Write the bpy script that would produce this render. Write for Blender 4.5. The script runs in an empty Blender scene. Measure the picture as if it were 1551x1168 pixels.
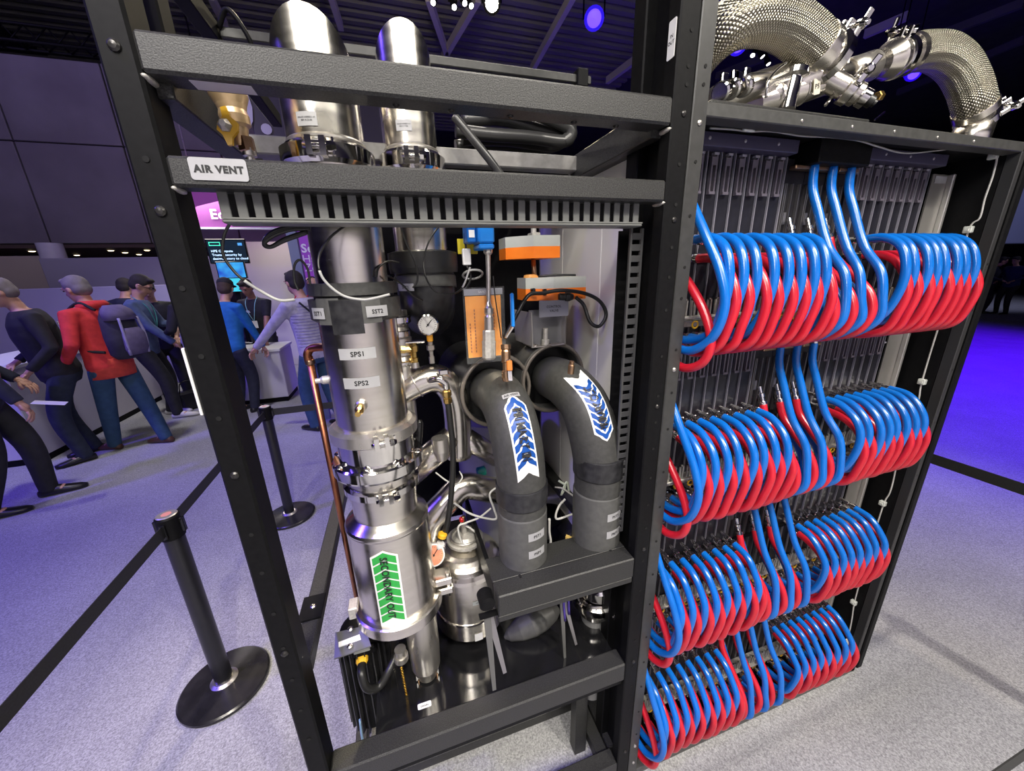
import bpy, math, random
import numpy as np
from mathutils import Matrix, Vector

SC = bpy.context.scene
COL = SC.collection
rnd = random.Random(7)
PI = math.pi

# ---------------------------------------------------------------- camera, world, lamps, exposure
F_PX, CX, CY = 557.633, 775.5, 584.0
CAM = np.array([0.0, -0.70, 1.7416])
R = np.array([[0.95325766, -0.300837, -0.02823003],
              [-0.11364978, -0.27040966, -0.95601378],
              [0.27997065, 0.91453579, -0.29196014]])
cam_data = bpy.data.cameras.new('camera')
cam_data.sensor_width = 36.0
cam_data.lens = 36.0 * F_PX / 1551.0
cam_data.clip_start = 0.02
cam_data.clip_end = 200
cam = bpy.data.objects.new('camera', cam_data)
COL.objects.link(cam)
mw = Matrix.Identity(4)
for i in range(3):
    mw[i][0] = R[0][i]
    mw[i][1] = -R[1][i]
    mw[i][2] = -R[2][i]
    mw[i][3] = CAM[i]
cam.matrix_world = mw
SC.camera = cam
SC.view_settings.view_transform = 'Standard'
SC.view_settings.look = 'None'
SC.view_settings.gamma = 1.0
SC.view_settings.use_curve_mapping = False
SC.view_settings.exposure = 0.0

world = bpy.data.worlds.new('world')
SC.world = world
world.use_nodes = True
world.node_tree.nodes['Background'].inputs[0].default_value = (0.40, 0.36, 0.52, 1)
world.node_tree.nodes['Background'].inputs[1].default_value = 0.06


def aim(o, target):
    d = Vector(target) - o.location
    o.rotation_euler = d.to_track_quat('-Z', 'Y').to_euler()


def lamp(kind, name, loc, target, power, color, size=0.3, size_y=None, angle=60, blend=0.5):
    d = bpy.data.lights.new(name, kind)
    d.energy = power
    d.color = color
    if kind == 'AREA':
        d.shape = 'RECTANGLE' if size_y else 'SQUARE'
        d.size = size
        if size_y:
            d.size_y = size_y
    else:
        d.shadow_soft_size = size
    if kind == 'SPOT':
        d.spot_size = math.radians(angle)
        d.spot_blend = blend
    o = bpy.data.objects.new(name, d)
    o.location = loc
    COL.objects.link(o)
    aim(o, target)
    return o


WARM = (1.0, 0.93, 0.82)
# white stage spots on the trusses in front of the stand
lamp('SPOT', 'stage_or_fill_spot', (2.9, -4.4, 6.2), (1.9, -0.4, 0.3), 1150, WARM, 0.12, angle=50, blend=0.7)
lamp('SPOT', 'stage_or_fill_spot', (0.5, -3.6, 6.4), (0.3, 0.1, 1.2), 760, WARM, 0.12, angle=34, blend=0.7)
lamp('SPOT', 'stage_or_fill_spot', (-1.8, -3.2, 6.4), (-0.5, 0.4, 0.6), 420, WARM, 0.12, angle=44, blend=0.9)
# added area lights, unseen: fill for the rack and highlights on the steel
lamp('AREA', 'fill_area', (0.8, -1.7, 3.4), (0.4, 0.3, 1.2), 42, (1.0, 0.96, 0.88), 2.4, 0.30)
lamp('AREA', 'fill_area', (-0.8, -1.5, 3.3), (0.1, 0.3, 1.3), 46, (1.0, 0.96, 0.90), 0.25, 1.2)
lamp('AREA', 'fill_area', (0.9, 1.6, 4.6), (0.8, 0.4, 1.9), 34, WARM, 1.6, 0.5)
# the warm lamp that shines from behind the stand
lamp('SPOT', 'stage_or_fill_spot', (0.55, 5.0, 6.6), (0.2, 0.2, 1.5), 900, (1.0, 0.85, 0.6), 0.12, angle=40)
# blue and violet washes on the carpet and the back of the hall
lamp('SPOT', 'blue_wash', (-6.5, 0.6, 6.0), (-3.0, 3.2, 0.0), 1500, (0.13, 0.07, 1.0), 0.3, angle=85, blend=0.9)
lamp('SPOT', 'blue_wash', (-3.2, -1.5, 6.5), (-1.9, 1.4, 0.0), 820, (0.20, 0.13, 1.0), 0.3, angle=64, blend=1.0)
lamp('SPOT', 'blue_wash', (9.5, 1.2, 6.5), (8.3, 4.4, 0.0), 6000, (0.075, 0.0, 1.0), 0.3, angle=104, blend=0.5)
lamp('SPOT', 'violet_wash', (-5.0, 4.2, 7.0), (-5.2, 9.0, 3.4), 300, (0.45, 0.34, 1.0), 0.4, angle=100, blend=0.8)
lamp('SPOT', 'stage_or_fill_spot', (-2.4, 2.6, 6.5), (-2.6, 5.2, 0.9), 620, (0.97, 0.93, 1.0), 0.2, angle=56, blend=0.8)
lamp('SPOT', 'stage_or_fill_spot', (-1.5, -3.5, 6.5), (-0.8, -4.9, 1.2), 1800, (0.95, 0.9, 1.0), 0.3, angle=100, blend=0.8)  # added spot: lights the unseen wall that the steel pipes mirror
lamp('SPOT', 'stage_or_fill_spot', (2.8, -3.0, 6.5), (2.8, -4.9, 1.2), 1800, (1.0, 0.94, 0.84), 0.3, angle=100, blend=0.8)  # second added spot on that wall, for reflections and fill
lamp('AREA', 'fill_area', (-2.5, 7.0, 3.0), (-1.9, 6.0, 0.8), 50, (1.0, 0.93, 0.85), 1.6, 0.4)  # added fill light to brighten the white counter
lamp('SPOT', 'stage_or_fill_spot', (0.7, 5.2, 6.4), (0.9, 9.0, 8.5), 150, (1.0, 0.86, 0.62), 0.2, angle=130, blend=1.0)  # added uplight, stands in for the warm lamp's glow on the ceiling
lamp('SPOT', 'stage_or_fill_spot', (21.0, 1.0, 6.5), (22.0, 8.2, 3.4), 1500, (0.6, 0.62, 1.0), 0.3, angle=70, blend=0.8)  # added spot to brighten the far slate partition

# ---------------------------------------------------------------- pixel helpers (photo frame 1551 x 1168)


def ray(u, v):
    return R.T @ np.array([(u - CX) / F_PX, (v - CY) / F_PX, 1.0])


def P(u, v, Y):
    """Point of the plane at depth Y seen at pixel (u, v)."""
    d = ray(u, v)
    return CAM + d * ((Y - CAM[1]) / d[1])


def PZ(u, v, z):
    """Point of the level z seen at pixel (u, v)."""
    d = ray(u, v)
    return CAM + d * ((z - CAM[2]) / d[2])


def PX(u, v, x):
    d = ray(u, v)
    return CAM + d * ((x - CAM[0]) / d[0])


def proj(p):
    q = R @ (np.array(p, float) - CAM)
    return q[0] / q[2] * F_PX + CX, q[1] / q[2] * F_PX + CY


def zat(v, x, y):
    """Height at which the vertical line (x, y) crosses pixel row v."""
    lo, hi = -1.0, 4.0
    for _ in range(40):
        m = (lo + hi) / 2
        if proj((x, y, m))[1] > v:
            lo = m
        else:
            hi = m
    return (lo + hi) / 2


# ---------------------------------------------------------------- materials
MATS = {}


def mat(name, color, rough=0.5, metal=0.0, speck=None, bump=0.0, scale=60.0, emit=None, power=1.0,
        stretch=None, coat=0.0, trans=0.0, spec=None, detail=4.0, two=None, roughvar=0.0, alpha=None):
    if name in MATS:
        return MATS[name]
    m = bpy.data.materials.new(name)
    m.use_nodes = True
    nt = m.node_tree
    b = nt.nodes['Principled BSDF']
    b.inputs['Base Color'].default_value = (*color, 1)
    b.inputs['Roughness'].default_value = rough
    b.inputs['Metallic'].default_value = metal
    if coat:
        b.inputs['Coat Weight'].default_value = coat
        b.inputs['Coat Roughness'].default_value = 0.1
    if trans:
        b.inputs['Transmission Weight'].default_value = trans
    if spec is not None:
        b.inputs['Specular IOR Level'].default_value = spec
    if alpha is not None:
        b.inputs['Alpha'].default_value = alpha
    if emit:
        b.inputs['Emission Color'].default_value = (*emit, 1)
        b.inputs['Emission Strength'].default_value = power
    if speck or bump or roughvar:
        tc = nt.nodes.new('ShaderNodeTexCoord')
        mp = nt.nodes.new('ShaderNodeMapping')
        if stretch:
            mp.inputs['Scale'].default_value = stretch
        nz = nt.nodes.new('ShaderNodeTexNoise')
        nz.inputs['Scale'].default_value = scale
        nz.inputs['Detail'].default_value = detail
        nt.links.new(tc.outputs['Object'], mp.inputs['Vector'])
        nt.links.new(mp.outputs['Vector'], nz.inputs['Vector'])
        if speck:
            rp = nt.nodes.new('ShaderNodeValToRGB')
            rp.color_ramp.elements[0].position = 0.36
            rp.color_ramp.elements[1].position = 0.66
            rp.color_ramp.elements[0].color = (*color, 1)
            rp.color_ramp.elements[1].color = (*speck, 1)
            nt.links.new(nz.outputs['Fac'], rp.inputs['Fac'])
            nt.links.new(rp.outputs['Color'], b.inputs['Base Color'])
        if roughvar:
            mr = nt.nodes.new('ShaderNodeMapRange')
            mr.inputs['To Min'].default_value = max(0.02, rough - roughvar)
            mr.inputs['To Max'].default_value = rough + roughvar
            nt.links.new(nz.outputs['Fac'], mr.inputs['Value'])
            nt.links.new(mr.outputs['Result'], b.inputs['Roughness'])
        if bump:
            bp = nt.nodes.new('ShaderNodeBump')
            bp.inputs['Strength'].default_value = bump
            bp.inputs['Distance'].default_value = 0.002
            nt.links.new(nz.outputs['Fac'], bp.inputs['Height'])
            nt.links.new(bp.outputs['Normal'], b.inputs['Normal'])
    MATS[name] = m
    return m


BLACK = mat('black_powder_coat', (0.008, 0.008, 0.008), 0.45, 0.0, speck=(0.040, 0.040, 0.038), bump=0.2, scale=480, detail=2)
BLACKS = mat('black_smooth_paint', (0.0045, 0.0045, 0.005), 0.5, 0.0, speck=(0.0065, 0.0065, 0.007), scale=90, spec=0.12)
BLACKG = mat('black_gloss', (0.008, 0.008, 0.009), 0.12, 0.0)
FOAM = mat('black_foam', (0.040, 0.040, 0.038), 0.5, 0.0, speck=(0.054, 0.054, 0.051), bump=0.2, scale=90)
FOAMT = mat('foam_tape', (0.012, 0.012, 0.014), 0.35, 0.0, speck=(0.028, 0.028, 0.03), scale=60)
FOAML = mat('grey_foam', (0.075, 0.075, 0.072), 0.5, 0.0, speck=(0.092, 0.092, 0.088), bump=0.2, scale=60)
STEEL = mat('brushed_steel', (0.74, 0.70, 0.63), 0.24, 1.0, speck=(0.80, 0.76, 0.69), scale=7, stretch=(1, 1, 14), roughvar=0.07)
STEELD = mat('satin_steel', (0.60, 0.57, 0.52), 0.30, 0.9, speck=(0.68, 0.65, 0.60), scale=9, stretch=(6, 6, 1), roughvar=0.08)
CHROME = mat('polished_steel', (0.74, 0.72, 0.69), 0.10, 1.0, speck=(0.80, 0.78, 0.75), scale=20, roughvar=0.04)
CAST = mat('cast_steel', (0.48, 0.46, 0.42), 0.4, 0.5, speck=(0.6, 0.58, 0.53), scale=150, bump=0.2)
BRASS = mat('brass', (0.72, 0.47, 0.14), 0.25, 1.0, speck=(0.78, 0.55, 0.2), scale=60)
BRONZE = mat('bronze', (0.42, 0.26, 0.15), 0.33, 1.0, speck=(0.5, 0.32, 0.2), scale=60)
COPPER = mat('copper', (0.42, 0.16, 0.08), 0.35, 1.0, speck=(0.5, 0.2, 0.1), scale=30)
GREYP = mat('grey_plastic', (0.115, 0.118, 0.113), 0.45, 0.0, speck=(0.13, 0.133, 0.128), scale=40)
LABEL = mat('label_grey', (0.33, 0.33, 0.34), 0.45, 0.0, speck=(0.36, 0.36, 0.37), scale=30)
WHITE = mat('white_paint', (0.72, 0.72, 0.72), 0.45, 0.0, speck=(0.75, 0.75, 0.75), scale=20)
PAPER = mat('white_sticker', (0.80, 0.80, 0.79), 0.4)
INK = mat('black_ink', (0.01, 0.01, 0.01), 0.5)
YELLOW = mat('yellow_enamel', (0.75, 0.42, 0.02), 0.35, 0.0, speck=(0.8, 0.47, 0.03), scale=30)
ORANGE = mat('orange_plastic', (0.90, 0.20, 0.015), 0.4, 0.0, speck=(0.93, 0.23, 0.02), scale=30)
ORANGES = mat('orange_sheet', (0.95, 0.35, 0.03), 0.45, 0.0, speck=(0.97, 0.38, 0.04), scale=30)
LGREY = mat('light_grey_plastic', (0.42, 0.44, 0.40), 0.45, 0.0, speck=(0.45, 0.47, 0.43), scale=30)
BLUEP = mat('blue_plastic', (0.01, 0.20, 0.68), 0.35, 0.0, speck=(0.015, 0.23, 0.72), scale=30)
STICKB = mat('blue_sticker', (0.002, 0.062, 0.30), 0.4)
STICKG = mat('green_sticker', (0.03, 0.36, 0.06), 0.4)
HBLUE = mat('blue_hose_rubber', (0.003, 0.125, 0.50), 0.24, 0.0, speck=(0.004, 0.138, 0.54), scale=25, coat=0.25)
HRED = mat('red_hose_rubber', (0.50, 0.010, 0.024), 0.28, 0.0, speck=(0.56, 0.013, 0.030), scale=25, coat=0.2)
RUBBER = mat('black_rubber', (0.012, 0.012, 0.012), 0.4)
CABLEW = mat('white_cable', (0.62, 0.61, 0.58), 0.4)
TEAL = mat('teal_plastic', (0.01, 0.16, 0.13), 0.4)
RED = mat('red_plastic', (0.6, 0.015, 0.02), 0.35)
NAVY = mat('dark_blade_face', (0.012, 0.012, 0.018), 0.33, 0.3, speck=(0.018, 0.018, 0.026), scale=30)
SEAM = mat('blade_edge_grey', (0.29, 0.28, 0.33), 0.4, 0.2)
LATCH = mat('latch_grey', (0.13, 0.115, 0.145), 0.4, 0.2)
CLEAR = mat('clear_acrylic', (0.9, 0.92, 0.93), 0.05, 0.0, alpha=0.04)
GOLD = mat('gold_chain', (0.8, 0.5, 0.08), 0.25, 1.0)
DIAL = mat('gauge_dial', (0.75, 0.74, 0.70), 0.4)
DIALR = mat('red_gauge_dial', (0.75, 0.25, 0.14), 0.4, 0.0, speck=(0.80, 0.34, 0.2), scale=40)


def carpet_material():
    m = bpy.data.materials.new('grey_carpet')
    m.use_nodes = True
    nt = m.node_tree
    b = nt.nodes['Principled BSDF']
    b.inputs['Roughness'].default_value = 0.95
    b.inputs['Specular IOR Level'].default_value = 0.1
    tc = nt.nodes.new('ShaderNodeTexCoord')
    n1 = nt.nodes.new('ShaderNodeTexNoise')
    n1.inputs['Scale'].default_value = 170
    n1.inputs['Detail'].default_value = 5
    n1.inputs['Roughness'].default_value = 0.65
    n2 = nt.nodes.new('ShaderNodeTexNoise')
    n2.inputs['Scale'].default_value = 2.2
    n2.inputs['Detail'].default_value = 3
    nt.links.new(tc.outputs['Object'], n1.inputs['Vector'])
    nt.links.new(tc.outputs['Object'], n2.inputs['Vector'])
    rp = nt.nodes.new('ShaderNodeValToRGB')
    rp.color_ramp.elements[0].position = 0.33
    rp.color_ramp.elements[1].position = 0.68
    rp.color_ramp.elements[0].color = (0.20, 0.20, 0.205, 1)
    rp.color_ramp.elements[1].color = (0.50, 0.50, 0.50, 1)
    nt.links.new(n1.outputs['Fac'], rp.inputs['Fac'])
    rp2 = nt.nodes.new('ShaderNodeValToRGB')
    rp2.color_ramp.elements[0].position = 0.3
    rp2.color_ramp.elements[1].position = 0.7
    rp2.color_ramp.elements[0].color = (0.86, 0.86, 0.86, 1)
    rp2.color_ramp.elements[1].color = (1.0, 1.0, 1.0, 1)
    nt.links.new(n2.outputs['Fac'], rp2.inputs['Fac'])
    mx = nt.nodes.new('ShaderNodeMix')
    mx.data_type = 'RGBA'
    mx.blend_type = 'MULTIPLY'
    mx.inputs[0].default_value = 1.0
    nt.links.new(rp.outputs['Color'], mx.inputs[6])
    nt.links.new(rp2.outputs['Color'], mx.inputs[7])
    nt.links.new(mx.outputs[2], b.inputs['Base Color'])
    bp = nt.nodes.new('ShaderNodeBump')
    bp.inputs['Strength'].default_value = 0.6
    bp.inputs['Distance'].default_value = 0.004
    nt.links.new(n1.outputs['Fac'], bp.inputs['Height'])
    nt.links.new(bp.outputs['Normal'], b.inputs['Normal'])
    return m


CARPET = carpet_material()


def braid_material():
    m = bpy.data.materials.new('steel_braid')
    m.use_nodes = True
    nt = m.node_tree
    b = nt.nodes['Principled BSDF']
    b.inputs['Metallic'].default_value = 1.0
    b.inputs['Roughness'].default_value = 0.3
    tc = nt.nodes.new('ShaderNodeTexCoord')
    out = []
    for s in (1, -1):
        mp = nt.nodes.new('ShaderNodeMapping')
        mp.inputs['Scale'].default_value = (300, 70 * s, 1)
        wv = nt.nodes.new('ShaderNodeTexWave')
        wv.bands_direction = 'DIAGONAL'
        wv.inputs['Scale'].default_value = 0.32
        nt.links.new(tc.outputs['UV'], mp.inputs['Vector'])
        nt.links.new(mp.outputs['Vector'], wv.inputs['Vector'])
        out.append(wv)
    mx = nt.nodes.new('ShaderNodeMath')
    mx.operation = 'MULTIPLY'
    nt.links.new(out[0].outputs['Fac'], mx.inputs[0])
    nt.links.new(out[1].outputs['Fac'], mx.inputs[1])
    rp = nt.nodes.new('ShaderNodeValToRGB')
    rp.color_ramp.elements[0].color = (0.22, 0.20, 0.15, 1)
    rp.color_ramp.elements[1].color = (0.80, 0.76, 0.64, 1)
    rp.color_ramp.elements[1].position = 0.6
    nt.links.new(mx.outputs[0], rp.inputs['Fac'])
    nt.links.new(rp.outputs['Color'], b.inputs['Base Color'])
    bp = nt.nodes.new('ShaderNodeBump')
    bp.inputs['Strength'].default_value = 0.7
    bp.inputs['Distance'].default_value = 0.003
    nt.links.new(mx.outputs[0], bp.inputs['Height'])
    nt.links.new(bp.outputs['Normal'], b.inputs['Normal'])
    return m


BRAID = braid_material()

# ---------------------------------------------------------------- mesh building


def nrm(v):
    v = np.array(v, float)
    n = np.linalg.norm(v)
    return v / n if n > 1e-12 else v


def perp(d):
    d = nrm(d)
    a = np.array([0, 0, 1.0]) if abs(d[2]) < 0.9 else np.array([1.0, 0, 0])
    x = nrm(np.cross(a, d))
    return x, np.cross(d, x)


def spline(pts, n=8):
    """Catmull-Rom through the points."""
    p = [np.array(q, float) for q in pts]
    p = [2 * p[0] - p[1]] + p + [2 * p[-1] - p[-2]]
    out = []
    for i in range(1, len(p) - 2):
        for k in range(n):
            t = k / n
            out.append(0.5 * (2 * p[i] + (p[i + 1] - p[i - 1]) * t + (2 * p[i - 1] - 5 * p[i] + 4 * p[i + 1] - p[i + 2]) * t * t
                              + (3 * p[i] - p[i - 1] - 3 * p[i + 1] + p[i + 2]) * t ** 3))
    out.append(p[-2])
    return out


def fillet(pts, r, n=8):
    """Polyline with its corners rounded by radius r."""
    p = [np.array(q, float) for q in pts]
    out = [p[0]]
    for i in range(1, len(p) - 1):
        a, b = nrm(p[i - 1] - p[i]), nrm(p[i + 1] - p[i])
        ang = math.acos(max(-1, min(1, float(a @ b))))
        if ang > PI - 0.02:
            out.append(p[i])
            continue
        L = min(r / math.tan(ang / 2), 0.49 * np.linalg.norm(p[i - 1] - p[i]), 0.49 * np.linalg.norm(p[i + 1] - p[i]))
        rr = L * math.tan(ang / 2)
        bis = nrm(a + b)
        c = p[i] + bis * (rr / math.sin(ang / 2))
        s, e = p[i] + a * L, p[i] + b * L
        va, vb = s - c, e - c
        th = math.acos(max(-1, min(1, float(nrm(va) @ nrm(vb)))))
        for k in range(n + 1):
            t = k / n
            out.append(c + (math.sin((1 - t) * th) * va + math.sin(t * th) * vb) / math.sin(th))
    out.append(p[-1])
    return out


def frames(path):
    p = np.array(path)
    T = np.zeros_like(p)
    T[1:-1] = p[2:] - p[:-2]
    T[0] = p[1] - p[0]
    T[-1] = p[-1] - p[-2]
    T = T / np.maximum(np.linalg.norm(T, axis=1, keepdims=True), 1e-9)
    x, _ = perp(T[0])
    X, Y = [], []
    for t in T:
        x = nrm(x - t * (x @ t))
        X.append(x)
        Y.append(np.cross(t, x))
    return p, T, np.array(X), np.array(Y)


class M:
    def __init__(s):
        s.v, s.f, s.sm, s.uv = [], [], [], {}

    def add(s, v, f, smooth=False):
        o = len(s.v)
        s.v.extend([tuple(map(float, q)) for q in v])
        for q in f:
            s.f.append(tuple(i + o for i in q))
            s.sm.append(smooth)
        return s

    def box(s, a, b, c=0.0):
        """Axis aligned box with chamfer c."""
        x0, y0, z0 = [min(p, q) for p, q in zip(a, b)]
        x1, y1, z1 = [max(p, q) for p, q in zip(a, b)]
        if c <= 0:
            v = [(x, y, z) for z in (z0, z1) for y in (y0, y1) for x in (x0, x1)]
            return s.add(v, [(0, 2, 3, 1), (4, 5, 7, 6), (0, 1, 5, 4), (2, 6, 7, 3), (0, 4, 6, 2), (1, 3, 7, 5)])
        c = min(c, (x1 - x0) * .45, (y1 - y0) * .45, (z1 - z0) * .45)
        v, idx = [], {}
        for X, sx in ((x0, 1), (x1, -1)):
            for Y, sy in ((y0, 1), (y1, -1)):
                for Z, sz in ((z0, 1), (z1, -1)):
                    k = (sx, sy, sz)
                    idx[k + (0,)] = len(v); v.append((X, Y + sy * c, Z + sz * c))
                    idx[k + (1,)] = len(v); v.append((X + sx * c, Y, Z + sz * c))
                    idx[k + (2,)] = len(v); v.append((X + sx * c, Y + sy * c, Z))
        f = []
        g = lambda a, b, cc, n: idx[(a, b, cc, n)]
        for a in (1, -1):
            f.append((g(a, 1, 1, 0), g(a, 1, -1, 0), g(a, -1, -1, 0), g(a, -1, 1, 0)))
            f.append((g(1, a, 1, 1), g(1, a, -1, 1), g(-1, a, -1, 1), g(-1, a, 1, 1)))
            f.append((g(1, 1, a, 2), g(1, -1, a, 2), g(-1, -1, a, 2), g(-1, 1, a, 2)))
            for b2 in (1, -1):
                f.append((g(a, b2, 1, 0), g(a, b2, -1, 0), g(a, b2, -1, 1), g(a, b2, 1, 1)))
                f.append((g(a, 1, b2, 0), g(a, -1, b2, 0), g(a, -1, b2, 2), g(a, 1, b2, 2)))
                f.append((g(1, a, b2, 1), g(-1, a, b2, 1), g(-1, a, b2, 2), g(1, a, b2, 2)))
                for d in (1, -1):
                    f.append((g(a, b2, d, 0), g(a, b2, d, 1), g(a, b2, d, 2)))
        return s.add(v, f)

    def bar(s, p0, p1, w, h, up=(0, 0, 1), c=0.0):
        """Square bar from p0 to p1."""
        p0, p1 = np.array(p0, float), np.array(p1, float)
        d = nrm(p1 - p0)
        x = nrm(np.cross(d, np.array(up, float)))
        z = np.cross(x, d)
        L = np.linalg.norm(p1 - p0)
        t = M().box((-w / 2, 0, -h / 2), (w / 2, L, h / 2), c)
        v = [p0 + x * a + d * b + z * e for a, b, e in t.v]
        return s.add(v, t.f)

    def tube(s, path, r, n=14, caps=True, uv=False, smooth=True, lobes=0):
        p, T, X, Y = frames(path)
        rr = np.broadcast_to(np.array(r, float), (len(p),))
        o = len(s.v)
        ang = [2 * PI * k / n for k in range(n)]
        for i in range(len(p)):
            for a in ang:
                q = p[i] + (X[i] * math.cos(a) + Y[i] * math.sin(a)) * rr[i] * (1 + 0.022 * math.cos(lobes * a) if lobes else 1)
                s.v.append(tuple(map(float, q)))
        L = np.concatenate([[0], np.cumsum(np.linalg.norm(p[1:] - p[:-1], axis=1))])
        for i in range(len(p) - 1):
            for k in range(n):
                k2 = (k + 1) % n
                s.f.append((o + i * n + k, o + i * n + k2, o + (i + 1) * n + k2, o + (i + 1) * n + k))
                s.sm.append(smooth)
                if uv:
                    s.uv[len(s.f) - 1] = [(L[i], k / n), (L[i], (k + 1) / n), (L[i + 1], (k + 1) / n), (L[i + 1], k / n)]
        if caps:
            s.f.append(tuple(o + k for k in reversed(range(n)))); s.sm.append(False)
            e = o + (len(p) - 1) * n
            s.f.append(tuple(e + k for k in range(n))); s.sm.append(False)
        return s

    def cyl(s, p0, p1, r0, r1=None, n=20):
        return s.tube([p0, p1], [r0, r0 if r1 is None else r1], n)

    def lathe(s, origin, axis, prof, n=28, smooth=True, flat=()):
        """Profile [(r, t)] turned about the axis; sharp where two points share a spot."""
        o = np.array(origin, float)
        d = nrm(axis)
        x, y = perp(d)
        for a, b in zip(prof[:-1], prof[1:]):
            if a == b:
                continue
            v = []
            for r, t in (a, b):
                for k in range(n):
                    q = 2 * PI * k / n
                    v.append(o + d * t + (x * math.cos(q) + y * math.sin(q)) * max(r, 1e-5))
            s.add(v, [(k, (k + 1) % n, n + (k + 1) % n, n + k) for k in range(n)], smooth)
        for (r, t), rev in ((prof[0], True), (prof[-1], False)):
            if r > 1e-4:
                v = [o + d * t + (x * math.cos(2 * PI * k / n) + y * math.sin(2 * PI * k / n)) * r for k in range(n)]
                s.add(v, [tuple(reversed(range(n))) if rev else tuple(range(n))])
        return s

    def ball(s, c, r, nu=16, nv=10):
        rx, ry, rz = (r, r, r) if np.isscalar(r) else r
        v = [(c[0], c[1], c[2] - rz)]
        for j in range(1, nv):
            a = -PI / 2 + PI * j / nv
            for k in range(nu):
                b = 2 * PI * k / nu
                v.append((c[0] + rx * math.cos(a) * math.cos(b), c[1] + ry * math.cos(a) * math.sin(b), c[2] + rz * math.sin(a)))
        v.append((c[0], c[1], c[2] + rz))
        f = [(0, 1 + (k + 1) % nu, 1 + k) for k in range(nu)]
        for j in range(nv - 2):
            for k in range(nu):
                a, b = 1 + j * nu + k, 1 + j * nu + (k + 1) % nu
                f.append((a, b, b + nu, a + nu))
        e = len(v) - 1
        f += [(e, e - nu + k, e - nu + (k + 1) % nu) for k in range(nu)]
        return s.add(v, f, True)

    def torus(s, c, axis, R0, r, n=28, m=8):
        x, y = perp(axis)
        path = [np.array(c, float) + (x * math.cos(2 * PI * k / n) + y * math.sin(2 * PI * k / n)) * R0 for k in range(n)]
        d = nrm(axis)
        v = []
        for k in range(n):
            rad = nrm(path[k] - np.array(c, float))
            for j in range(m):
                a = 2 * PI * j / m
                v.append(path[k] + rad * math.cos(a) * r + d * math.sin(a) * r)
        f = [(k * m + j, ((k + 1) % n) * m + j, ((k + 1) % n) * m + (j + 1) % m, k * m + (j + 1) % m) for k in range(n) for j in range(m)]
        return s.add(v, f, True)

    def prism(s, poly, d):
        """Polygon (3-D points in a plane) pushed along vector d."""
        n = len(poly)
        d = np.array(d, float)
        v = [np.array(q, float) for q in poly] + [np.array(q, float) + d for q in poly]
        f = [tuple(reversed(range(n))), tuple(range(n, 2 * n))] + [(k, (k + 1) % n, n + (k + 1) % n, n + k) for k in range(n)]
        return s.add(v, f)


ORG = {}


def obj(name, mb, material, parent=None, loc=None):
    me = bpy.data.meshes.new(name)
    v = np.array(mb.v, float)
    if parent is not None:
        o0 = ORG[parent.name]
    elif loc is not None:
        o0 = np.array(loc, float)
    else:
        o0 = np.array([(v[:, 0].min() + v[:, 0].max()) / 2, (v[:, 1].min() + v[:, 1].max()) / 2, v[:, 2].min()])
    me.from_pydata((v - o0).tolist(), [], mb.f)
    me.polygons.foreach_set('use_smooth', mb.sm)
    if mb.uv:
        uvl = me.uv_layers.new(name='UVMap')
        for fi, uvs in mb.uv.items():
            ls = me.polygons[fi].loop_start
            for k, q in enumerate(uvs):
                uvl.data[ls + k].uv = q
    me.materials.append(material)
    me.update()
    ob = bpy.data.objects.new(name, me)
    COL.objects.link(ob)
    if parent is not None:
        ob.parent = parent
    else:
        ob.location = o0
    ORG[ob.name] = o0
    return ob


def tag(o, label=None, cat=None, group=None, kind=None):
    if label:
        o['label'] = label
    if cat:
        o['category'] = cat
    if group:
        o['group'] = group
    if kind:
        o['kind'] = kind
    return o


def thing(name, label, cat, loc=(0, 0, 0), group=None):
    o = bpy.data.objects.new(name, None)
    o.empty_display_size = 0.05
    COL.objects.link(o)
    o.location = loc
    ORG[o.name] = np.array(loc, float)
    return tag(o, label, cat, group)


def struct(name, mb, material, parent=None):
    o = obj(name, mb, material, parent)
    o['kind'] = 'structure'
    return o


def dup(root, loc, label, group=None):
    r = root.copy()
    COL.objects.link(r)
    r.location = loc
    r['label'] = label
    if group:
        r['group'] = group
    for ch in list(root.children):
        c = ch.copy()
        COL.objects.link(c)
        c.parent = r
        for g in ch.children:
            d = g.copy()
            COL.objects.link(d)
            d.parent = c
    return r


# ---------------------------------------------------------------- writing
TXT = {}


def text2d(body, size, bold=0.012):
    """Flat triangles of the words, centred on the origin: (verts2d, faces)."""
    key = (body, round(size, 5), bold)
    if key in TXT:
        return TXT[key]
    cu = bpy.data.curves.new('lettering', 'FONT')
    cu.body = body
    cu.size = size
    cu.align_x = 'CENTER'
    cu.align_y = 'CENTER'
    cu.resolution_u = 3
    cu.offset = bold * size
    cu.space_character = 1.0 + bold * 2.5
    ob = bpy.data.objects.new('lettering', cu)
    COL.objects.link(ob)
    dg = bpy.context.evaluated_depsgraph_get()
    me = ob.evaluated_get(dg).to_mesh()
    v = np.array([q.co[:] for q in me.vertices])
    f = [tuple(p.vertices) for p in me.polygons]
    ob.evaluated_get(dg).to_mesh_clear()
    bpy.data.objects.remove(ob)
    bpy.data.curves.remove(cu)
    if len(v):
        c = (v.min(0) + v.max(0)) / 2
        v = v - c
    TXT[key] = (v[:, :2], f)
    return TXT[key]


def flat_text(name, body, size, center, ux, uy, material, parent, bold=0.012, sx=1.0):
    v, f = text2d(body, size, bold)
    c, ux, uy = np.array(center, float), nrm(ux), nrm(uy)
    return obj(name, M().add([c + ux * a * sx + uy * b for a, b in v], f), material, parent)


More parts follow.
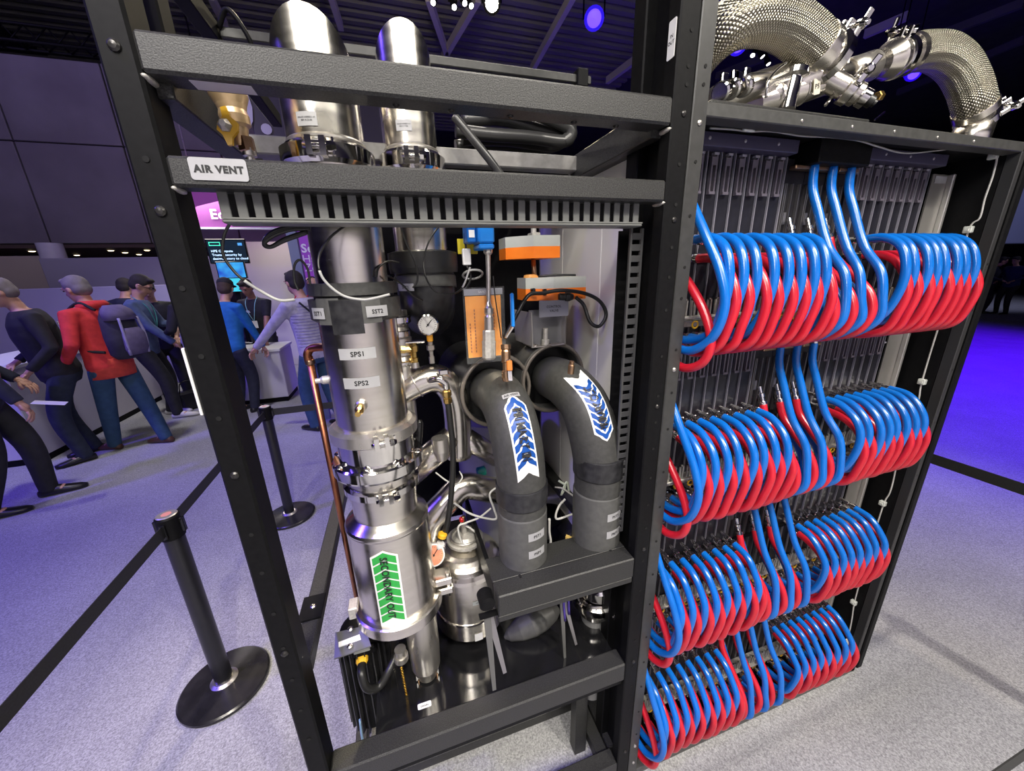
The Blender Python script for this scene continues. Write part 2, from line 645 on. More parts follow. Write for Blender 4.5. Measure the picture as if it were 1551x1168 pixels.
def round_rect(w, h, r, n=4):
    out = []
    for cx, cy, a0 in ((w / 2 - r, h / 2 - r, 0), (-w / 2 + r, h / 2 - r, 90), (-w / 2 + r, -h / 2 + r, 180), (w / 2 - r, -h / 2 + r, 270)):
        for k in range(n + 1):
            a = math.radians(a0 + 90 * k / n)
            out.append((cx + r * math.cos(a), cy + r * math.sin(a)))
    return out


def flat_label(c, ux, uy, w, h, lines, size, parent, base=None, ink=None, name='label_plate', r=0.003, thick=0.0012, gap=1.25, bold=0.02):
    """Rounded plate facing ux x uy with lines of print."""
    c, ux, uy = np.array(c, float), nrm(ux), nrm(uy)
    nz = np.cross(ux, uy)
    pl = obj(name, M().prism([c + ux * a + uy * b for a, b in round_rect(w, h, r)], nz * thick), base or LABEL, parent)
    for i, t in enumerate(lines):
        if t:
            dy = (len(lines) - 1) / 2 - i
            flat_text('lettering', t, size, c + nz * (thick + 0.0004) + uy * dy * size * gap, ux, uy, ink or INK, pl if parent is not None and parent.parent is None else parent, bold)
    return pl


def cyl_map(cx, cy, rad, z0, th0):
    """(u, v) on the skin of an upright cylinder: u runs to the viewer's right, v up."""
    def f(u, v):
        a = th0 + u / rad
        return np.array([cx + rad * math.cos(a), cy + rad * math.sin(a), z0 + v])
    return f


def grid_patch(fm, w, h, nu=10, nv=2, r=0.0):
    v, f = [], []
    for j in range(nv + 1):
        for i in range(nu + 1):
            v.append(fm(-w / 2 + w * i / nu, -h / 2 + h * j / nv))
    for j in range(nv):
        for i in range(nu):
            a = j * (nu + 1) + i
            f.append((a, a + 1, a + nu + 2, a + nu + 1))
    return M().add(v, f, True)


def curved_label(cx, cy, rad, z, deg, w, h, lines, size, parent, base=None, ink=None, name='label_plate', gap=1.25):
    th = math.radians(deg)
    pl = obj(name, grid_patch(cyl_map(cx, cy, rad + 0.0012, z, th), w, h), base or LABEL, parent)
    for i, t in enumerate(lines):
        if t:
            dy = ((len(lines) - 1) / 2 - i) * size * gap
            v, f = text2d(t, size, 0.02)
            fm = cyl_map(cx, cy, rad + 0.0018, z + dy, th)
            obj('lettering', M().add([fm(a, b) for a, b in v], f), ink or INK, pl)
    return pl


def arrow_sticker(fm, L, w, n_chev, color, words, size, parent, tip, tail=0.16, text_flip=1, text_at=0.5, fill=0.6):
    """Chevron arrow on a curved skin. fm(s, t): s along 0..L towards the point, t across."""
    def band(fn, s0, s1, ww, off):
        N, K = 10, 5
        v, f = [], []
        for i in range(N + 1):
            t = -ww / 2 + ww * i / N
            k = tip * (1 - 2 * abs(t) / w) - tip
            for j in range(K + 1):
                v.append(fn(s0 + (s1 - s0) * j / K + k, t, off))
        for i in range(N):
            for j in range(K):
                a = i * (K + 1) + j
                f.append((a, a + K + 1, a + K + 2, a + 1))
        return M().add(v, f, True)
    def long_band(s0, s1, ww, off):
        m = M()
        n = max(1, int((s1 - s0) / 0.012))
        for j in range(n):
            b = band(fm, s0 + (s1 - s0) * j / n, s0 + (s1 - s0) * (j + 1) / n, ww, off)
            m.add(b.v, b.f, True)
        return m
    base = obj('arrow_sticker', long_band(0, L, w, 0.0012), PAPER, parent)
    s0 = L * tail
    step = (L - 0.006 - s0) / n_chev
    for j in range(n_chev):
        obj('chevron', long_band(s0 + j * step + 0.0045, s0 + (j + 1) * step, w - 0.010, 0.0020), color, base)
    for bold, off, mt_, nm in ((0.02, 0.0056, INK, 'lettering'),):
        v, f = text2d(words, size, bold)
        sx = min(1.0, fill * L / (v[:, 0].max() - v[:, 0].min()))
        mt = M()
        for a, b in v:
            mt.v.append(tuple(map(float, fm(L * text_at - text_flip * a * sx - tip * 0.5, text_flip * b, off))))
        mt.f = list(f)
        mt.sm = [False] * len(f)
        obj(nm, mt, mt_, base)
    return base


def bolt_head(p, d, r=0.006):
    return M().lathe(p, d, [(r, 0), (r * 0.95, r * 0.3), (r * 0.6, r * 0.6), (0.0, r * 0.7)], 10)

# ================================================================ the setting
struct('floor', M().box((-26, -9, -0.08), (34, 30, 0.0)), CARPET)
m = M()
m.box((-26, -9, 8.6), (34, 30, 8.8))
ceil = struct('ceiling', m, mat('dark_ceiling', (0.06, 0.06, 0.058), 0.8, 0.0, speck=(0.08, 0.08, 0.078), scale=3))
# dark acoustic slats under the ceiling, in view between the frame posts
slat_mat = mat('ceiling_slat', (0.26, 0.25, 0.245), 0.7)
sl = None
for k in range(46):
    y = 3.2 + k * 0.36
    if sl is None:
        sl = obj('ceiling_slat', M().box((-9, y, 8.30), (9, y + 0.16, 8.58)), slat_mat, ceil)
        sl0 = y
    else:
        c = sl.copy()
        COL.objects.link(c)
        c.parent = ceil
        c.location = (0, y - sl0, 0)
# pale steel girders below the slats
gird = mat('pale_girder', (0.75, 0.70, 0.68), 0.6)
n = 1
for (a, b) in (((648, -6), (676, 78)), ((724, -4), (672, 86)), ((868, -8), (806, 104)), ((960, 92), (920, 122)), ((500, -10), (516, 40)),
               ((318, -8), (342, 40)), ((1375, 24), (1310, 52)), ((1551, 4), (1400, 62)), ((1160, 86), (1085, 116)), ((1100, 40), (1240, -20)), ((1551, 60), (1360, 140))):
    p0, p1 = PZ(*a, 7.9), PZ(*b, 7.9)
    if np.linalg.norm(p1 - p0) > 16:
        p1 = p0 + nrm(p1 - p0) * 16
    struct('trim_%d' % n, M().bar(p0, p1, 0.13, 0.2), gird if n < 8 else mat('dark_girder', (0.13, 0.13, 0.13), 0.6))
    n += 1

conc = mat('concrete_panel', (0.19, 0.175, 0.175), 0.85, 0.0, speck=(0.24, 0.225, 0.225), scale=1.3, bump=0.1)
wall = thing('wall_back', 'grey concrete panel fascia above the booth area', 'wall')
wall['kind'] = 'structure'
del wall['category']
x = -20.0
while x < -0.3:
    w = 1.55
    obj('panel', M().box((x + 0.012, 9.0, 2.52), (x + w - 0.012, 9.4, 4.2), 0.01), conc, wall)
    obj('panel', M().box((x + 0.012, 9.0, 4.22), (x + w - 0.012, 9.4, 5.50), 0.01), conc, wall)
    x += w
obj('backing', M().box((-20, 9.06, 2.5), (-0.3, 9.5, 5.55)), mat('dark_gap', (0.05, 0.045, 0.05), 0.9), wall)
m = M()
m.box((-24, 26, 0), (34, 26.3, 8.6))
struct('wall_rear', m, mat('dark_wall', (0.02, 0.02, 0.028), 0.9))
struct('wall_side', M().box((-24.3, -9, 0), (-24, 26, 8.6)), mat('dark_wall', (0.02, 0.02, 0.028), 0.9))
struct('wall_front', M().box((-26, -9.3, 0), (34, -9, 8.6)), mat('purple_grey_wall', (0.16, 0.14, 0.24), 0.8))
struct('wall_reflector', M().box((-7, -5.2, 0), (8, -5.0, 3.2), 0.01), mat('reflector_pale', (0.62, 0.60, 0.66), 0.6))  # added out of view, reflects light into the steel pipes and the rack
struct('wall_right', M().box((33.7, -9, 0), (34, 26, 8.6)), mat('dark_wall', (0.02, 0.02, 0.028), 0.9))
# grey wall screen far off beside the compute cabinet
struct('wall_partition', M().box((17.5, 8.2, 2.3), (30, 8.5, 5.0), 0.02), mat('slate_wall', (0.13, 0.14, 0.22), 0.8))

# recess below the fascia: soffit with small lamps, pale back wall, column
struct('trim_20', M().box((-20, 9.0, 2.44), (-0.3, 15.0, 2.5)), mat('brown_soffit', (0.10, 0.07, 0.05), 0.6))
struct('wall_recess', M().box((-20, 13.0, 0), (0.4, 13.2, 2.5)), mat('beige_wall', (0.42, 0.40, 0.36), 0.8))
struct('column', M().lathe((P(80, 385, 8.7)[0], 8.7, 0), (0, 0, 1), [(0.17, 0), (0.17, 2.5)], 24), WHITE)
for i, (u, v) in enumerate(((45, 372), (62, 379), (112, 374), (165, 371), (187, 375), (208, 377), (222, 377))):
    yy = 9.5 + 0.7 * (i % 3)
    p = np.array([P(u, v, yy)[0], yy, 2.441])
    t = thing('downlight', 'small round downlight in the brown soffit, %s from the white column' % ('first second third fourth fifth sixth seventh'.split()[i]), 'lamp', tuple(p), 'downlights in the soffit')
    obj('bezel', M().lathe(p, (0, 0, -1), [(0.07, 0), (0.07, 0.015), (0.05, 0.02)], 14), CAST, t)
    obj('lens', M().lathe(p + np.array([0, 0, -0.021]), (0, 0, -1), [(0.05, 0), (0.03, 0.012), (0, 0.014)], 14), mat('lit_lens', (1, 0.8, 0.5), 0.4, emit=(1, 0.78, 0.45), power=5), t)

# booth partition and cabinets behind the visitors
PART = mat('partition_paint', (0.50, 0.48, 0.56), 0.6)
struct('wall_booth', M().box((-9.0, 7.3, 0), (-3.05, 7.42, 1.72), 0.01), PART)
struct('wall_booth_pale', M().box((-5.6, 7.9, 1.2), (-3.1, 8.0, 2.20), 0.01), mat('pale_panel', (0.36, 0.35, 0.37), 0.7))
struct('wall_booth_cream', M().box((-7.6, 8.9, 1.0), (-5.9, 9.0, 2.30), 0.01), mat('cream_panel', (0.55, 0.49, 0.34), 0.7))
struct('wall_booth_white', M().box((-2.7, 8.0, 0), (-1.20, 8.1, 2.46), 0.01), mat('booth_white', (0.62, 0.60, 0.56), 0.6))
struct('wall_booth_edge', M().box((-7.4, 6.6, 0), (-6.42, 6.75, 2.45), 0.02), mat('violet_panel', (0.30, 0.22, 0.62), 0.6))


def desk(name, label, x0, x1, y0, y1, h, topm=WHITE):
    t = thing(name, label, 'counter', ((x0 + x1) / 2, (y0 + y1) / 2, 0), None)
    obj('plinth', M().box((x0 + 0.02, y0 + 0.02, 0), (x1 - 0.02, y1 - 0.02, 0.07)), BLACKS, t)
    obj('carcass', M().box((x0, y0, 0.07), (x1, y1, h - 0.04), 0.008), mat('counter_body', (0.58, 0.56, 0.62), 0.5), t)
    obj('worktop', M().box((x0 - 0.02, y0 - 0.02, h - 0.04), (x1 + 0.02, y1 + 0.02, h), 0.006), topm, t)
    return t


desk('display_counter', 'long pale counter behind the visitor in the red jacket', -4.35, -3.62, 4.0, 6.2, 1.02)
desk('display_counter', 'white counter with a paper cup on it, beside the striped-shirt visitor', -2.5, -1.66, 5.30, 5.95, 0.80)
desk('display_counter', 'pale counter before the visitor in the blue blazer', -3.3, -2.75, 6.2, 6.9, 1.02)

t = thing('purple_banner', 'purple hanging sign with white bold lettering behind the slotted duct', 'sign', tuple(P(372, 345, 7.0)))
a, b = P(296, 293, 7.0), P(452, 345, 7.0)
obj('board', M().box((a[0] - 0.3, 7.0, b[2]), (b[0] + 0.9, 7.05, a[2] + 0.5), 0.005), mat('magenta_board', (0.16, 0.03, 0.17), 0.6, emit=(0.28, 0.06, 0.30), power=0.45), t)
obj('lower_band', M().box((a[0] + 0.42, 6.992, b[2] + 0.02), (b[0] + 0.9, 6.999, b[2] + 0.16)), mat('lilac_band', (0.5, 0.45, 0.6), 0.5), t)
q = P(341, 327, 6.985)
flat_text('lettering', 'Edge', 0.20, q, (1, 0, 0), (0, 0, 1), PAPER, t, 0.03)
obj('hanger_rod', M().cyl((a[0], 7.02, a[2] + 0.4), (a[0], 7.02, 8.6), 0.01, n=6), STEELD, t)
obj('hanger_rod', M().cyl((b[0] + 0.6, 7.02, a[2] + 0.4), (b[0] + 0.6, 7.02, 8.6), 0.01, n=6), STEELD, t)
obj('rim', M().box((a[0] - 0.3, 6.97, b[2] - 0.03), (b[0] + 0.9, 7.06, b[2])), WHITE, t)

t = thing('session_sign', 'purple sign board with white lettering beside the bald visitor', 'sign', tuple(P(480, 430, 5.0)))
a = P(449, 354, 5.0)
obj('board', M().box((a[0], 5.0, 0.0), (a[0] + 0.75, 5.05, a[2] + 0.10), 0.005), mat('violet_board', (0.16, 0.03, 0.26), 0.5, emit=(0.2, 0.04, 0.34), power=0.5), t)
for (wd, u, v, s, bd) in (('Secure', 472, 376, 0.145, 0.03), ('Handle', 476, 392, 0.14, 0.0), ('Zones', 480, 405, 0.14, 0.0)):
    vv, ff = text2d(wd, s, bd)
    q = P(u, v, 4.995)
    x0 = P(456 if wd[0] == 'S' else 459 if wd[0] == 'H' else 461, v, 4.995)[0]
    off = x0 - vv[:, 0].min()
    obj('lettering', M().add([(off + c, 4.994, q[2] + d) for c, d in vv], ff), PAPER, t)

t = thing('wall_screen', 'black wall screen with white and green text above the blue monitor', 'screen', tuple(P(343, 395, 6.8)))
a, b = P(312, 364, 6.8), P(376, 397, 6.8)
obj('bezel', M().box((a[0] - 0.02, 6.8, b[2] - 0.02), (b[0] + 0.02, 6.85, a[2] + 0.02), 0.006), BLACKG, t)
w_, h_ = b[0] - a[0], a[2] - b[2]
obj('display', M().box((a[0], 6.794, b[2]), (b[0], 6.799, a[2])), mat('dark_screen', (0.005, 0.01, 0.016), 0.3, emit=(0.004, 0.012, 0.02), power=1), t)
TW = mat('screen_white', (0.6, 0.8, 0.9), 0.5, emit=(0.55, 0.8, 0.95), power=1.2)
for i, l in enumerate(('HPE Compute', 'Trusted security by', 'design, factory to cloud')):
    vv, ff = text2d(l, h_ * 0.145, 0.02)
    obj('lettering', M().add([(a[0] + w_ * 0.07 + c - vv[:, 0].min(), 6.790, a[2] - h_ * (0.50 + 0.17 * i) + d) for c, d in vv], ff), TW, t)
m = M()
for (x0, x1, z0, z1) in ((0, 1, 0.8, 1), (0, 1, 0, 0.2), (0, 0.06, 0, 1), (0.94, 1, 0, 1)):
    m.box((a[0] + w_ * (0.05 + 0.3 * x0), 6.790, a[2] - h_ * (0.25 - 0.17 * z0)), (a[0] + w_ * (0.05 + 0.3 * x1), 6.793, a[2] - h_ * (0.25 - 0.17 * z1)))
obj('emblem_frame', m, mat('screen_green', (0.1, 0.7, 0.45), 0.5, emit=(0.05, 0.6, 0.38), power=1.2), t)
obj('corner_tag', M().box((a[0] + w_ * 0.82, 6.790, a[2] - h_ * 0.24), (a[0] + w_ * 0.94, 6.793, a[2] - h_ * 0.12)), mat('screen_blue', (0.1, 0.4, 0.7), 0.5, emit=(0.05, 0.25, 0.5), power=1), t)


def glow_screen(name):
    mm = bpy.data.materials.new(name)
    mm.use_nodes = True
    nt = mm.node_tree
    bs = nt.nodes['Principled BSDF']
    tc = nt.nodes.new('ShaderNodeTexCoord')
    nz = nt.nodes.new('ShaderNodeTexNoise')
    nz.inputs['Scale'].default_value = 4
    rp = nt.nodes.new('ShaderNodeValToRGB')
    rp.color_ramp.elements[0].position = 0.35
    rp.color_ramp.elements[1].position = 0.65
    rp.color_ramp.elements[0].color = (0.01, 0.06, 0.5, 1)
    rp.color_ramp.elements[1].color = (0.05, 0.5, 0.9, 1)
    nt.links.new(tc.outputs['Object'], nz.inputs['Vector'])
    nt.links.new(nz.outputs['Fac'], rp.inputs['Fac'])
    nt.links.new(rp.outputs['Color'], bs.inputs['Emission Color'])
    bs.inputs['Emission Strength'].default_value = 1.1
    bs.inputs['Base Color'].default_value = (0.01, 0.02, 0.05, 1)
    return mm


GLOW = glow_screen('blue_picture')
t = thing('monitor', 'blue glowing monitor under the black wall screen', 'screen', tuple(P(350, 421, 6.6)))
a, b = P(327, 398, 6.6), P(373, 420, 6.6)
obj('bezel', M().box((a[0] - 0.015, 6.6, b[2] - 0.015), (b[0] + 0.015, 6.65, a[2] + 0.015), 0.005), BLACKG, t)
obj('display', M().box((a[0], 6.595, b[2]), (b[0], 6.599, a[2])), GLOW, t)
obj('stand', M().box(((a[0] + b[0]) / 2 - 0.04, 6.65, 0.0), ((a[0] + b[0]) / 2 + 0.04, 6.70, a[2] - 0.1)), BLACKS, t)
t = thing('monitor', 'cyan glowing monitor below the blue one, partly behind the staff member', 'screen', tuple(P(356, 441, 6.4)))
a, b = P(341, 422, 6.4), P(370, 441, 6.4)
obj('bezel', M().box((a[0] - 0.012, 6.4, b[2] - 0.012), (b[0] + 0.012, 6.44, a[2] + 0.012), 0.005), BLACKG, t)
obj('display', M().box((a[0], 6.395, b[2]), (b[0], 6.399, a[2])), mat('cyan_screen', (0.02, 0.3, 0.35), 0.3, emit=(0.06, 0.55, 0.65), power=1.0), t)
obj('stand', M().box(((a[0] + b[0]) / 2 - 0.03, 6.44, 0.0), ((a[0] + b[0]) / 2 + 0.03, 6.48, a[2] - 0.1)), BLACKS, t)

# dark exhibit panel with pale lettering, seen through the top of the cooling rack
t = thing('dark_sign_wall', 'dark sign wall with large pale figures above the coiled cables', 'sign', tuple(P(420, 230, 4.2)))
a, b = P(372, 140, 4.2), P(600, 235, 4.2)
obj('board', M().box((a[0], 4.2, b[2] - 0.2), (b[0], 4.26, a[2] + 0.3), 0.01), mat('dark_plum_board', (0.05, 0.04, 0.06), 0.7), t)
flat_text('lettering', '0.1', 0.62, P(385, 163, 4.19) + np.array([0.02, 0, 0]), (1, 0, 0), (0, 0, 1), mat('lilac_print', (0.42, 0.38, 0.5), 0.6), t, 0.02)
obj('post', M().box((a[0] + 0.1, 4.26, 0), (a[0] + 0.2, 4.36, b[2])), mat('blue_grey_post', (0.16, 0.19, 0.26), 0.5), t)
obj('post', M().box((b[0] - 0.2, 4.26, 0), (b[0] - 0.1, 4.36, b[2])), BLACKS, t)

# lattice truss above the concrete fascia
t = thing('lattice_truss', 'black lattice lighting truss above the concrete fascia', 'truss', (-6, 8.8, 5.62))
p0, p1 = np.array([-16, 8.8, 5.62]), np.array([-1.0, 8.8, 5.62])
for dy, dz in ((0, 0), (0.3, 0), (0.15, 0.3)):
    obj('chord', M().cyl(p0 + [0, dy, dz], p1 + [0, dy, dz], 0.028, n=8), BLACKS, t)
mm = M()
for k in range(50):
    xx = -16 + 0.3 * k
    mm.cyl((xx, 8.8, 5.62), (xx + 0.15, 8.95, 5.92), 0.012, n=5).cyl((xx + 0.15, 8.95, 5.92), (xx + 0.3, 9.1, 5.62), 0.012, n=5).cyl((xx, 9.1, 5.62), (xx + 0.3, 8.8, 5.62), 0.012, n=5)
lac = obj('lacing', mm, BLACKS, t)
lac['kind'] = 'stuff'
for xx in (-14, -8, -3):
    obj('hanger', M().cyl((xx, 8.95, 5.92), (xx, 8.95, 8.6), 0.012, n=6), BLACKS, t)


# stage lamps hung under the ceiling
def stage_light(label, p, target, r, lens, group, body=None):
    p = np.array(p, float)
    d = nrm(np.array(target, float) - p)
    t = thing('stage_light', label, 'lamp', tuple(p), group)
    obj('housing', M().lathe(p - d * 0.36, d, [(0.05, 0), (r * 0.8, 0.05), (r * 0.8, 0.22), (r, 0.26), (r, 0.36), (r * 0.92, 0.36)], 18), body or BLACKS, t)
    obj('lens', M().lathe(p - d * 0.012, d, [(r * 0.9, 0), (r * 0.6, 0.02), (0, 0.03)], 18), lens, t)
    yk = M()
    side = nrm(np.cross(d, (0, 0, 1)))
    c = p - d * 0.18
    yk.bar(c + side * (r + 0.01), c + side * (r + 0.01) + np.array([0, 0, r + 0.15]), 0.03, 0.008, up=(d[0], d[1], 0.01))
    yk.bar(c - side * (r + 0.01), c - side * (r + 0.01) + np.array([0, 0, r + 0.15]), 0.03, 0.008, up=(d[0], d[1], 0.01))
    yk.bar(c - side * (r + 0.02) + np.array([0, 0, r + 0.15]), c + side * (r + 0.02) + np.array([0, 0, r + 0.15]), 0.03, 0.01)
    obj('yoke', yk, BLACKS, t)
    obj('hanger', M().cyl(c + np.array([0, 0, r + 0.15]), (c[0], c[1], 8.6), 0.014, n=6), BLACKS, t)
    return t


LW = mat('white_lamp_lens', (1, 1, 1), 0.3, emit=(1, 0.95, 0.85), power=14)
LX = mat('warm_lamp_lens', (1, 0.9, 0.7), 0.3, emit=(1.0, 0.86, 0.55), power=120)
LB = mat('blue_lamp_lens', (0.1, 0.1, 1), 0.3, emit=(0.05, 0.02, 1.0), power=5)
BL = mat('blue_lit_housing', (0.02, 0.02, 0.3), 0.5, emit=(0.02, 0.0, 0.8), power=0.9)
stage_light('bright warm stage lamp shining between the two steel elbows and the post', PZ(745, 5, 6.4), CAM, 0.16, LX, None)
for k, (u, v) in enumerate(((656, 4), (688, 11), (704, 5), (714, 9))):
    q = PZ(u, v, 6.4)
    stage_light('small white stage lamp above the second steel elbow, %s of the row of four' % 'first second third fourth'.split()[k], q, q + np.array([(-.9, 0, .5, .9)[k], -2.0, -2.2]), 0.06, LW, 'white stage lamps')
stage_light('blue stage lamp hanging above the black rack beam', PZ(900, 28, 6.4), CAM + [0.5, 0, 0], 0.19, LB, 'blue stage lamps', BL)
stage_light('blue stage lamp under the arch of the first braided hose', PZ(1118, 68, 6.4), CAM + [1.5, 0, 0], 0.19, LB, 'blue stage lamps', BL)
stage_light('dim blue stage lamp below the second braided hose', PZ(1384, 112, 6.4), CAM + [6, 0, 0], 0.16, LB, 'blue stage lamps', BL)
for k, (u, v) in enumerate(((1140, 84), (1155, 86), (1164, 97), (1349, 113), (1362, 116))):
    q = PZ(u, v, 6.2)
    stage_light('small white stage lamp %s' % ('beneath the first braided hose, nearest the rack post', 'beneath the first braided hose, middle one of three', 'beneath the first braided hose, farthest from the post', 'beneath the second braided hose, nearer the tube', 'beneath the second braided hose, nearer the bend')[k],
                q, q + np.array([(-1.2, 1.0, .4, -1, 1)[k], -1.0, -2.2]), 0.06, LW, 'white stage lamps')

# ---------------------------------------------------------------- rope barrier
def stanchion(x, y, label):
    t = thing('barrier_post', label, 'stanchion', (x, y, 0), 'belt barrier posts')
    obj('base_plate', M().lathe((x, y, 0), (0, 0, 1), [(0.165, 0.0), (0.17, 0.004), (0.17, 0.016), (0.163, 0.022), (0.05, 0.036), (0.045, 0.036), (0.0, 0.036)], 48),
        mat('stanchion_base', (0.035, 0.034, 0.033), 0.22, 0.6, speck=(0.06, 0.058, 0.055), scale=14, roughvar=0.08), t)
    obj('collar', M().lathe((x, y, 0.03), (0, 0, 1), [(0.052, 0), (0.052, 0.008), (0.04, 0.016)], 28), STEELD, t)
    obj('pole', M().lathe((x, y, 0.03), (0, 0, 1), [(0.033, 0), (0.033, 0.80), (0.03, 0.80)], 24), mat('satin_black_pole', (0.012, 0.012, 0.014), 0.3, 0.0, speck=(0.016, 0.016, 0.018), scale=30), t)
    hd = obj('belt_head', M().lathe((x, y, 0.80), (0, 0, 1), [(0.031, 0), (0.038, 0.004), (0.038, 0.092), (0.034, 0.098)], 24), BLACKS, t)
    obj('top_disc', M().lathe((x, y, 0.893), (0, 0, 1), [(0.033, 0), (0.033, 0.007), (0.03, 0.009), (0.0, 0.009)], 24), mat('dull_disc', (0.42, 0.40, 0.38), 0.35, 0.7), hd)
    obj('disc_mark', M().lathe((x, y, 0.9015), (0, 0, 1), [(0.016, 0), (0.016, 0.001), (0.0, 0.001)], 16), mat('disc_red', (0.5, 0.2, 0.16), 0.5), hd)
    for a in range(4):
        d = (math.cos(a * PI / 2), math.sin(a * PI / 2))
        obj('clip_slot', M().box((x + d[0] * 0.04 - 0.008, y + d[1] * 0.04 - 0.008, 0.82), (x + d[0] * 0.04 + 0.008, y + d[1] * 0.04 + 0.008, 0.88), 0.002), BLACKG, hd)
    return t


BELT = mat('black_webbing', (0.012, 0.012, 0.011), 0.6, 0.0, speck=(0.018, 0.018, 0.017), scale=200)


def belt(a, b, parent):
    a, b = np.array(a, float), np.array(b, float)
    obj('belt', M().bar(a, b, 0.0022, 0.048, c=0.0), BELT, parent)


SA = stanchion(-0.918, 0.844, 'black barrier post standing beside the front rack post, nearest the camera')
SB = stanchion(-0.946, 2.133, 'black barrier post farther off, behind the front rack post')
SD = stanchion(2.33, -0.545, 'black barrier post where the belt turns the corner beside the compute cabinet')
SE = stanchion(-0.905, -0.545, 'black barrier post at the front end of the long belt')
belt((-0.92, 0.80, 0.852), (-0.905, -0.50, 0.852), SE)
belt((-0.922, 0.885, 0.852), (-0.944, 2.09, 0.852), SB)
belt((2.33, -0.50, 0.852), (2.32, 2.10, 0.852), SD)
belt((-0.905, 2.133, 0.852), (2.28, 2.14, 0.852), SB)
belt((2.29, -0.545, 0.852), (-0.865, -0.545, 0.852), SD)
SF = stanchion(2.32, 2.14, 'black barrier post hidden beyond the compute cabinet')

# ================================================================ cooling rack: frame
XL0, XL1, XR0, XR1 = -0.324, -0.282, 0.555, 0.600
TOP = 2.62
rack = thing('cooling_rack_frame', 'open black steel rack frame holding the steel pipework', 'rack', ((XL0 + XR1) / 2, 0.4, 0))


def post(x0, x1, inner, y0=0.0, zt=TOP):
    """Front upright: flat front face and a second flange set back."""
    m_ = M().box((x0, y0, 0), (x1, y0 + 0.036, zt), 0.003)
    p = obj('post', m_, BLACKS, rack)
    obj('inner_flange', M().box((x0 if inner > 0 else x1 - 0.02, y0 + 0.034, 0), (x0 + 0.02 if inner > 0 else x1, y0 + 0.11, zt)), BLACKS, p)
    obj('rear_flange', M().box((x0, y0 + 0.105, 0), (x1, y0 + 0.15, zt), 0.003), BLACKS, p)
    return p


pl = obj('post', M().box((XL0, 0.0, 0), (XL1, 0.062, TOP), 0.004), BLACKS, rack)
obj('upper_flange', M().box((XL0, 0.105, 2.05), (XL1, 0.15, TOP), 0.003), BLACKS, pl)
obj('white_strip', M().box((XL0 - 0.0045, 0.002, zat(630, XL0, 0)), (XL0 - 0.0003, 0.012, zat(528, XL0, 0)), 0.001), WHITE, pl)
pr = post(XR0, XR1, -1)
HOLE = mat('hole_black', (0.001, 0.001, 0.001), 0.9)
SCREW = mat('dark_screw', (0.05, 0.048, 0.046), 0.3, 0.7)
HX = (XL0 + XL1) / 2
for v in (241, 437, 540, 634, 810, 868, 930, 982, 1030, 1076, 1120):
    z = zat(v, HX, 0)
    obj('bolt_hole', M().lathe((HX, -0.0006, z), (0, -1, 0), [(0.0042, 0), (0.0042, 0.0006), (0, 0.0006)], 10), HOLE, pl)
for v in (69, 320, 720, 990):
    obj('bolt', bolt_head((HX, 0, zat(v, HX, 0)), (0, -1, 0), 0.0075), SCREW, pl)
HR = (XR0 + XR1) / 2 + 0.004
for v in (45, 100, 128, 249, 310, 375, 420, 470, 540, 600, 640, 680, 724, 765, 800, 850, 895, 930, 970, 1010, 1040, 1075, 1110):
    z = zat(v, HR, 0)
    obj('bolt_hole', M().lathe((HR, -0.0006, z), (0, -1, 0), [(0.0036, 0), (0.0036, 0.0006), (0, 0.0006)], 10), HOLE, pr)
for v in (172, 333, 616, 832, 1002, 1138):
    obj('bolt', bolt_head((HR, 0, zat(v, HR, 0)), (0, -1, 0), 0.006), SCREW, pr)
# front beams
def beam(z0, z1, y0=0.0, y1=0.05, x0=XL1, x1=XR0, c=0.004):
    return obj('beam', M().box((x0, y0, z0), (x1, y1, z1), c), BLACK, rack)


b1 = beam(2.009, 2.056, 0.0, 0.048)
b2 = beam(1.873, 1.913, 0.0, 0.04)
for xx in (0.04, 0.13, 0.235, 0.36, 0.45):
    obj('beam_bolt', bolt_head((xx, 0.030, 2.009), (0, 0, -1), 0.006), SCREW, b1)
obj('beam_sticker', M().box((-0.235, 0.012, 2.0082), (-0.16, 0.04, 2.009)), mat('pale_violet_label', (0.5, 0.46, 0.55), 0.5), b1)
zb1 = zat(1006, 0.555, 0); zb0 = zat(1031, 0.555, 0)
b3 = beam(zb0 + 0.001, zb1, 0.0, 0.055)
obj('beam_ledge', M().box((XL1, 0.012, zb0 - 0.028), (XR0, 0.05, zb0 + 0.001)), BLACKS, b3)
zs1 = zat(846, 0.555, 0.0)
zs0 = zat(884, 0.555, 0.0)
x0s = P(754, 900, 0.0)[0]
# short shelf beam that carries the two black pipes
b4 = obj('shelf_beam', M().box((x0s, 0.0, zs0 + 0.022), (XR0, 0.05, zs1), 0.003), BLACK, rack)
obj('shelf_lip', M().box((x0s, 0.004, zs0), (XR0, 0.05, zs0 + 0.019), 0.002), BLACK, b4)
obj('shelf_plate', M().box((x0s, 0.05, zs1 - 0.006), (XR0, 0.135, zs1), 0.001), BLACK, b4)
obj('shelf_bracket', M().box((x0s, 0.05, zs0), (x0s + 0.012, 0.45, zs1 - 0.006)), BLACKS, b4)
for u, v in ((788, 873), (924, 833)):
    q = PZ(u, v, zs1 + 0.0003)
    obj('slot', M().prism([q + np.array([a * 0.4, b * 1.0, 0]) for a, b in round_rect(0.016, 0.012, 0.004)], (0, 0, 0.0006)), HOLE, b4)
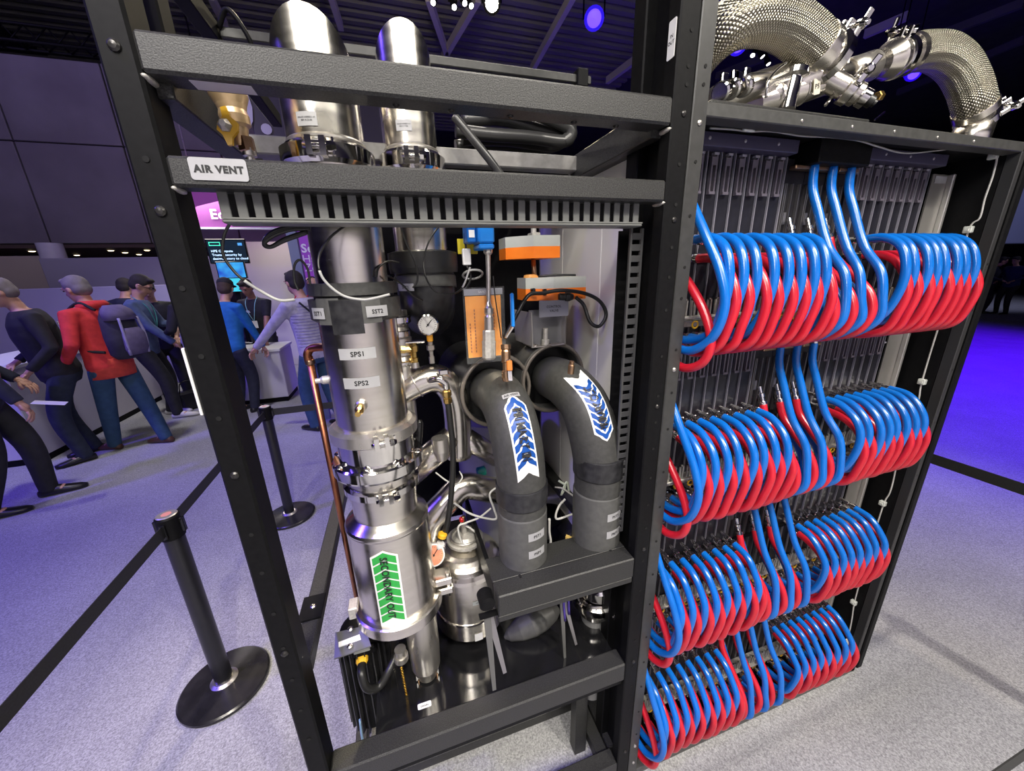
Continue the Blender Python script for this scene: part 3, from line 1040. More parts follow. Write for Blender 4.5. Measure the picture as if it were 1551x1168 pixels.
# beams that run into the depth
for xx, nm in ((XL0, 0), (XR0 + 0.003, 1)):
    obj('side_beam', M().box((xx, 0.06, 2.005), (xx + 0.042, 0.90, 2.045), 0.003), BLACK, rack)
    obj('side_beam', M().box((xx, 0.06, 0.85), (xx + 0.042, 0.90, 0.888), 0.003), BLACK, rack)
    obj('side_beam', M().box((xx, 0.06, 0.04), (xx + 0.042, 0.90, 0.085), 0.003), BLACK, rack)
    xq = -0.17 if nm == 0 else xx
    obj('post', M().box((xq, 0.90, 0), (xq + 0.042, 0.94, 2.045), 0.003), BLACKS, rack)
# sloping gusset plates at the top corners
obj('gusset', M().box((XL1 - 0.002, 0.03, 1.99), (XL1 + 0.02, 0.36, 2.05), 0.002), BLACK, rack)
obj('gusset', M().box((XR0 - 0.022, 0.03, 1.995), (XR0 + 0.002, 0.40, 2.055), 0.002), BLACK, rack)
obj('cross_beam', M().box((XL1, 0.36, 2.012), (XR0, 0.40, 2.05), 0.003), mat('zinc_beam', (0.16, 0.155, 0.15), 0.45, 0.4, speck=(0.22, 0.215, 0.21), scale=40), rack)
q = [P(330, 38, 0.42), P(955, 126, 0.42)]
tb = obj('top_bar', M().box((q[0][0], 0.42, q[0][2] - 0.020), (XR0 + 0.05, 0.445, q[0][2]), 0.002), mat('worn_black', (0.022, 0.022, 0.021), 0.5, 0.1, speck=(0.034, 0.034, 0.032), scale=60), rack)
obj('top_bar_clip', M().box((0.60 * 0.98 - 0.03, 0.41, q[0][2] - 0.03), (0.60 * 0.98 + 0.002, 0.45, q[0][2] + 0.012), 0.002), BLACKS, tb)
obj('top_bar_hook', M().tube(spline([q[0] + [0.0, 0, -0.005], q[0] + [0.03, -0.02, 0.02], q[0] + [0.06, -0.02, -0.03], q[0] + [0.05, 0, -0.06]]), 0.005, 8), BLACKS, tb)
obj('top_side_bar', M().box((XL0, 0.15, q[0][2] - 0.03), (XL0 + 0.03, 0.92, q[0][2] + 0.01), 0.002), BLACKS, rack)
# dark rear panel, deck and lower bars
obj('rear_panel', M().box((-0.05, 0.82, 0.64), (0.60, 0.84, 1.98)), BLACKS, rack)
obj('deck', M().box((XL1 + 0.10, 0.06, zb1 - 0.05), (XR0, 0.92, zb1 - 0.035)), BLACKG, rack)
zl = 0.09
obj('lower_bar', M().box((XL1, 0.24, 0.03), (XR0, 0.30, 0.075), 0.003), BLACK, rack)
obj('lower_bar', M().box((XL1, 0.0, 0.06), (XR0, 0.05, 0.11), 0.003), BLACK, rack)
obj('lower_bar', M().box((XL1, 0.52, 0.03), (XR0, 0.58, 0.075), 0.003), BLACK, rack)
obj('lower_bar', M().box((XR0 - 0.045, 0.05, 0.03), (XR0, 0.90, 0.075), 0.003), BLACK, rack)
obj('inner_upright', M().box((XR0 - 0.10, 0.12, 0), (XR0 - 0.055, 0.16, zb0)), BLACK, rack)
# welded corner seams
for (xx, zz) in ((XL1, 2.006), (XR0, 2.004), (XL1, 1.872), (XR0, 1.872)):
    obj('weld', M().ball((xx, 0.02, zz), (0.006, 0.02, 0.005), 10, 6), CAST, rack)
# bracket on the depth rail
q = PX(492, 965, XL1)
obj('rail_bracket', M().box((XL1 - 0.05, q[1] - 0.01, 0.888), (XL1 + 0.005, q[1] + 0.07, 0.894)), BLACKS, rack)
obj('bolt', bolt_head((XL1 - 0.02, q[1] + 0.03, 0.894), (0, 0, 1), 0.008), STEEL, rack)

# the AIR VENT plate on the second beam
cl = P(332, 257, -0.0005)
wl = P(376, 257, 0)[0] - P(289, 257, 0)[0]
hl = P(332, 240, 0)[2] - P(332, 274, 0)[2]
flat_label(cl, (1, 0, 0), (0, 0, 1), wl, hl, ['AIR VENT'], hl * 0.44, b2, r=0.004, bold=0.055)
# small white plate on the inner face of the centre post
q0, q1 = PX(1003, 45, XR0 - 0.0005), PX(1003, 100, XR0 - 0.0005)
cc = np.array([XR0 - 0.0008, 0.018, (q0[2] + q1[2]) / 2])
flat_label(cc, (0, -1, 0), (0, 0, 1), 0.020, q0[2] - q1[2], ['IN', 'OUT'], 0.008, pr, base=PAPER)

# ---------------------------------------------------------------- slotted cable ducts
dz1, dz0 = zat(292, 0.10, 0.03), zat(341, 0.10, 0.03)
xa, xb = P(334, 320, 0.03)[0], P(972, 330, 0.03)[0]
xb = min(xb, XR0 - 0.002)
du = thing('slotted_cable_duct', 'grey slotted cable duct hanging under the second rack beam', 'duct', ((xa + xb) / 2, 0.05, dz0))
obj('rail', M().box((xa, 0.026, dz0), (xb, 0.07, dz0 + 0.006), 0.002), GREYP, du)
obj('rail', M().box((xa, 0.026, dz0 + 0.006), (xb, 0.029, dz0 + 0.0085)), GREYP, du)
obj('rail', M().box((xa, 0.026, dz1 - 0.005), (xb, 0.075, dz1), 0.001), GREYP, du)
obj('back_strip', M().box((xa, 0.066, dz0), (xb, 0.069, dz1)), mat('dark_duct', (0.02, 0.02, 0.02), 0.6), du)
NT = 33
pitch = (xb - xa) / NT
fm = M().box((xa + pitch * 0.02, 0.028, dz0 + 0.006), (xa + pitch * 0.62, 0.031, dz1 - 0.004), 0.0008)
f0 = obj('duct_finger', fm, GREYP, du)
for k in range(1, NT):
    c = f0.copy()
    COL.objects.link(c)
    c.location = (pitch * k, 0, 0)
# upright duct beside the centre post
xd = XR0 - 0.036
za, zb = zat(345, xd, 0.05), zat(812, xd, 0.05)
dv = thing('slotted_cable_duct', 'black upright slotted duct beside the centre rack post', 'duct', (xd, 0.06, zb))
obj('back_strip', M().box((xd + 0.004, 0.112, zb), (xd + 0.034, 0.116, za)), BLACKS, dv)
DG = mat('duct_grey_dark', (0.05, 0.05, 0.052), 0.45)
obj('rail', M().box((xd, 0.06, zb), (xd + 0.005, 0.066, za)), DG, dv)
obj('rail', M().box((xd + 0.028, 0.06, zb), (xd + 0.034, 0.066, za)), DG, dv)
NV = 34
pz = (za - zb) / NV
g0 = obj('duct_finger', M().box((xd + 0.005, 0.060, zb), (xd + 0.028, 0.063, zb + pz * 0.6), 0.0006), DG, dv)
for k in range(1, NV):
    c = g0.copy()
    COL.objects.link(c)
    c.location = (0, 0, pz * k)

# ================================================================ cooling rack: pipework
AX, AY = -0.08, 0.20


def zf(v, r=0.0, x=AX, y=AY):
    return zat(v, x, y - r)


def ring(name, x, y, z0, z1, r, material, parent, c=0.004, n=40):
    return obj(name, M().lathe((x, y, z0), (0, 0, 1), [(r - c, 0), (r, c), (r, z1 - z0 - c), (r - c, z1 - z0)], n), material, parent)


def clamp(name, x, y, z, h, r, parent, deg=-90, material=None):
    """Sanitary clamp: a split band with a wing-nut bolt."""
    p = obj(name, M().lathe((x, y, z), (0, 0, 1), [(r * 0.90, 0), (r, h * .18), (r, h * .82), (r * 0.90, h)], 40), material or CHROME, parent)
    a = math.radians(deg)
    d = np.array([math.cos(a), math.sin(a), 0])
    s = np.array([-d[1], d[0], 0])
    c = np.array([x, y, z + h / 2]) + d * (r + 0.006)
    m_ = M().bar(c - s * 0.016, c - s * 0.006, h * 0.8, 0.02, up=tuple(d)).bar(c + s * 0.006, c + s * 0.016, h * 0.8, 0.02, up=tuple(d))
    m_.cyl(c - s * 0.022 + d * .004, c + s * 0.03 + d * .004, 0.0045, n=10)
    obj('clamp_bolt', m_, CHROME, p)
    obj('wing_nut', M().lathe(c + s * 0.018 + d * .004, s, [(0.009, 0), (0.009, 0.008), (0.005, 0.014)], 6, smooth=False).bar(c + s * .028 + d * .004 - np.array([0, 0, .014]), c + s * .028 + d * .004 + np.array([0, 0, .014]), 0.006, 0.004, up=tuple(s)), CHROME, p)
    return p


def mitre_elbow(x, y, r, z0, ztop, yback, zback, n=32):
    """Upright pipe cut at 45 degrees and turned to the rear, then down again."""
    m_ = M()
    zc = ztop - r          # centre line height of the run to the rear
    ang = [2 * PI * k / n for k in range(n)]
    ring0 = [(x + r * math.cos(a), y + r * math.sin(a), z0) for a in ang]
    ring1 = [(x + r * math.cos(a), y + r * math.sin(a), zc + r * (-1) * math.sin(a) * -1) for a in ang]
    # the mitre plane: height grows towards the front, so the front skin is tallest
    ring1 = [(x + r * math.cos(a), y + r * math.sin(a), zc - r * math.sin(a)) for a in ang]
    ring2 = [(x + r * math.cos(a), yback + r * math.sin(a), zc - r * math.sin(a) * -1 * -1) for a in ang]
    # the run's far mitre leans the other way
    ring2 = [(x + r * math.cos(a), yback - r * math.sin(a) * -1 * -1, zc - r * math.sin(a)) for a in ang]
    ring3 = [(x + r * math.cos(a), yback - r * math.sin(a), zback) for a in ang]
    rs = [ring0, ring1, ring2, ring3]
    v = [q for rg in rs for q in rg]
    f = [(i * n + k, i * n + (k + 1) % n, (i + 1) * n + (k + 1) % n, (i + 1) * n + k) for i in range(3) for k in range(n)]
    # separate rings so the mitre edges stay crisp
    for i in range(3):
        m_.add(rs[i] + rs[i + 1], [(k, (k + 1) % n, n + (k + 1) % n, n + k) for k in range(n)], True)
    return m_


# ---- tall steel column with the SECONDARY OUT filter
col = thing('steel_pipe_column', 'tall steel pipe column with a green SECONDARY OUT arrow on its lower vessel', 'pipe', (AX, AY, 0.55))
RU = 0.068
zt = zf(8, RU)
zcl0, zcl1 = zf(243, 0.085), zf(206, 0.085)
obj('elbow_pipe', mitre_elbow(AX - 0.012, AY, RU, zcl1, zt + 0.005, 0.40, 1.62), STEEL, col)
cl_ = clamp('pipe_clamp', AX - 0.01, AY, zcl0, zcl1 - zcl0, 0.086, col, -95)
ring('pipe_ferrule', AX - 0.01, AY, zcl1, zcl1 + 0.012, RU + 0.004, STEELD, col)
curved_label(AX - 0.012, AY, RU, zf(181, RU), -106, 0.036, 0.022, ['P/N 8Y-N500211-9', 'REV A 23.06'], 0.0036, cl_, base=LABEL)
z2 = zf(432, 0.085)
obj('upper_pipe', M().lathe((AX, AY, z2), (0, 0, 1), [(0.073, 0), (0.073, zcl0 - z2)], 40), STEEL, col)
# foam wrap with two sensor labels
z3, z4, z5 = zf(448, 0.095), zf(454, 0.09), zf(490, 0.095)
ztb = zf(506, 0.095)
wrap = obj('foam_wrap', M().lathe((AX, AY, z5), (0, 0, 1), [(0.086, 0), (0.094, 0.006), (0.094, z4 - z5), (0.082, z4 - z5), (0.082, z3 - z5), (0.091, z3 - z5), (0.090, z2 - z5 + .004), (0.07, z2 - z5 + .004)], 40), FOAM, col)
for dg in (-120, -72):
    obj('foam_tab', grid_patch(cyl_map(AX, AY, 0.0955, (z4 + z5) / 2 + 0.001, math.radians(dg)), 0.052, z4 - z5 + 0.006), FOAML, wrap)
obj('foam_tab', grid_patch(cyl_map(AX, AY, 0.0965, (z4 + ztb) / 2, math.radians(-98)), 0.062, z4 - ztb), FOAMT, wrap)
curved_label(AX, AY, 0.097, (z4 + z5) / 2 - .002, -134, 0.036, 0.022, ['SST1'], 0.0115, wrap)
curved_label(AX, AY, 0.097, (z4 + z5) / 2 - .002, -62, 0.046, 0.022, ['SST2'], 0.0115, wrap)
z6 = zf(664, 0.082)
RS = 0.082
obj('sensor_pipe', M().lathe((AX, AY, z6), (0, 0, 1), [(RS, 0), (RS, z5 - z6 + 0.004)], 44), STEEL, col)
sp = curved_label(AX, AY, RS, zf(536, RS), -94, 0.076, 0.024, ['SPS1'], 0.0145, col)
curved_label(AX, AY, RS, zf(580, RS), -94, 0.076, 0.024, ['SPS2'], 0.0145, col)
zp = zf(612, RS)
q = np.array([AX - 0.012, AY - RS, zp])
tap = obj('sensor_tap', M().lathe(q + [0, 0.004, 0], (-0.12, -1, -.15), [(0.013, 0), (0.013, 0.010), (0.010, 0.014)], 16), STEELD, col)
obj('brass_nipple', M().lathe(q + [-.002, -0.008, -.002], (-0.12, -1, -.15), [(0.008, 0), (0.008, 0.010), (0.0095, 0.011), (0.0095, 0.018), (0.006, 0.022), (0.006, 0.034)], 12), BRASS, tap)
q = np.array([AX - RS, AY + 0.01, zf(585, RS)])
obj('side_tap', M().lathe(q, (-1, -.1, 0), [(0.01, 0), (0.01, 0.014), (0.006, 0.02), (0.006, 0.03)], 12), CAST, col)
# ring flanges
zz = [zf(v, 0.1) for v in (660, 684, 694, 714, 736, 752, 766, 780)]
c1_ = clamp('ring_clamp', AX, AY, zz[1], zz[0] - zz[1], 0.101, col, -80, STEELD)
obj('bolted_flange', M().lathe((AX, AY, zz[4]), (0, 0, 1), [(0.088, 0), (0.105, 0.004), (0.108, 0.010), (0.108, zz[3] - zz[4] - 0.004), (0.104, zz[3] - zz[4]), (0.090, zz[3] - zz[4] + .001), (0.090, zz[1] - zz[4])], 44), CHROME, col)
fl = col.children[-1]
fb = bolt_head((0, 0, 0), (0, 0, 1), 0.011)
for k in range(8):
    a = math.radians(-150 + 45 * k)
    obj('flange_bolt', bolt_head((AX + 0.098 * math.cos(a), AY + 0.098 * math.sin(a), zz[3] - 0.002), (0, 0, 1), 0.011), CHROME, fl)
obj('neck', M().lathe((AX, AY, zz[7]), (0, 0, 1), [(0.082, 0), (0.082, zz[4] - zz[7])], 40), STEEL, col)
clamp('ring_clamp', AX, AY, zz[6], zz[5] - zz[6], 0.092, col, -84)
# vessel
zv0, zv1, zn = zf(950, 0.112), zf(822, 0.108), zf(800, 0.09)
ves = obj('filter_vessel', M().lathe((AX, AY, zv0), (0, 0, 1), [(0.104, 0), (0.104, zv1 - zv0 - .004), (0.1055, zv1 - zv0), (0.1055, zv1 - zv0 + .004), (0.102, zv1 - zv0 + .010), (0.080, zn - zv0), (0.080, zz[7] - zv0 + 0.004)], 48), STEEL, col)
zr = zf(968, 0.118)
obj('foot_ring', M().lathe((AX, AY, zr), (0, 0, 1), [(0.100, 0), (0.119, 0.001), (0.119, zv0 - zr - .003), (0.114, zv0 - zr), (0.104, zv0 - zr + .001)], 48), STEEL, col)
RV = 0.104
zs_top, zs_bot = zf(832, RV), zf(945, RV)
Ls, th0 = zs_top - zs_bot, math.radians(-98)
lean = 0.0


def fm_sec(s, t, off):
    a = th0 + t / RV
    return np.array([AX + (RV + off) * math.cos(a), AY + (RV + off) * math.sin(a), zs_bot + s])


arrow_sticker(fm_sec, Ls, 0.066, 8, STICKG, 'SECONDARY OUT', 0.0235, ves, 0.020, tail=0.10, text_at=0.57, fill=0.80)
curved_label(AX, AY, RV, zf(953, RV), -84, 0.044, 0.014, ['DRAIN'], 0.0125, ves, base=mat('clear_tape', (0.5, 0.48, 0.45), 0.3, 0.6))
# lifting lugs beside the foot ring
obj('foot_lug', M().box((AX - 0.135, AY - 0.02, zr + 0.004), (AX - 0.11, AY + 0.02, zr + 0.04), 0.002), CAST, col)
obj('foot_lug', M().box((AX + 0.100, AY - 0.03, zr + 0.045), (AX + 0.150, AY + 0.02, zr + 0.068), 0.003).box((AX + 0.100, AY - 0.03, zr + 0.012), (AX + 0.150, AY + 0.02, zr + 0.034), 0.003).cyl((AX + 0.138, AY - 0.018, zr + 0.0), (AX + 0.138, AY - 0.018, zr + 0.08), 0.007, n=10), STEEL, col)
# drain leg
dx, dy = AX + 0.048, AY - 0.01
zd = [zat(v, dx, dy - 0.045) for v in (955, 1000, 1026, 1034, 1042)]
obj('drain_leg', M().lathe((dx, dy, zd[4]), (0, 0, 1), [(0.030, 0), (0.032, 0.008), (0.043, zd[2] - zd[4]), (0.046, zd[1] - zd[4]), (0.047, zr - zd[4] + 0.01)], 32), STEELD, col)
obj('drain_cap', M().box((dx - 0.036, dy - 0.012, zd[4] - 0.004), (dx - 0.022, dy + 0.012, zd[4] + 0.02), 0.002).box((dx + 0.022, dy - 0.012, zd[4] - 0.004), (dx + 0.036, dy + 0.012, zd[4] + 0.02), 0.002), CHROME, col)
q = np.array([dx, dy - 0.02, zd[4]])
obj('drain_hook', M().tube(fillet([q + [-0.028, 0, 0.01], q + [-0.026, -.004, -0.055], q + [0.022, -.006, -0.06], q + [0.030, 0, 0.012]], 0.01), 0.0022, 8).torus(q + [0.036, -.004, -0.03], (0, 1, 0), 0.006, 0.0018, 14, 6), BRONZE, col)
# short drain cock with a gold chain
q = P(607, 990, 0.16)
ck = obj('drain_cock', M().lathe(q + [0, 0, 0.018], (0, 0, -1), [(0.016, 0), (0.016, 0.022), (0.02, 0.023), (0.02, 0.04), (0.012, 0.043)], 14), STEELD, col)
mm = M()
qa, qb = P(608, 1012, 0.15), P(618, 1064, 0.15)
for k in range(26):
    c = qa + (qb - qa) * k / 25
    mm.torus(c, (1, 0.2, 0) if k % 2 else (0.1, 1, 0), 0.0035, 0.0013, 8, 4)
obj('chain', mm, GOLD, ck)

# ---- second upright steel pipe, running down into black foam
BX, BY = 0.088, 0.36
RB = 0.062
z_ = lambda v, r=RB: zat(v, BX, BY - r)
sec = thing('steel_riser_pipe', 'shorter steel riser pipe with a clamp, running down into black foam', 'pipe', (BX, BY, z_(430)))
zc0, zc1 = z_(254, 0.08), z_(221, 0.08)
obj('elbow_pipe', mitre_elbow(BX - 0.004, BY, RB, zc1, z_(29) + 0.003, 0.56, 1.7), STEEL, sec)
c2_ = clamp('pipe_clamp', BX - 0.004, BY, zc0, zc1 - zc0, 0.08, sec, -95)
ring('pipe_ferrule', BX - 0.004, BY, zc1, zc1 + 0.012, RB + 0.004, STEELD, sec)
curved_label(BX - 0.004, BY, RB, z_(190), -106, 0.036, 0.022, ['P/N 8Y-N500211-4', 'REV A 17.06'], 0.0036, c2_, base=LABEL)
zq = z_(408)
obj('lower_pipe', M().lathe((BX, BY, zq), (0, 0, 1), [(0.064, 0), (0.066, zc0 - zq)], 36), STEEL, sec)
zq2 = z_(470)
fw = obj('foam_elbow', M().tube(spline([(BX, BY, zq + 0.02), (BX, BY, zq - 0.01), (BX + 0.002, BY + 0.008, zq - 0.05), (BX + 0.004, BY + 0.04, zq - 0.09), (BX + 0.01, BY + 0.12, zq - 0.12), (BX + 0.012, BY + 0.25, zq - 0.125)], 6), [0.078] * 31, 28), FOAMT, sec)
obj('foam_collar', M().lathe((BX, BY, zq - 0.008), (0, 0, 1), [(0.088, 0), (0.09, 0.012), (0.09, 0.05), (0.07, 0.055)], 36), RUBBER, sec)
obj('foam_strap', M().lathe((BX, BY, zq - 0.05), (0, 0.12, 1), [(0.082, 0), (0.083, 0.004), (0.083, 0.03), (0.08, 0.034)], 32), FOAM, sec)
curved_label(BX, BY, 0.084, zq - 0.042, -132, 0.05, 0.018, ['SRT1'], 0.0095, sec)

# ---- steel branch line behind the column: riser, gauge bend and lower wye
br = thing('steel_branch_line', 'steel branch line with a bend and wye behind the pipe column', 'pipe', tuple(P(640, 720, 0.33)))
Yb = 0.33
rB = 0.033
obj('riser_tube', M().tube([P(600, 470, Yb), P(626, 712, Yb)], 0.027, 20), STEELD, br)
for v, h, rr in ((484, 0.02, 0.036), (505, 0.018, 0.031), (524, 0.05, 0.033), (548, 0.012, 0.034), (694, 0.02, 0.034)):
    u = 600 + (v - 470) * 26 / 242
    c = P(u, v, Yb)
    obj('tube_ferrule', M().lathe(c, (0, 0, 1), [(rr - .003, -h / 2), (rr, -h / 2 + .003), (rr, h / 2 - .003), (rr - .003, h / 2)], 24), CHROME if h < 0.04 else STEELD, br)
bend = spline([P(604, 596, Yb), P(628, 582, Yb), P(652, 573, Yb), P(672, 578, Yb + .005), P(687, 598, Yb + .01), P(693, 632, Yb + .015), P(695, 690, Yb + .02)], 8)
obj('bend_tube', M().tube(bend, 0.040, 26), STEEL, br)
obj('weld_bead', M().torus(P(630, 581, Yb), P(644, 575, Yb) - P(612, 591, Yb), 0.0402, 0.0018, 26, 6), STEELD, br)
obj('diagonal_tube', M().tube([P(694, 655, Yb + 0.02), P(616, 722, Yb)], 0.040, 24), STEEL, br)
obj('diagonal_tube', M().tube([P(690, 655, Yb + 0.02), P(752, 692, Yb + 0.05)], 0.034, 24), STEEL, br)
obj('lower_tube', M().tube(fillet([P(760, 745, 0.36), P(700, 734, 0.36), P(648, 790, 0.33), P(640, 850, 0.33)], 0.05, 8), 0.043, 26), STEEL, br)
obj('spray_cone', M().lathe(P(668, 682, 0.3), (0.02, 0, -1), [(0.024, -0.04), (0.024, 0), (0.016, 0.03), (0.012, 0.032)], 18), STEELD, br)
q = P(672, 574, 0.285)
sf = obj('drain_fitting', M().tube(spline([P(650, 576, 0.29), P(664, 574, 0.27), P(674, 580, 0.27), P(677, 590, 0.27)], 5), 0.009, 12), CHROME, br)
obj('lever', M().box(q + np.array([-0.012, -0.008, 0.012]), q + np.array([0.014, 0.004, 0.028]), 0.003), CHROME, br)
q = P(677, 597, 0.27)
obj('brass_nut', M().lathe(q + [0, 0, .012], (0.02, 0, -1), [(0.010, 0), (0.0125, 0.003), (0.0125, 0.016), (0.009, 0.017), (0.009, 0.022), (0.012, 0.024), (0.012, 0.036), (0.008, 0.04)], 8, smooth=False), BRASS, br)
obj('valve_flap', M().tube(spline([P(624, 668, 0.27), P(634, 640, 0.26), P(632, 676, 0.26), P(630, 690, .27)]), 0.012, 12), BLACKG, br)
obj('valve_body', M().box(P(620, 690, 0.29) - 0.02, P(622, 690, 0.29) + 0.024, 0.006), CHROME, br)

# drain hose dropping from the brass nut
tag(obj('drain_hose', M().tube(spline([P(678, 606, 0.27), P(682, 640, 0.27), P(686, 680, 0.27), P(685, 730, 0.26), P(679, 785, 0.25), P(672, 812, 0.25)], 8), 0.0085, 14), RUBBER),
    'slim black hose hanging from the brass nut under the steel bend', 'hose')
# brass bleed valve on the bend
bv = thing('bleed_valve', 'brass bleed valve with a chrome tee lever on the steel bend', 'valve', tuple(P(625, 545, 0.31)))
q = P(626, 532, 0.31)
obj('valve_body', M().lathe(q + [0, 0, -0.03], (0, 0, 1), [(0.012, 0), (0.012, 0.012), (0.009, 0.014), (0.009, 0.028), (0.014, 0.03), (0.014, 0.045), (0.010, 0.05)], 8, smooth=False), BRASS, bv)
obj('valve_arm', M().lathe(q + [0, 0, 0.006], (-1, -.2, 0.1), [(0.011, 0), (0.011, 0.022), (0.013, 0.023), (0.013, 0.034)], 8, smooth=False), BRASS, bv)
obj('lever', M().box(q + np.array([-0.02, -0.012, 0.022]), q + np.array([0.032, 0.004, 0.029]), 0.002), CHROME, bv)
obj('weld_boss', M().lathe(q + [0, 0, -0.045], (0, 0, 1), [(0.013, 0), (0.011, 0.016)], 14), STEELD, bv)


def gauge(name, label, c, d, r, dial, rim, up=(0, 0, 1)):
    t = thing(name, label, 'gauge', tuple(c))
    d = nrm(d)
    x = nrm(np.cross(up, d)); x = -x if False else x
    y = np.cross(d, x)
    obj('case', M().lathe(c - d * 0.022, d, [(r * .9, 0), (r, 0.004), (r, 0.024), (r * .88, 0.026), (r * .88, 0.022)], 28), rim, t)
    obj('dial', M().lathe(c + d * 0.001, d, [(r * 0.88, 0), (r * 0.88, 0.0006), (0, 0.0006)], 28), dial, t)
    mk = M()
    for k in range(19):
        a = math.radians(-135 + 15 * k)
        e = x * math.sin(a) + y * math.cos(a)
        mk.bar(c + d * 0.002 + e * r * 0.64, c + d * 0.002 + e * r * (0.80 if k % 3 == 0 else 0.74), r * 0.03, 0.0004, up=tuple(d))
    tk = obj('scale_marks', mk, INK, t)
    a = math.radians(40)
    e = x * math.sin(a) + y * math.cos(a)
    obj('needle', M().bar(c + d * 0.0028 - e * r * 0.25, c + d * 0.0028 + e * r * 0.62, r * 0.07, 0.0006, up=tuple(d)), INK, t)
    obj('hub', M().lathe(c + d * 0.002, d, [(r * 0.1, 0), (r * 0.1, 0.002), (0, 0.002)], 12), INK, t)
    return t, x, y


c = P(648, 492, 0.30)
g1, gx, gy = gauge('pressure_gauge', 'round white-faced pressure gauge on a brass stem above the steel bend', c, CAM - c + np.array([0, 0, -0.15]), 0.028, DIAL, CHROME)
q = P(651, 512, 0.315)
obj('orange_nut', M().box(q + np.array([-0.008, -0.008, -0.010]), q + np.array([0.008, 0.008, 0.014]), 0.003), mat('amber_plastic', (0.85, 0.38, 0.02), 0.4), g1)
obj('stem', M().lathe(q + [0, 0, -0.01], (0, 0, -1), [(0.007, 0), (0.007, 0.008), (0.011, 0.01), (0.011, 0.022), (0.006, 0.026), (0.006, 0.04), (0.008, 0.042), (0.008, 0.06)], 8, smooth=False), STEELD, g1)

c = P(657, 841, 0.225)
g2, gx, gy = gauge('flow_gauge', 'white flow gauge with a red dial between the filter vessel and the tank', c, CAM - c + np.array([0.0, 0, -0.3]), 0.032, DIALR, WHITE)
for a_, b_ in (((668, 822), (663, 832)), ((653, 862), (651, 882))):
    q0, q1 = P(*a_, 0.24), P(*b_, 0.24)
    obj('white_joint', M().cyl(q0, q1, 0.012, n=14), WHITE, g2)
q = P(669, 813, 0.24)
obj('yellow_ring', M().lathe(q, q - P(661, 836, .24), [(0.014, 0), (0.014, 0.01), (0.010, 0.013)], 16), YELLOW, g2)
q = P(650, 874, 0.24)
obj('yellow_ring', M().lathe(q, (0, 0, -1), [(0.014, 0), (0.014, 0.01), (0.010, 0.013)], 16), YELLOW, g2)
obj('green_tee', M().ball(P(652, 886, 0.25), (0.016, 0.014, 0.012), 12, 8), BRASS, g2)

# ---- expansion tank
TX, TY = P(711, 900, 0.31)[0], 0.31
zt_ = lambda v, r=0.0: zat(v, TX, TY - r)
tk = thing('expansion_tank', 'round-shouldered steel tank marked 12 PSI below the black pipes', 'tank', (TX, TY, zt_(988, 0.08)))
RT = 0.116
zb_, zsh = zt_(972, RT), zt_(888, RT)
prof = [(0.0, -0.028), (0.05, -0.024), (0.09, -0.013), (RT, 0.006), (RT, zsh - zb_)]
for k in range(1, 8):
    a = k / 8 * PI / 2
    prof.append((0.034 + (RT - 0.034) * math.cos(a), zsh - zb_ + 0.065 * math.sin(a)))
prof += [(0.034, zsh - zb_ + 0.066), (0.034, zsh - zb_ + 0.080)]
tb_ = obj('tank_shell', M().lathe((TX, TY, zb_), (0, 0, 1), prof, 44), STEEL, tk)
zk = zsh + 0.078
obj('neck_flange', M().lathe((TX, TY, zk), (0, 0, 1), [(0.034, -.01), (0.056, 0), (0.059, 0.004), (0.059, 0.012), (0.054, 0.014), (0.040, 0.014), (0.030, 0.024), (0.010, 0.030), (0.010, 0.06)], 32), CAST, tk)
obj('neck_flange', M().torus((TX, TY, zk + 0.018), (0, 0, 1), 0.046, 0.004, 28, 8), STEELD, tk)
obj('band', M().lathe((TX, TY, zt_(948, RT)), (0, 0, 1), [(RT + .002, 0), (RT + .004, 0.002), (RT + .004, 0.006), (RT + .002, 0.008)], 40), CHROME, tk)
obj('foot_skirt', M().lathe((TX, TY, zb_ - 0.032), (0, 0, 1), [(0.062, 0), (0.064, 0.012), (0.05, 0.016)], 36), CHROME, tk)
curved_label(TX, TY, RT, zt_(914, RT), -84, 0.040, 0.015, ['12 PSI'], 0.008, tk, base=mat('dull_tape', (0.34, 0.36, 0.35), 0.5))
curved_label(TX, TY, RT, zt_(965, RT), -88, 0.026, 0.030, [], 0.004, tk, base=PAPER)
obj('valve_stem', M().lathe((TX, TY, zk + 0.05), (0, 0, 1), [(0.007, 0), (0.007, 0.04), (0.004, 0.042)], 10), BRONZE, tk)
obj('red_ring', M().lathe((TX - 0.006, TY, zk + 0.075), (0, 0, 1), [(0.008, 0), (0.008, 0.01), (0.006, 0.012)], 10), RED, tk)

# white sensor cables looped over the tank
tag(obj('sensor_cable', M().tube(spline([P(744, 770, 0.3), P(726, 784, 0.29), P(706, 792, 0.28), P(694, 800, 0.28), P(704, 830, 0.27), P(722, 835, 0.27), P(727, 815, 0.28), P(712, 800, 0.29), P(697, 793, 0.3)], 8), 0.0032, 8), CABLEW),
    'white sensor cable looped over the neck of the steel tank', 'cable')
tag(obj('sensor_cable', M().tube(spline([P(660, 716, 0.28), P(676, 728, 0.28), P(690, 734, 0.28), P(700, 724, 0.28), P(696, 714, 0.3)], 8), 0.0022, 8), CABLEW),
    'thin pale cable hooked round the lower steel tube', 'cable')
tag(obj('sensor_cable', M().tube(spline([P(688, 762, 0.3), P(712, 778, 0.29), P(740, 786, 0.28), P(752, 785, 0.28), P(748, 770, 0.28), P(742, 748, 0.29), P(758, 735, .3)], 8), 0.0035, 8), CABLEW),
    'thicker white cable tied to the lower steel tube beside the PRIMARY IN pipe', 'cable')
m = M().tube(spline([P(841, 738, 0.3), P(852, 740, 0.27), P(864, 748, 0.2), P(874, 754, 0.14), P(880, 742, 0.12)], 8), 0.003, 8)
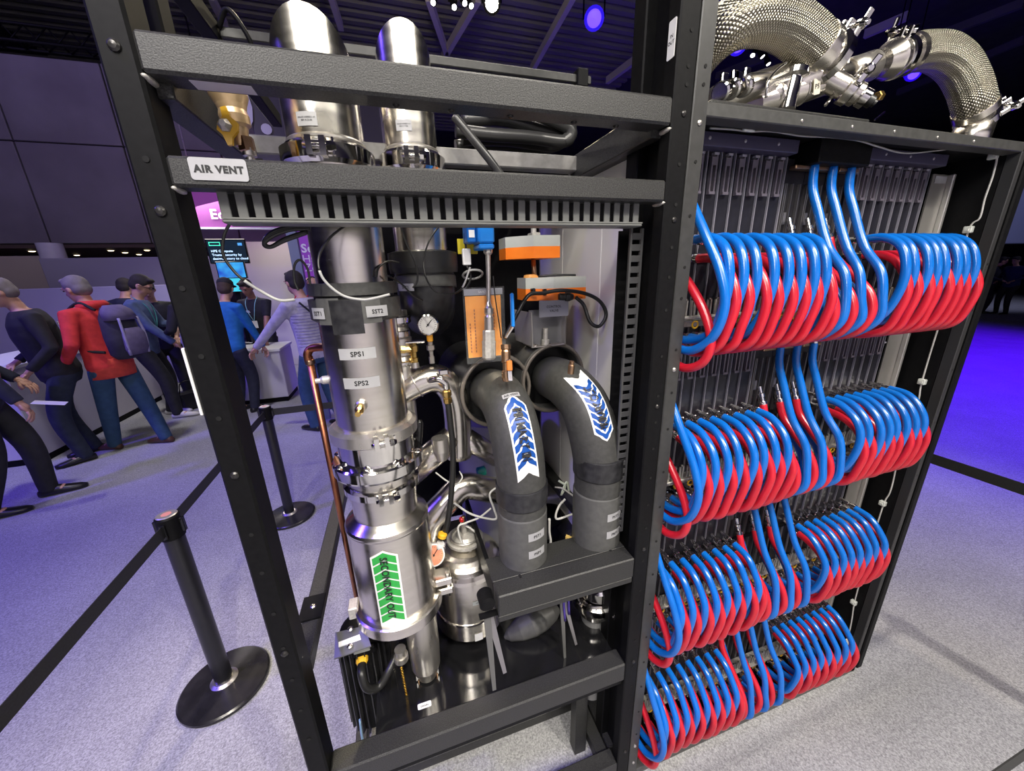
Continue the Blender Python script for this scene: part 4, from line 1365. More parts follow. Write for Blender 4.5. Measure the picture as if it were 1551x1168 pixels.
pc = tag(obj('sensor_cable', m, CABLEW), 'white cable hooked onto the PRIMARY OUT pipe just under its tape band', 'cable')
obj('cable_tie', M().tube(spline([P(846, 728, 0.28), P(856, 736, 0.27), P(850, 750, 0.27), P(858, 730, 0.27), P(862, 745, 0.27)], 5), 0.004, 6), mat('pale_green_tie', (0.5, 0.55, 0.45), 0.5), pc)
tag(obj('sensor_cable', M().tube(spline([P(856, 756, 0.22), P(846, 768, 0.22), P(843, 786, 0.2), P(870, 778, 0.2), P(895, 774, .22)], 8), 0.0035, 8), CABLEW),
    'white cable running between the two black foam pipes', 'cable')
tag(obj('sensor_cable', M().tube(spline([P(832, 786, 0.18), P(832, 806, 0.18), P(834, 820, 0.18), P(832, 832, 0.18)], 8), 0.004, 8), CABLEW),
    'white cable dropping beside the PST1 and PSP1 labels', 'cable')

# ---- the two black foam primary pipes
YP = 0.12


def foam_pipe(name, label, bottom_v, pts, r, tape_v, lower_v, labels, sticker, t_dir):
    """pts: (u, v, Y) along the centre line, bottom first."""
    pth = [P(*q) for q in pts]
    x, y = pth[0][0], pth[0][1]
    for i in range(1, 3):
        pth[i] = np.array([x, y, pth[i][2]])
    t = thing(name, label, 'pipe', (x, y, pth[0][2]))
    cur = spline(pth, 8)
    obj('foam_bend', M().tube(cur, r, 34), FOAM, t)
    zz_ = [zat(v, x, y - r) for v in (tape_v[0], tape_v[1], lower_v)]
    obj('tape_band', M().lathe((x, y, zz_[1]), (0, 0, 1), [(r + .003, 0), (r + .004, 0.002), (r + .004, zz_[0] - zz_[1] - .002), (r + .003, zz_[0] - zz_[1])], 36), FOAMT, t)
    sl_ = obj('foam_sleeve', M().lathe((x, y, pth[0][2]), (0, 0, 1), [(r * 0.92, 0), (r * 1.03, 0.008), (r * 1.03, zz_[2] - pth[0][2] - .004), (r * 1.0, zz_[2] - pth[0][2])], 36), FOAML, t)
    for v, s in labels:
        z = zat(v, x, y - r)
        curved_label(x, y, r * 1.03, z, -74, r * 0.80, 0.024, [s], 0.0115, sl_)
    # the sticker rides on the camera-side skin of the bend
    s0, s1, w, nch, words, flip = sticker
    c = np.array(cur)
    L_ = np.concatenate([[0], np.cumsum(np.linalg.norm(c[1:] - c[:-1], axis=1))])
    z_s0, z_s1 = s0, s1

    def at(s):
        i = min(len(c) - 2, max(0, int(np.searchsorted(L_, s) - 1)))
        f = (s - L_[i]) / max(1e-9, L_[i + 1] - L_[i])
        p = c[i] + (c[i + 1] - c[i]) * f
        a = c[max(0, i - 1)]; b = c[min(len(c) - 1, i + 2)]
        return p, nrm(b - a)
    out1 = nrm(np.array(t_dir, float))
    def vrow(s):
        p, T = at(s)
        o = nrm(out1 - T * (out1 @ T))
        return proj(p + o * r)[1]
    ss = np.linspace(0, L_[-1] * 0.97, 300)
    vs = np.array([vrow(q) for q in ss])
    A, B = ss[int(np.argmin(abs(vs - s0)))], ss[int(np.argmin(abs(vs - s1)))]
    LL = B - A
    out0 = nrm(np.array(t_dir, float))

    def fmap(s, tt, off):
        pos = A + s if not flip else B - s
        p, T = at(pos)
        o = nrm(out0 - T * (out0 @ T))
        right = np.cross(T, o)              # to the viewer's left for an upward tangent
        tt = -tt if flip else tt
        ang = tt / r
        return p + (o * math.cos(ang) + right * math.sin(ang)) * (r + off)
    arrow_sticker(fmap, LL, w, nch, STICKB, words, 0.030, t, 0.022, tail=0.15, text_at=0.57)
    return t, cur


p1t, cur1 = foam_pipe('foam_pipe', 'black foam-clad pipe with the blue PRIMARY IN arrow', 862,
                      [(793, 862, YP), (790, 780, YP), (787, 730, YP), (783, 672, YP + .005), (772, 626, YP + .05), (758, 600, YP + .12), (746, 592, YP + .2), (740, 590, YP + 0.26)],
                      0.0655, (748, 776), 790, ((814, 'PST1'), (840, 'PSP1')), (716, 598, 0.058, 7, 'PRIMARY IN', False), (0.0, -0.85, 0.25))
p2t, cur2 = foam_pipe('foam_pipe', 'black foam-clad pipe with the blue PRIMARY OUT arrow', 828,
                      [(901, 828, YP), (901, 760, YP), (902, 712, YP), (898, 655, YP + .012), (884, 612, YP + .05), (860, 584, YP + .12), (842, 574, YP + .2), (834, 571, YP + 0.26)],
                      0.068, (702, 732), 757, ((784, 'PST2'), (810, 'PRP1')), (668, 574, 0.058, 7, 'PRIMARY OUT', True), (0.0, -0.85, 0.25))
for t_, u, v, Y, fm_ in ((p1t, 752, 592, 0.31, FOAMT), (p2t, 838, 573, 0.33, FOAML)):
    c = P(u, v, Y)
    d = np.array([-0.12, 1, 0.0])
    obj('black_flange', M().lathe(c, d, [(0.100, 0.06), (0.100, 0.0), (0.104, -0.004), (0.110, -0.004), (0.114, 0.0), (0.114, 0.075), (0.105, 0.08), (0.105, 0.30)], 44), fm_, t_)
    obj('flange_rim', M().torus(c - nrm(d) * 0.003, d, 0.107, 0.006, 40, 8), mat('rim_brown_grey', (0.16, 0.14, 0.12), 0.35, 0.3), t_)
    f_ = obj('flange_socket', M().lathe(c + nrm(d) * 0.05, d, [(0.100, 0), (0.06, 0.004)], 40), RUBBER, t_)
# air vent label and cock on the first
i0 = int(len(cur1) * 0.80)
lab = P(774, 590, 0.09)
a_ = np.array(cur1)
T_ = nrm(a_[i0 + 1] - a_[i0 - 1])
o_ = nrm(np.array([0, -0.85, 0.3]) - T_ * (np.array([0, -0.85, 0.3]) @ T_))
rt_ = -np.cross(T_, o_)
i0 = min(range(len(cur1) // 2, len(cur1) - 6), key=lambda i: abs(proj(a_[i] + o_ * 0.0655)[1] - 586))
T_ = nrm(a_[i0 + 1] - a_[i0 - 1])
o_ = nrm(np.array([0, -0.85, 0.3]) - T_ * (np.array([0, -0.85, 0.3]) @ T_))
rt_ = np.cross(o_, T_) if np.cross(o_, T_)[0] > 0 else -np.cross(o_, T_)


def fm_air(u, v):
    p = a_[i0] + T_ * v
    an = u / 0.0655
    return p + (o_ * math.cos(an) + rt_ * math.sin(an)) * 0.067


avl = obj('label_plate', grid_patch(fm_air, 0.046, 0.013, 10, 1), LABEL, p1t)
v_, f_ = text2d('AIR VENT', 0.0085, 0.02)
obj('lettering', M().add([fm_air(a, b) + o_ * 0.0007 for a, b in v_], f_), INK, avl)
ac = thing('air_cock', 'bronze air cock with an orange-tipped handle above the PRIMARY IN pipe', 'valve', tuple(P(768, 580, 0.16)))
q0, q1 = P(766, 522, 0.17), P(767, 578, 0.15)
d_ = q1 - q0
Lk = np.linalg.norm(d_)
obj('cock_body', M().lathe(q0, d_, [(0.013, 0), (0.013, Lk * .12), (0.010, Lk * .14), (0.012, Lk * .2), (0.012, Lk * .48), (0.009, Lk * .5), (0.009, Lk * .7), (0.012, Lk * .72), (0.012, Lk * .9), (0.009, Lk)], 12), BRONZE, ac)
h0, h1 = P(770, 545, 0.145), P(773, 577, 0.13)
obj('handle', M().bar(h0, h1, 0.012, 0.004, up=(0, -1, 0), c=0.001), CHROME, ac)
obj('handle_grip', M().bar(P(771, 546, 0.143), P(772, 562, 0.137), 0.014, 0.009, up=(0, -1, 0), c=0.002), mat('burnt_orange', (0.55, 0.17, 0.03), 0.4), ac)
obj('lever', M().bar(P(766, 512, 0.17), P(777, 495, 0.175), 0.005, 0.008, up=(0, -1, 0), c=0.001), STEEL, ac)
obj('lever_grip', M().bar(P(777, 496, 0.175), P(775, 444, 0.19), 0.008, 0.014, up=(0, -1, 0), c=0.003), BLUEP, ac)
obj('brass_stub', M().lathe(P(865, 560, 0.10), (0.05, -.1, 1), [(0.008, -.01), (0.008, 0.012), (0.006, 0.014), (0.006, 0.022), (0.0, 0.023)], 12), BRONZE, p2t)

# ---- orange instruction card in a clear holder
cd = thing('instruction_card', 'orange instruction card in a clear holder behind the sensor rod', 'card', tuple(P(734, 545, 0.26)))
a, b = P(701, 436, 0.26), P(767, 546, 0.26)
a[0] -= 0.002
obj('clear_holder', M().box((a[0], 0.258, b[2]), (b[0], 0.2605, a[2]), 0.001), CLEAR, cd)
obj('orange_sheet', M().box((a[0] + 0.006, 0.262, b[2] + 0.016), (b[0] - 0.010, 0.263, a[2] - 0.022)), ORANGES, cd)
obj('header_strip', M().box((a[0] + 0.004, 0.262, a[2] - 0.020), (b[0] - 0.004, 0.263, a[2] - 0.004)), mat('header_grey', (0.35, 0.36, 0.40), 0.4), cd)
mm = M()
for k in range(6):
    xx = a[0] + 0.014 + k * 0.013
    if 2 <= k <= 3:
        continue
    n_ = 13 if k % 2 else 9
    for j in range(n_):
        mm.box((xx, 0.2612, b[2] + 0.03 + j * 0.009), (xx + 0.0028, 0.2618, b[2] + 0.036 + j * 0.009))
pr_ = obj('small_print', mm, mat('brown_print', (0.35, 0.10, 0.02), 0.6), cd)
pr_['kind'] = 'stuff'
flat_text('lettering', 'SAFETY', 0.008, ((a[0] + b[0]) / 2, 0.2614, a[2] - 0.012), (1, 0, 0), (0, 0, 1), PAPER, cd)
# ---- blue actuator and its sensor rod
ba = thing('blue_actuator', 'blue box actuator with a long steel sensor rod below', 'actuator', tuple(P(740, 545, 0.23)))
a, b = P(724, 336, 0.23), P(750, 377, 0.23)
obj('housing', M().box((a[0], 0.23, b[2] + 0.014), (b[0], 0.31, a[2] + 0.02), 0.004).box((a[0] + .001, 0.232, b[2]), (b[0] - .001, 0.308, b[2] + 0.0125), 0.003), BLUEP, ba)
obj('side_box', M().box((a[0] - 0.024, 0.25, b[2] + 0.016), (a[0] - 0.001, 0.31, a[2] + 0.02), 0.003), mat('deep_blue_plastic', (0.006, 0.11, 0.40), 0.35), ba)
obj('white_tag', M().box((a[0] - 0.020, 0.2485, b[2] + 0.028), (a[0] - 0.006, 0.2495, b[2] + 0.045)), PAPER, ba)
q0, q1 = P(739, 378, 0.25), P(741, 545, 0.225)
d_ = q1 - q0
Lk = np.linalg.norm(d_)
obj('sensor_rod', M().lathe(q0, d_, [(0.011, 0), (0.011, Lk * .03), (0.006, Lk * .05), (0.0055, Lk * .46), (0.009, Lk * .5), (0.012, Lk * .52), (0.012, Lk * .56), (0.010, Lk * .58), (0.0125, Lk * .6), (0.0125, Lk * .72)], 18), STEELD, ba)
obj('thread_boss', M().lathe(q0 + d_ * .72, d_, [(0.016, 0), (0.017, 0.004), (0.017, Lk * .10), (0.019, Lk * .1), (0.019, Lk * .115), (0.0185, Lk * .12), (0.0185, Lk * .26), (0.014, Lk * .28)], 8, smooth=False), CAST, ba)
obj('sensor_wire', M().tube(spline([P(747, 418, .24), P(750, 450, 0.23), P(756, 490, 0.22), P(759, 512, 0.22)], 6), 0.0016, 6), RUBBER, ba)

# ---- two orange and grey valve actuators
va = thing('orange_actuator', 'upper orange and grey valve actuator with a steel stem on top', 'actuator', tuple(P(810, 430, 0.38)))
a, b, c = P(765, 358, 0.40), P(847, 390, 0.34), P(806, 375, 0.34)
foot = [np.array([a[0], 0.40, 0]), np.array([c[0] + .002, 0.335, 0]), np.array([b[0], 0.335, 0]), np.array([b[0], 0.47, 0]), np.array([a[0], 0.47, 0])]
zA, zB, zC = P(806, 391, 0.335)[2], P(806, 373, 0.335)[2], P(806, 356, 0.335)[2]
obj('orange_base', M().prism([q + np.array([0, 0, zA]) for q in foot], (0, 0, zB - zA)), ORANGE, va)
obj('grey_cover', M().prism([q + np.array([0, 0, zB]) for q in foot], (0, 0, zC - zB)), LGREY, va)
obj('stem_nut', M().box((c[0] + 0.008, 0.36, zC), (c[0] + 0.034, 0.40, zC + 0.010), 0.002).lathe((c[0] + 0.02, 0.38, zC + 0.01), (0, 0, 1), [(0.008, 0), (0.008, 0.03)], 12), CAST, va)
obj('yoke', M().cyl((c[0] + 0.022, 0.39, zA), (c[0] + 0.026, 0.39, zA - 0.07), 0.007, n=12), BRONZE, va)
obj('indicator', M().box((c[0] + .002, 0.36, zA - 0.066), (c[0] + 0.04, 0.40, zA - 0.05), 0.002), mat('amber_cap', (0.7, 0.33, 0.08), 0.4), va)

vb = thing('control_valve', 'lower orange and grey actuator on the CONTROL VALVE bracket', 'actuator', tuple(P(820, 522, 0.33)))
a, b, c = P(796, 420, 0.36), P(888, 455, 0.32), P(840, 437, 0.32)
foot = [np.array([a[0], 0.36, 0]), np.array([c[0], 0.325, 0]), np.array([b[0], 0.325, 0]), np.array([b[0], 0.44, 0]), np.array([a[0], 0.44, 0])]
zA, zB, zC = P(840, 455, 0.325)[2], P(840, 437, 0.325)[2], P(840, 420, 0.325)[2]
obj('orange_base', M().prism([q + np.array([0, 0, zA]) for q in foot], (0, 0, zB - zA)), ORANGE, vb)
obj('grey_cover', M().prism([q + np.array([0, 0, zB]) for q in foot], (0, 0, zC - zB)), LGREY, vb)
obj('top_wire', M().tube(spline([(a[0] + .04, 0.36, zC + .003), (c[0] + .01, 0.34, zC + .006), (b[0] - .03, 0.335, zC + .004)], 5), 0.003, 8), RUBBER, vb)
obj('top_dial', M().lathe((a[0] + 0.025, 0.385, zC), (0, 0, 1), [(0.022, 0), (0.02, 0.008), (0.012, 0.01)], 16), mat('amber_cap', (0.7, 0.33, 0.08), 0.4), vb)
for u, v in ((806, 442), (823, 443)):
    q = P(u, v, 0.342)
    obj('cable_gland', M().box(q - np.array([0.005, 0.014, 0.008]), q + np.array([0.006, 0.004, 0.010]), 0.002), BLACKG, vb)
q = P(855, 449, 0.322)
obj('plug', M().lathe(q + [-0.02, 0, 0], (1, -0.15, -.05), [(0.008, 0), (0.011, 0.004), (0.011, 0.02), (0.013, 0.021), (0.013, 0.034), (0.008, 0.045)], 14), RUBBER, vb)
q0, q1 = P(816, 456, 0.32), P(860, 478, 0.32)
flat_label(((q0[0] + q1[0]) / 2, 0.318, (q0[2] + q1[2]) / 2), (1, 0, 0), (0, 0, 1), q1[0] - q0[0], q0[2] - q1[2], ['CONTROL', 'VALVE'], 0.0095, vb, base=mat('slate_plate', (0.20, 0.20, 0.24), 0.45))
q0, q1 = P(788, 472, 0.33), P(855, 520, 0.33)
obj('bracket_side', M().prism([(q0[0], 0.40, q0[2]), (q0[0] + 0.03, 0.32, q0[2] - 0.004), (q0[0] + 0.033, 0.32, q1[2]), (q0[0] + 0.006, 0.40, q1[2] + 0.01)], (0.003, 0.001, 0)), mat('bracket_silver', (0.5, 0.48, 0.45), 0.35, 0.5), vb)
obj('bracket_plate', M().box((q0[0] + 0.032, 0.345, q1[2]), (q1[0], 0.348, q0[2])), mat('dull_bracket', (0.22, 0.22, 0.23), 0.3, 0.6), vb)
obj('bracket_frame', M().box((q0[0] + 0.03, 0.32, q1[2] - 0.004), (q1[0], 0.40, q1[2]), 0.001).box((q1[0] - 0.004, 0.32, q1[2]), (q1[0], 0.40, q0[2])), STEELD, vb)
obj('coupling', M().lathe(((q0[0] + q1[0]) / 2 + 0.01, 0.335, q1[2]), (0, 0, 1), [(0.012, 0), (0.012, 0.015), (0.008, 0.017), (0.008, 0.05)], 14), CAST, vb)
for dx_ in (0.045, 0.09):
    obj('bolt', bolt_head((q0[0] + dx_, 0.33, q1[2]), (0, 0, 1), 0.008), STEEL, vb)
tag(obj('signal_cable', M().tube(spline([P(764, 512, 0.25), P(780, 482, 0.27), P(800, 448, 0.30), P(822, 444, 0.31), P(850, 440, 0.305), P(884, 444, 0.30), P(908, 456, 0.29), P(918, 476, 0.28), P(908, 494, 0.28), P(894, 488, 0.29), P(884, 462, 0.31), P(872, 450, 0.318)], 8), 0.0055, 10), RUBBER),
    'black signal cable looping out from the CONTROL VALVE plug', 'cable')
# pale side panel of the compute cabinet, seen through the rack
sp_ = thing('side_cladding', 'pale glossy cladding panel behind the orange actuators', 'panel', (0.61, 0.5, 0))
SIDEM = mat('pale_gloss_panel', (0.86, 0.84, 0.80), 0.25, 0.0, coat=0.3)
for a0, a1 in ((0.06, 0.33), (0.333, 0.60), (0.603, 0.84)):
    obj('sheet', M().box((0.606, a0, 0.10), (0.612, a1, 2.02), 0.002), SIDEM, sp_)
obj('foot_rail', M().box((0.604, 0.06, 0.0), (0.614, 0.84, 0.10)), BLACKS, sp_)
hx = thing('heat_exchanger', 'grey cylindrical heat exchanger shell behind the black foam pipes', 'tank', (0.30, 0.62, 0.6))
obj('shell', M().lathe((0.33, 0.66, 0.62), (0, 0, 1), [(0.13, 0), (0.15, 0.01), (0.15, 0.58), (0.13, 0.60)], 40), mat('grey_shell', (0.24, 0.24, 0.22), 0.35, 0.0, speck=(0.27, 0.27, 0.25), scale=15), hx)
obj('teal_valve', M().lathe(P(722, 716, 0.45), (1, 0, 0.1), [(0.012, 0), (0.018, 0.004), (0.018, 0.03), (0.012, 0.034)], 14), TEAL, hx)
obj('leg', M().box((0.29, 0.6, 0.56), (0.37, 0.7, 0.625)), BLACKS, hx)

# ---- copper line at the open side
cp = thing('copper_pipe', 'slim red-brown copper pipe standing in the open side of the rack', 'pipe', (-0.24, 0.4, 0.6))
obj('tube', M().tube([P(468, 540, 0.42), P(545, 925, 0.42)], 0.0095, 14), COPPER, cp)
obj('elbow', M().tube(spline([P(468, 548, 0.42), P(466, 536, 0.42), P(472, 528, 0.42), P(486, 526, 0.40), P(500, 526, .36)], 6), 0.011, 14), COPPER, cp)
obj('socket_ring', M().lathe(P(469, 545, 0.42), P(545, 925, 0.42) - P(468, 540, 0.42), [(0.012, 0), (0.013, 0.003), (0.013, 0.012), (0.011, 0.014)], 16), BRONZE, cp)

# ---- finned pump motor on the deck
pm = thing('pump_motor', 'black finned pump motor with a red button and yellow cable gland', 'motor', tuple(P(560, 1090, 0.24)))
MX, MY = P(562, 1040, 0.26)[0], 0.26
zm1, zm0 = zat(975, MX, MY - 0.06), zat(1098, MX, MY - 0.05)
obj('motor_body', M().lathe((MX, MY, zm0), (0.03, 0, 1), [(0.05, 0), (0.062, 0.006), (0.062, zm1 - zm0 - 0.02), (0.066, zm1 - zm0 - 0.018), (0.066, zm1 - zm0 - .006), (0.055, zm1 - zm0)], 30), BLACKS, pm)
fins = None
fbar = M().box((-0.074, -0.0016, 0.004), (-0.060, 0.0016, zm1 - zm0 - 0.026))
for k in range(22):
    a = 2 * PI * k / 22
    ca, sa = math.cos(a), math.sin(a)
    mm = M().add([(MX + x * ca - y * sa + 0.03 * z * 0.5, MY + x * sa + y * ca, zm0 + z) for x, y, z in fbar.v], fbar.f)
    obj('fin', mm, mat('motor_grey', (0.022, 0.022, 0.024), 0.4), pm)
q = P(548, 978, 0.20)
tbx = obj('terminal_box', M().box(q + np.array([-0.032, -0.012, -0.028]), q + np.array([0.036, 0.05, -0.002]), 0.004), BLACKS, pm)
obj('button_plate', M().box(q + np.array([-0.022, -0.014, -0.012]), q + np.array([0.022, 0.0, 0.002]), 0.002), LGREY, pm)
obj('red_button', M().lathe(q + [0, -0.004, 0.002], (0, -.4, 1), [(0.007, 0), (0.009, 0.003), (0.009, 0.010), (0.006, 0.014), (0, 0.0145)], 14), RED, pm)
q = P(548, 1006, 0.18)
obj('yellow_gland', M().lathe(q + [0, 0.02, 0.006], (0, -1, -0.4), [(0.014, 0), (0.017, 0.004), (0.017, 0.014), (0.012, 0.022)], 10, smooth=False), YELLOW, pm)
obj('motor_cable', M().tube(spline([q + [0, 0.004, 0], P(548, 1022, 0.15), P(556, 1042, 0.14), P(574, 1040, 0.15), P(590, 1014, 0.17), P(602, 988, 0.2), P(606, 975, .22)], 8), 0.0115, 14), RUBBER, pm)
q0, q1 = P(508, 975, 0.17), P(560, 990, 0.17)
mp_ = obj('mount_plate', M().prism([P(508, 958, 0.20), P(552, 948, 0.17), P(562, 978, 0.12), P(506, 998, 0.14)], (0, 0, -0.004)), mat('plate_grey', (0.16, 0.16, 0.17), 0.4, 0.3), pm)
for u, v in ((531, 954), (530, 980)):
    obj('bolt', bolt_head(P(u, v, 0.17 if v < 970 else 0.14) + np.array([0, 0, 0.002]), (0, 0, 1), 0.008), STEEL, mp_)
obj('mount_label', M().prism([P(513, 974, 0.165), P(545, 962, 0.155), P(547, 970, 0.145), P(513, 981, 0.157)], (0, 0, 0.003)), PAPER, mp_)
obj('motor_foot', M().box((MX - 0.05, MY - 0.03, zb1 - 0.036), (MX + 0.04, MY + 0.03, zm0 + 0.004)), BLACKS, pm)
tag(obj('water_tube', M().tube(spline([P(545, 1090, 0.2), P(549, 1120, 0.19), P(556, 1142, 0.19), P(560, 1165, .2)], 6), 0.0035, 8), mat('pale_blue_tube', (0.3, 0.5, 0.65), 0.3)), 'thin pale blue tube below the pump motor', 'tube')

# ---- black clamp handles, float and clamped stub under the shelf
def lever_pair(label, hinge, tip1, tip2, Y, w):
    t = thing('lever_handle', label, 'handle', tuple(P(*hinge, Y)))
    h = P(*hinge, Y)
    for tp, mt_ in ((tip1, mat('dark_lever', (0.14, 0.14, 0.135), 0.45, 0.3)), (tip2, mat('pale_lever', (0.24, 0.23, 0.24), 0.4, 0.4))):
        e = P(*tp, Y)
        d = nrm(e - h)
        x = nrm(np.cross(d, (0, 1, 0)))
        poly = [h + x * w * 0.36, h - x * w * 0.36, e - x * w * 0.2, e + x * w * 0.2]
        obj('blade', M().prism(poly, (0, 0.006, 0)), mt_, t)
        h = h + np.array([0.006, 0.004, 0])
    return t


lv = lever_pair('long grey spring lever hanging below the end of the shelf beam', (738, 932), (749, 1046), (765, 1020), 0.02, 0.026)
obj('hinge_knob', M().lathe(P(739, 918, 0.0), (0, 1, 0), [(0.012, 0), (0.02, 0.004), (0.02, 0.04), (0.012, 0.044)], 20), BLACKS, lv)
obj('hinge_arm', M().box(P(727, 940, 0.01), P(752, 922, 0.03), 0.004), BLACKS, lv)
lv2 = lever_pair('shorter grey lever with a violet bend under the shelf beam', (851, 905), (856, 1000), (873, 977), 0.10, 0.020)
obj('lever_bend', M().tube(spline([P(856, 940, 0.1), P(854, 912, 0.1), P(860, 902, 0.1), P(862, 930, 0.1)], 5), 0.004, 8), mat('violet_metal', (0.12, 0.08, 0.45), 0.3, 0.6), lv2)
fb_ = thing('rubber_float', 'black foam-clad bulb with a chrome fitting under the shelf beam', 'valve', tuple(P(800, 990, 0.22)))
c0, c1 = P(764, 966, 0.22), P(846, 922, 0.22)
ax_ = nrm(c1 - c0)
L_ = np.linalg.norm(c1 - c0)
obj('bulb', M().lathe(c0, ax_, [(0.004, 0), (0.02, L_ * .08), (0.036, L_ * .28), (0.043, L_ * .5), (0.040, L_ * .7), (0.028, L_ * .9), (0.012, L_ * 1.0), (0, L_ * 1.01)], 30), FOAML, fb_)
q = P(800, 975, 0.22)
obj('chrome_fitting', M().lathe(q + [-.02, 0, 0.006], (1, 0, 0.25), [(0.012, 0), (0.014, 0.004), (0.014, 0.02), (0.009, 0.022), (0.009, 0.034), (0.013, 0.036), (0.013, 0.046)], 16), CHROME, fb_)
obj('chrome_elbow', M().tube(spline([q + [0.01, 0, 0], q + [0.012, 0, -0.014], q + [0.0, 0, -0.026], q + [-0.014, 0, -0.024]], 5), 0.009, 12), CHROME, fb_)
obj('wire_hook', M().tube(spline([q + [-0.014, -0.01, -0.02], q + [-0.012, -0.012, -0.05], q + [0.004, -0.012, -0.056], q + [0.014, -0.008, -0.02]], 6), 0.0016, 6), STEELD, fb_)
SX, SY = P(898, 960, 0.20)[0], 0.20
zz_ = [zat(v, SX, SY - 0.04) for v in (892, 910, 922, 934, 1030)]
st_ = thing('clamped_stub', 'grey drain stub with a chrome clamp beside the centre post', 'pipe', (SX, SY, zz_[4]))
obj('stub_pipe', M().lathe((SX, SY, zz_[4] - .1), (0, 0, 1), [(0.044, 0), (0.044, zz_[2] - zz_[4] + .1)], 30), mat('grey_pipe', (0.27, 0.27, 0.27), 0.35, 0.2), st_)
clamp('pipe_clamp', SX, SY, zz_[2], zz_[1] - zz_[2], 0.082, st_, -70)
clamp('pipe_clamp', SX + .006, SY, zz_[1] + .004, zz_[0] - zz_[1], 0.066, st_, -40)
clamp('pipe_clamp', SX, SY, zz_[3] - .012, 0.02, 0.056, st_, -60)
# dark accumulators at the back of the deck
for k, (u, v, Y, r, lb) in enumerate(((700, 1010, 0.48, 0.13, 'black round pump housing behind the drain leg'), (830, 985, 0.55, 0.12, 'black round pump housing behind the rubber bulb'))):
    c = P(u, v, Y)
    t = thing('pump_housing', lb, 'pump', (c[0], c[1], zb1 - .03))
    obj('drum', M().lathe((c[0], c[1], zb1 - 0.035), (0, 0, 1), [(r * .9, 0), (r, 0.01), (r, 0.17), (r * .93, 0.18), (r * .5, 0.185)], 36), BLACKG, t)
    obj('cover', M().lathe((c[0], c[1], zb1 + 0.148), (0, 0, 1), [(r * .5, 0), (r * .45, 0.03), (r * .2, 0.034)], 24), BLACKS, t)
    obj('outlet', M().lathe((c[0], c[1] - r * .9, zb1 + 0.05), (0.4, -1, 0), [(0.03, 0), (0.034, 0.01), (0.034, 0.03), (0.026, 0.03)], 20), STEELD if k == 0 else BLACKS, t)
tag(obj('sensor_cable', M().tube(spline([P(726, 992, 0.3), P(730, 1018, 0.2), P(750, 1036, 0.16), P(778, 1052, 0.10)], 8), 0.0025, 8), CABLEW), 'thin white cable trailing from the tank to the bottom beam', 'cable')
for u, v, s in ((643, 1068, 'DRAIN'), (735, 1067, 'INLET'), (796, 1012, 'DRAIN')):
    c = P(u, v, 0.056 if v > 1030 else 0.3)
    flat_label(c, (1, 0.0, 0), (0, .25, 1), 0.036, 0.016, [s], 0.0065, b3, base=PAPER if v > 1030 else mat('dim_plate', (0.12, 0.12, 0.12), 0.5))

# ---- yellow ball valve on top, above the AIR VENT plate
yv = thing('ball_valve', 'bronze ball valve with a yellow handle above the AIR VENT plate', 'valve', tuple(P(360, 236, 0.12)))
VX, VY = P(349, 165, 0.12)[0], 0.12
zz_ = [zat(v, VX, VY) for v in (120, 132, 146, 160, 168, 190, 208, 222, 238)]
d_ = np.array([0.06, 0, -1.0])
prof = [(0.030, 0), (0.031, 0.002), (0.031, zz_[0] - zz_[1]), (0.027, zz_[0] - zz_[1] + .001), (0.028, zz_[0] - zz_[2]), (0.022, zz_[0] - zz_[3]), (0.020, zz_[0] - zz_[4]), (0.022, zz_[0] - zz_[4] + .008), (0.021, zz_[0] - zz_[5]), (0.016, zz_[0] - zz_[5] + .004), (0.013, zz_[0] - zz_[6]), (0.010, zz_[0] - zz_[7])]
obj('valve_body', M().lathe((VX, VY, zz_[0]), d_, prof, 20), mat('pale_bronze', (0.62, 0.44, 0.24), 0.35, 0.6, speck=(0.68, 0.50, 0.30), scale=60), yv)
obj('inlet_nut', M().lathe((VX + .012, VY, zz_[6]), d_, [(0.013, 0), (0.013, 0.02), (0.011, 0.022)], 6, smooth=False), BRONZE, yv)
obj('tail_pipe', M().lathe((VX + .014, VY, zz_[7]), (0.03, 0, -1), [(0.009, 0), (0.011, 0.003), (0.011, 0.014), (0.007, 0.016), (0.007, 0.06)], 12), STEELD, yv)
Yh = VY - 0.030
hub = P(341, 190, Yh)
hw = [P(333, 162, Yh), P(341, 160, Yh), P(348, 176, Yh), P(360, 186, Yh), P(360, 198, Yh), P(352, 208, Yh), P(352, 219, Yh), P(345, 220, Yh), P(337, 204, Yh), P(328, 196, Yh), P(329, 184, Yh), P(336, 176, Yh)]
obj('yellow_handle', M().prism(hw, (0, 0.007, 0)), YELLOW, yv)
obj('handle_nut', M().lathe(hub + [0, 0.0, 0], (0, -1, 0), [(0.010, 0), (0.010, 0.004), (0.007, 0.008), (0.005, 0.012)], 6, smooth=False), CAST, yv)
obj('valve_stem', M().cyl(hub + [0, 0.006, 0], hub + [0, 0.034, 0], 0.008, n=12), BRONZE, yv)
obj('top_plug', M().lathe((VX, VY, zz_[0]), (0, 0, 1), [(0.026, 0), (0.026, 0.02), (0.02, 0.024)], 8, smooth=False), BRONZE, yv)

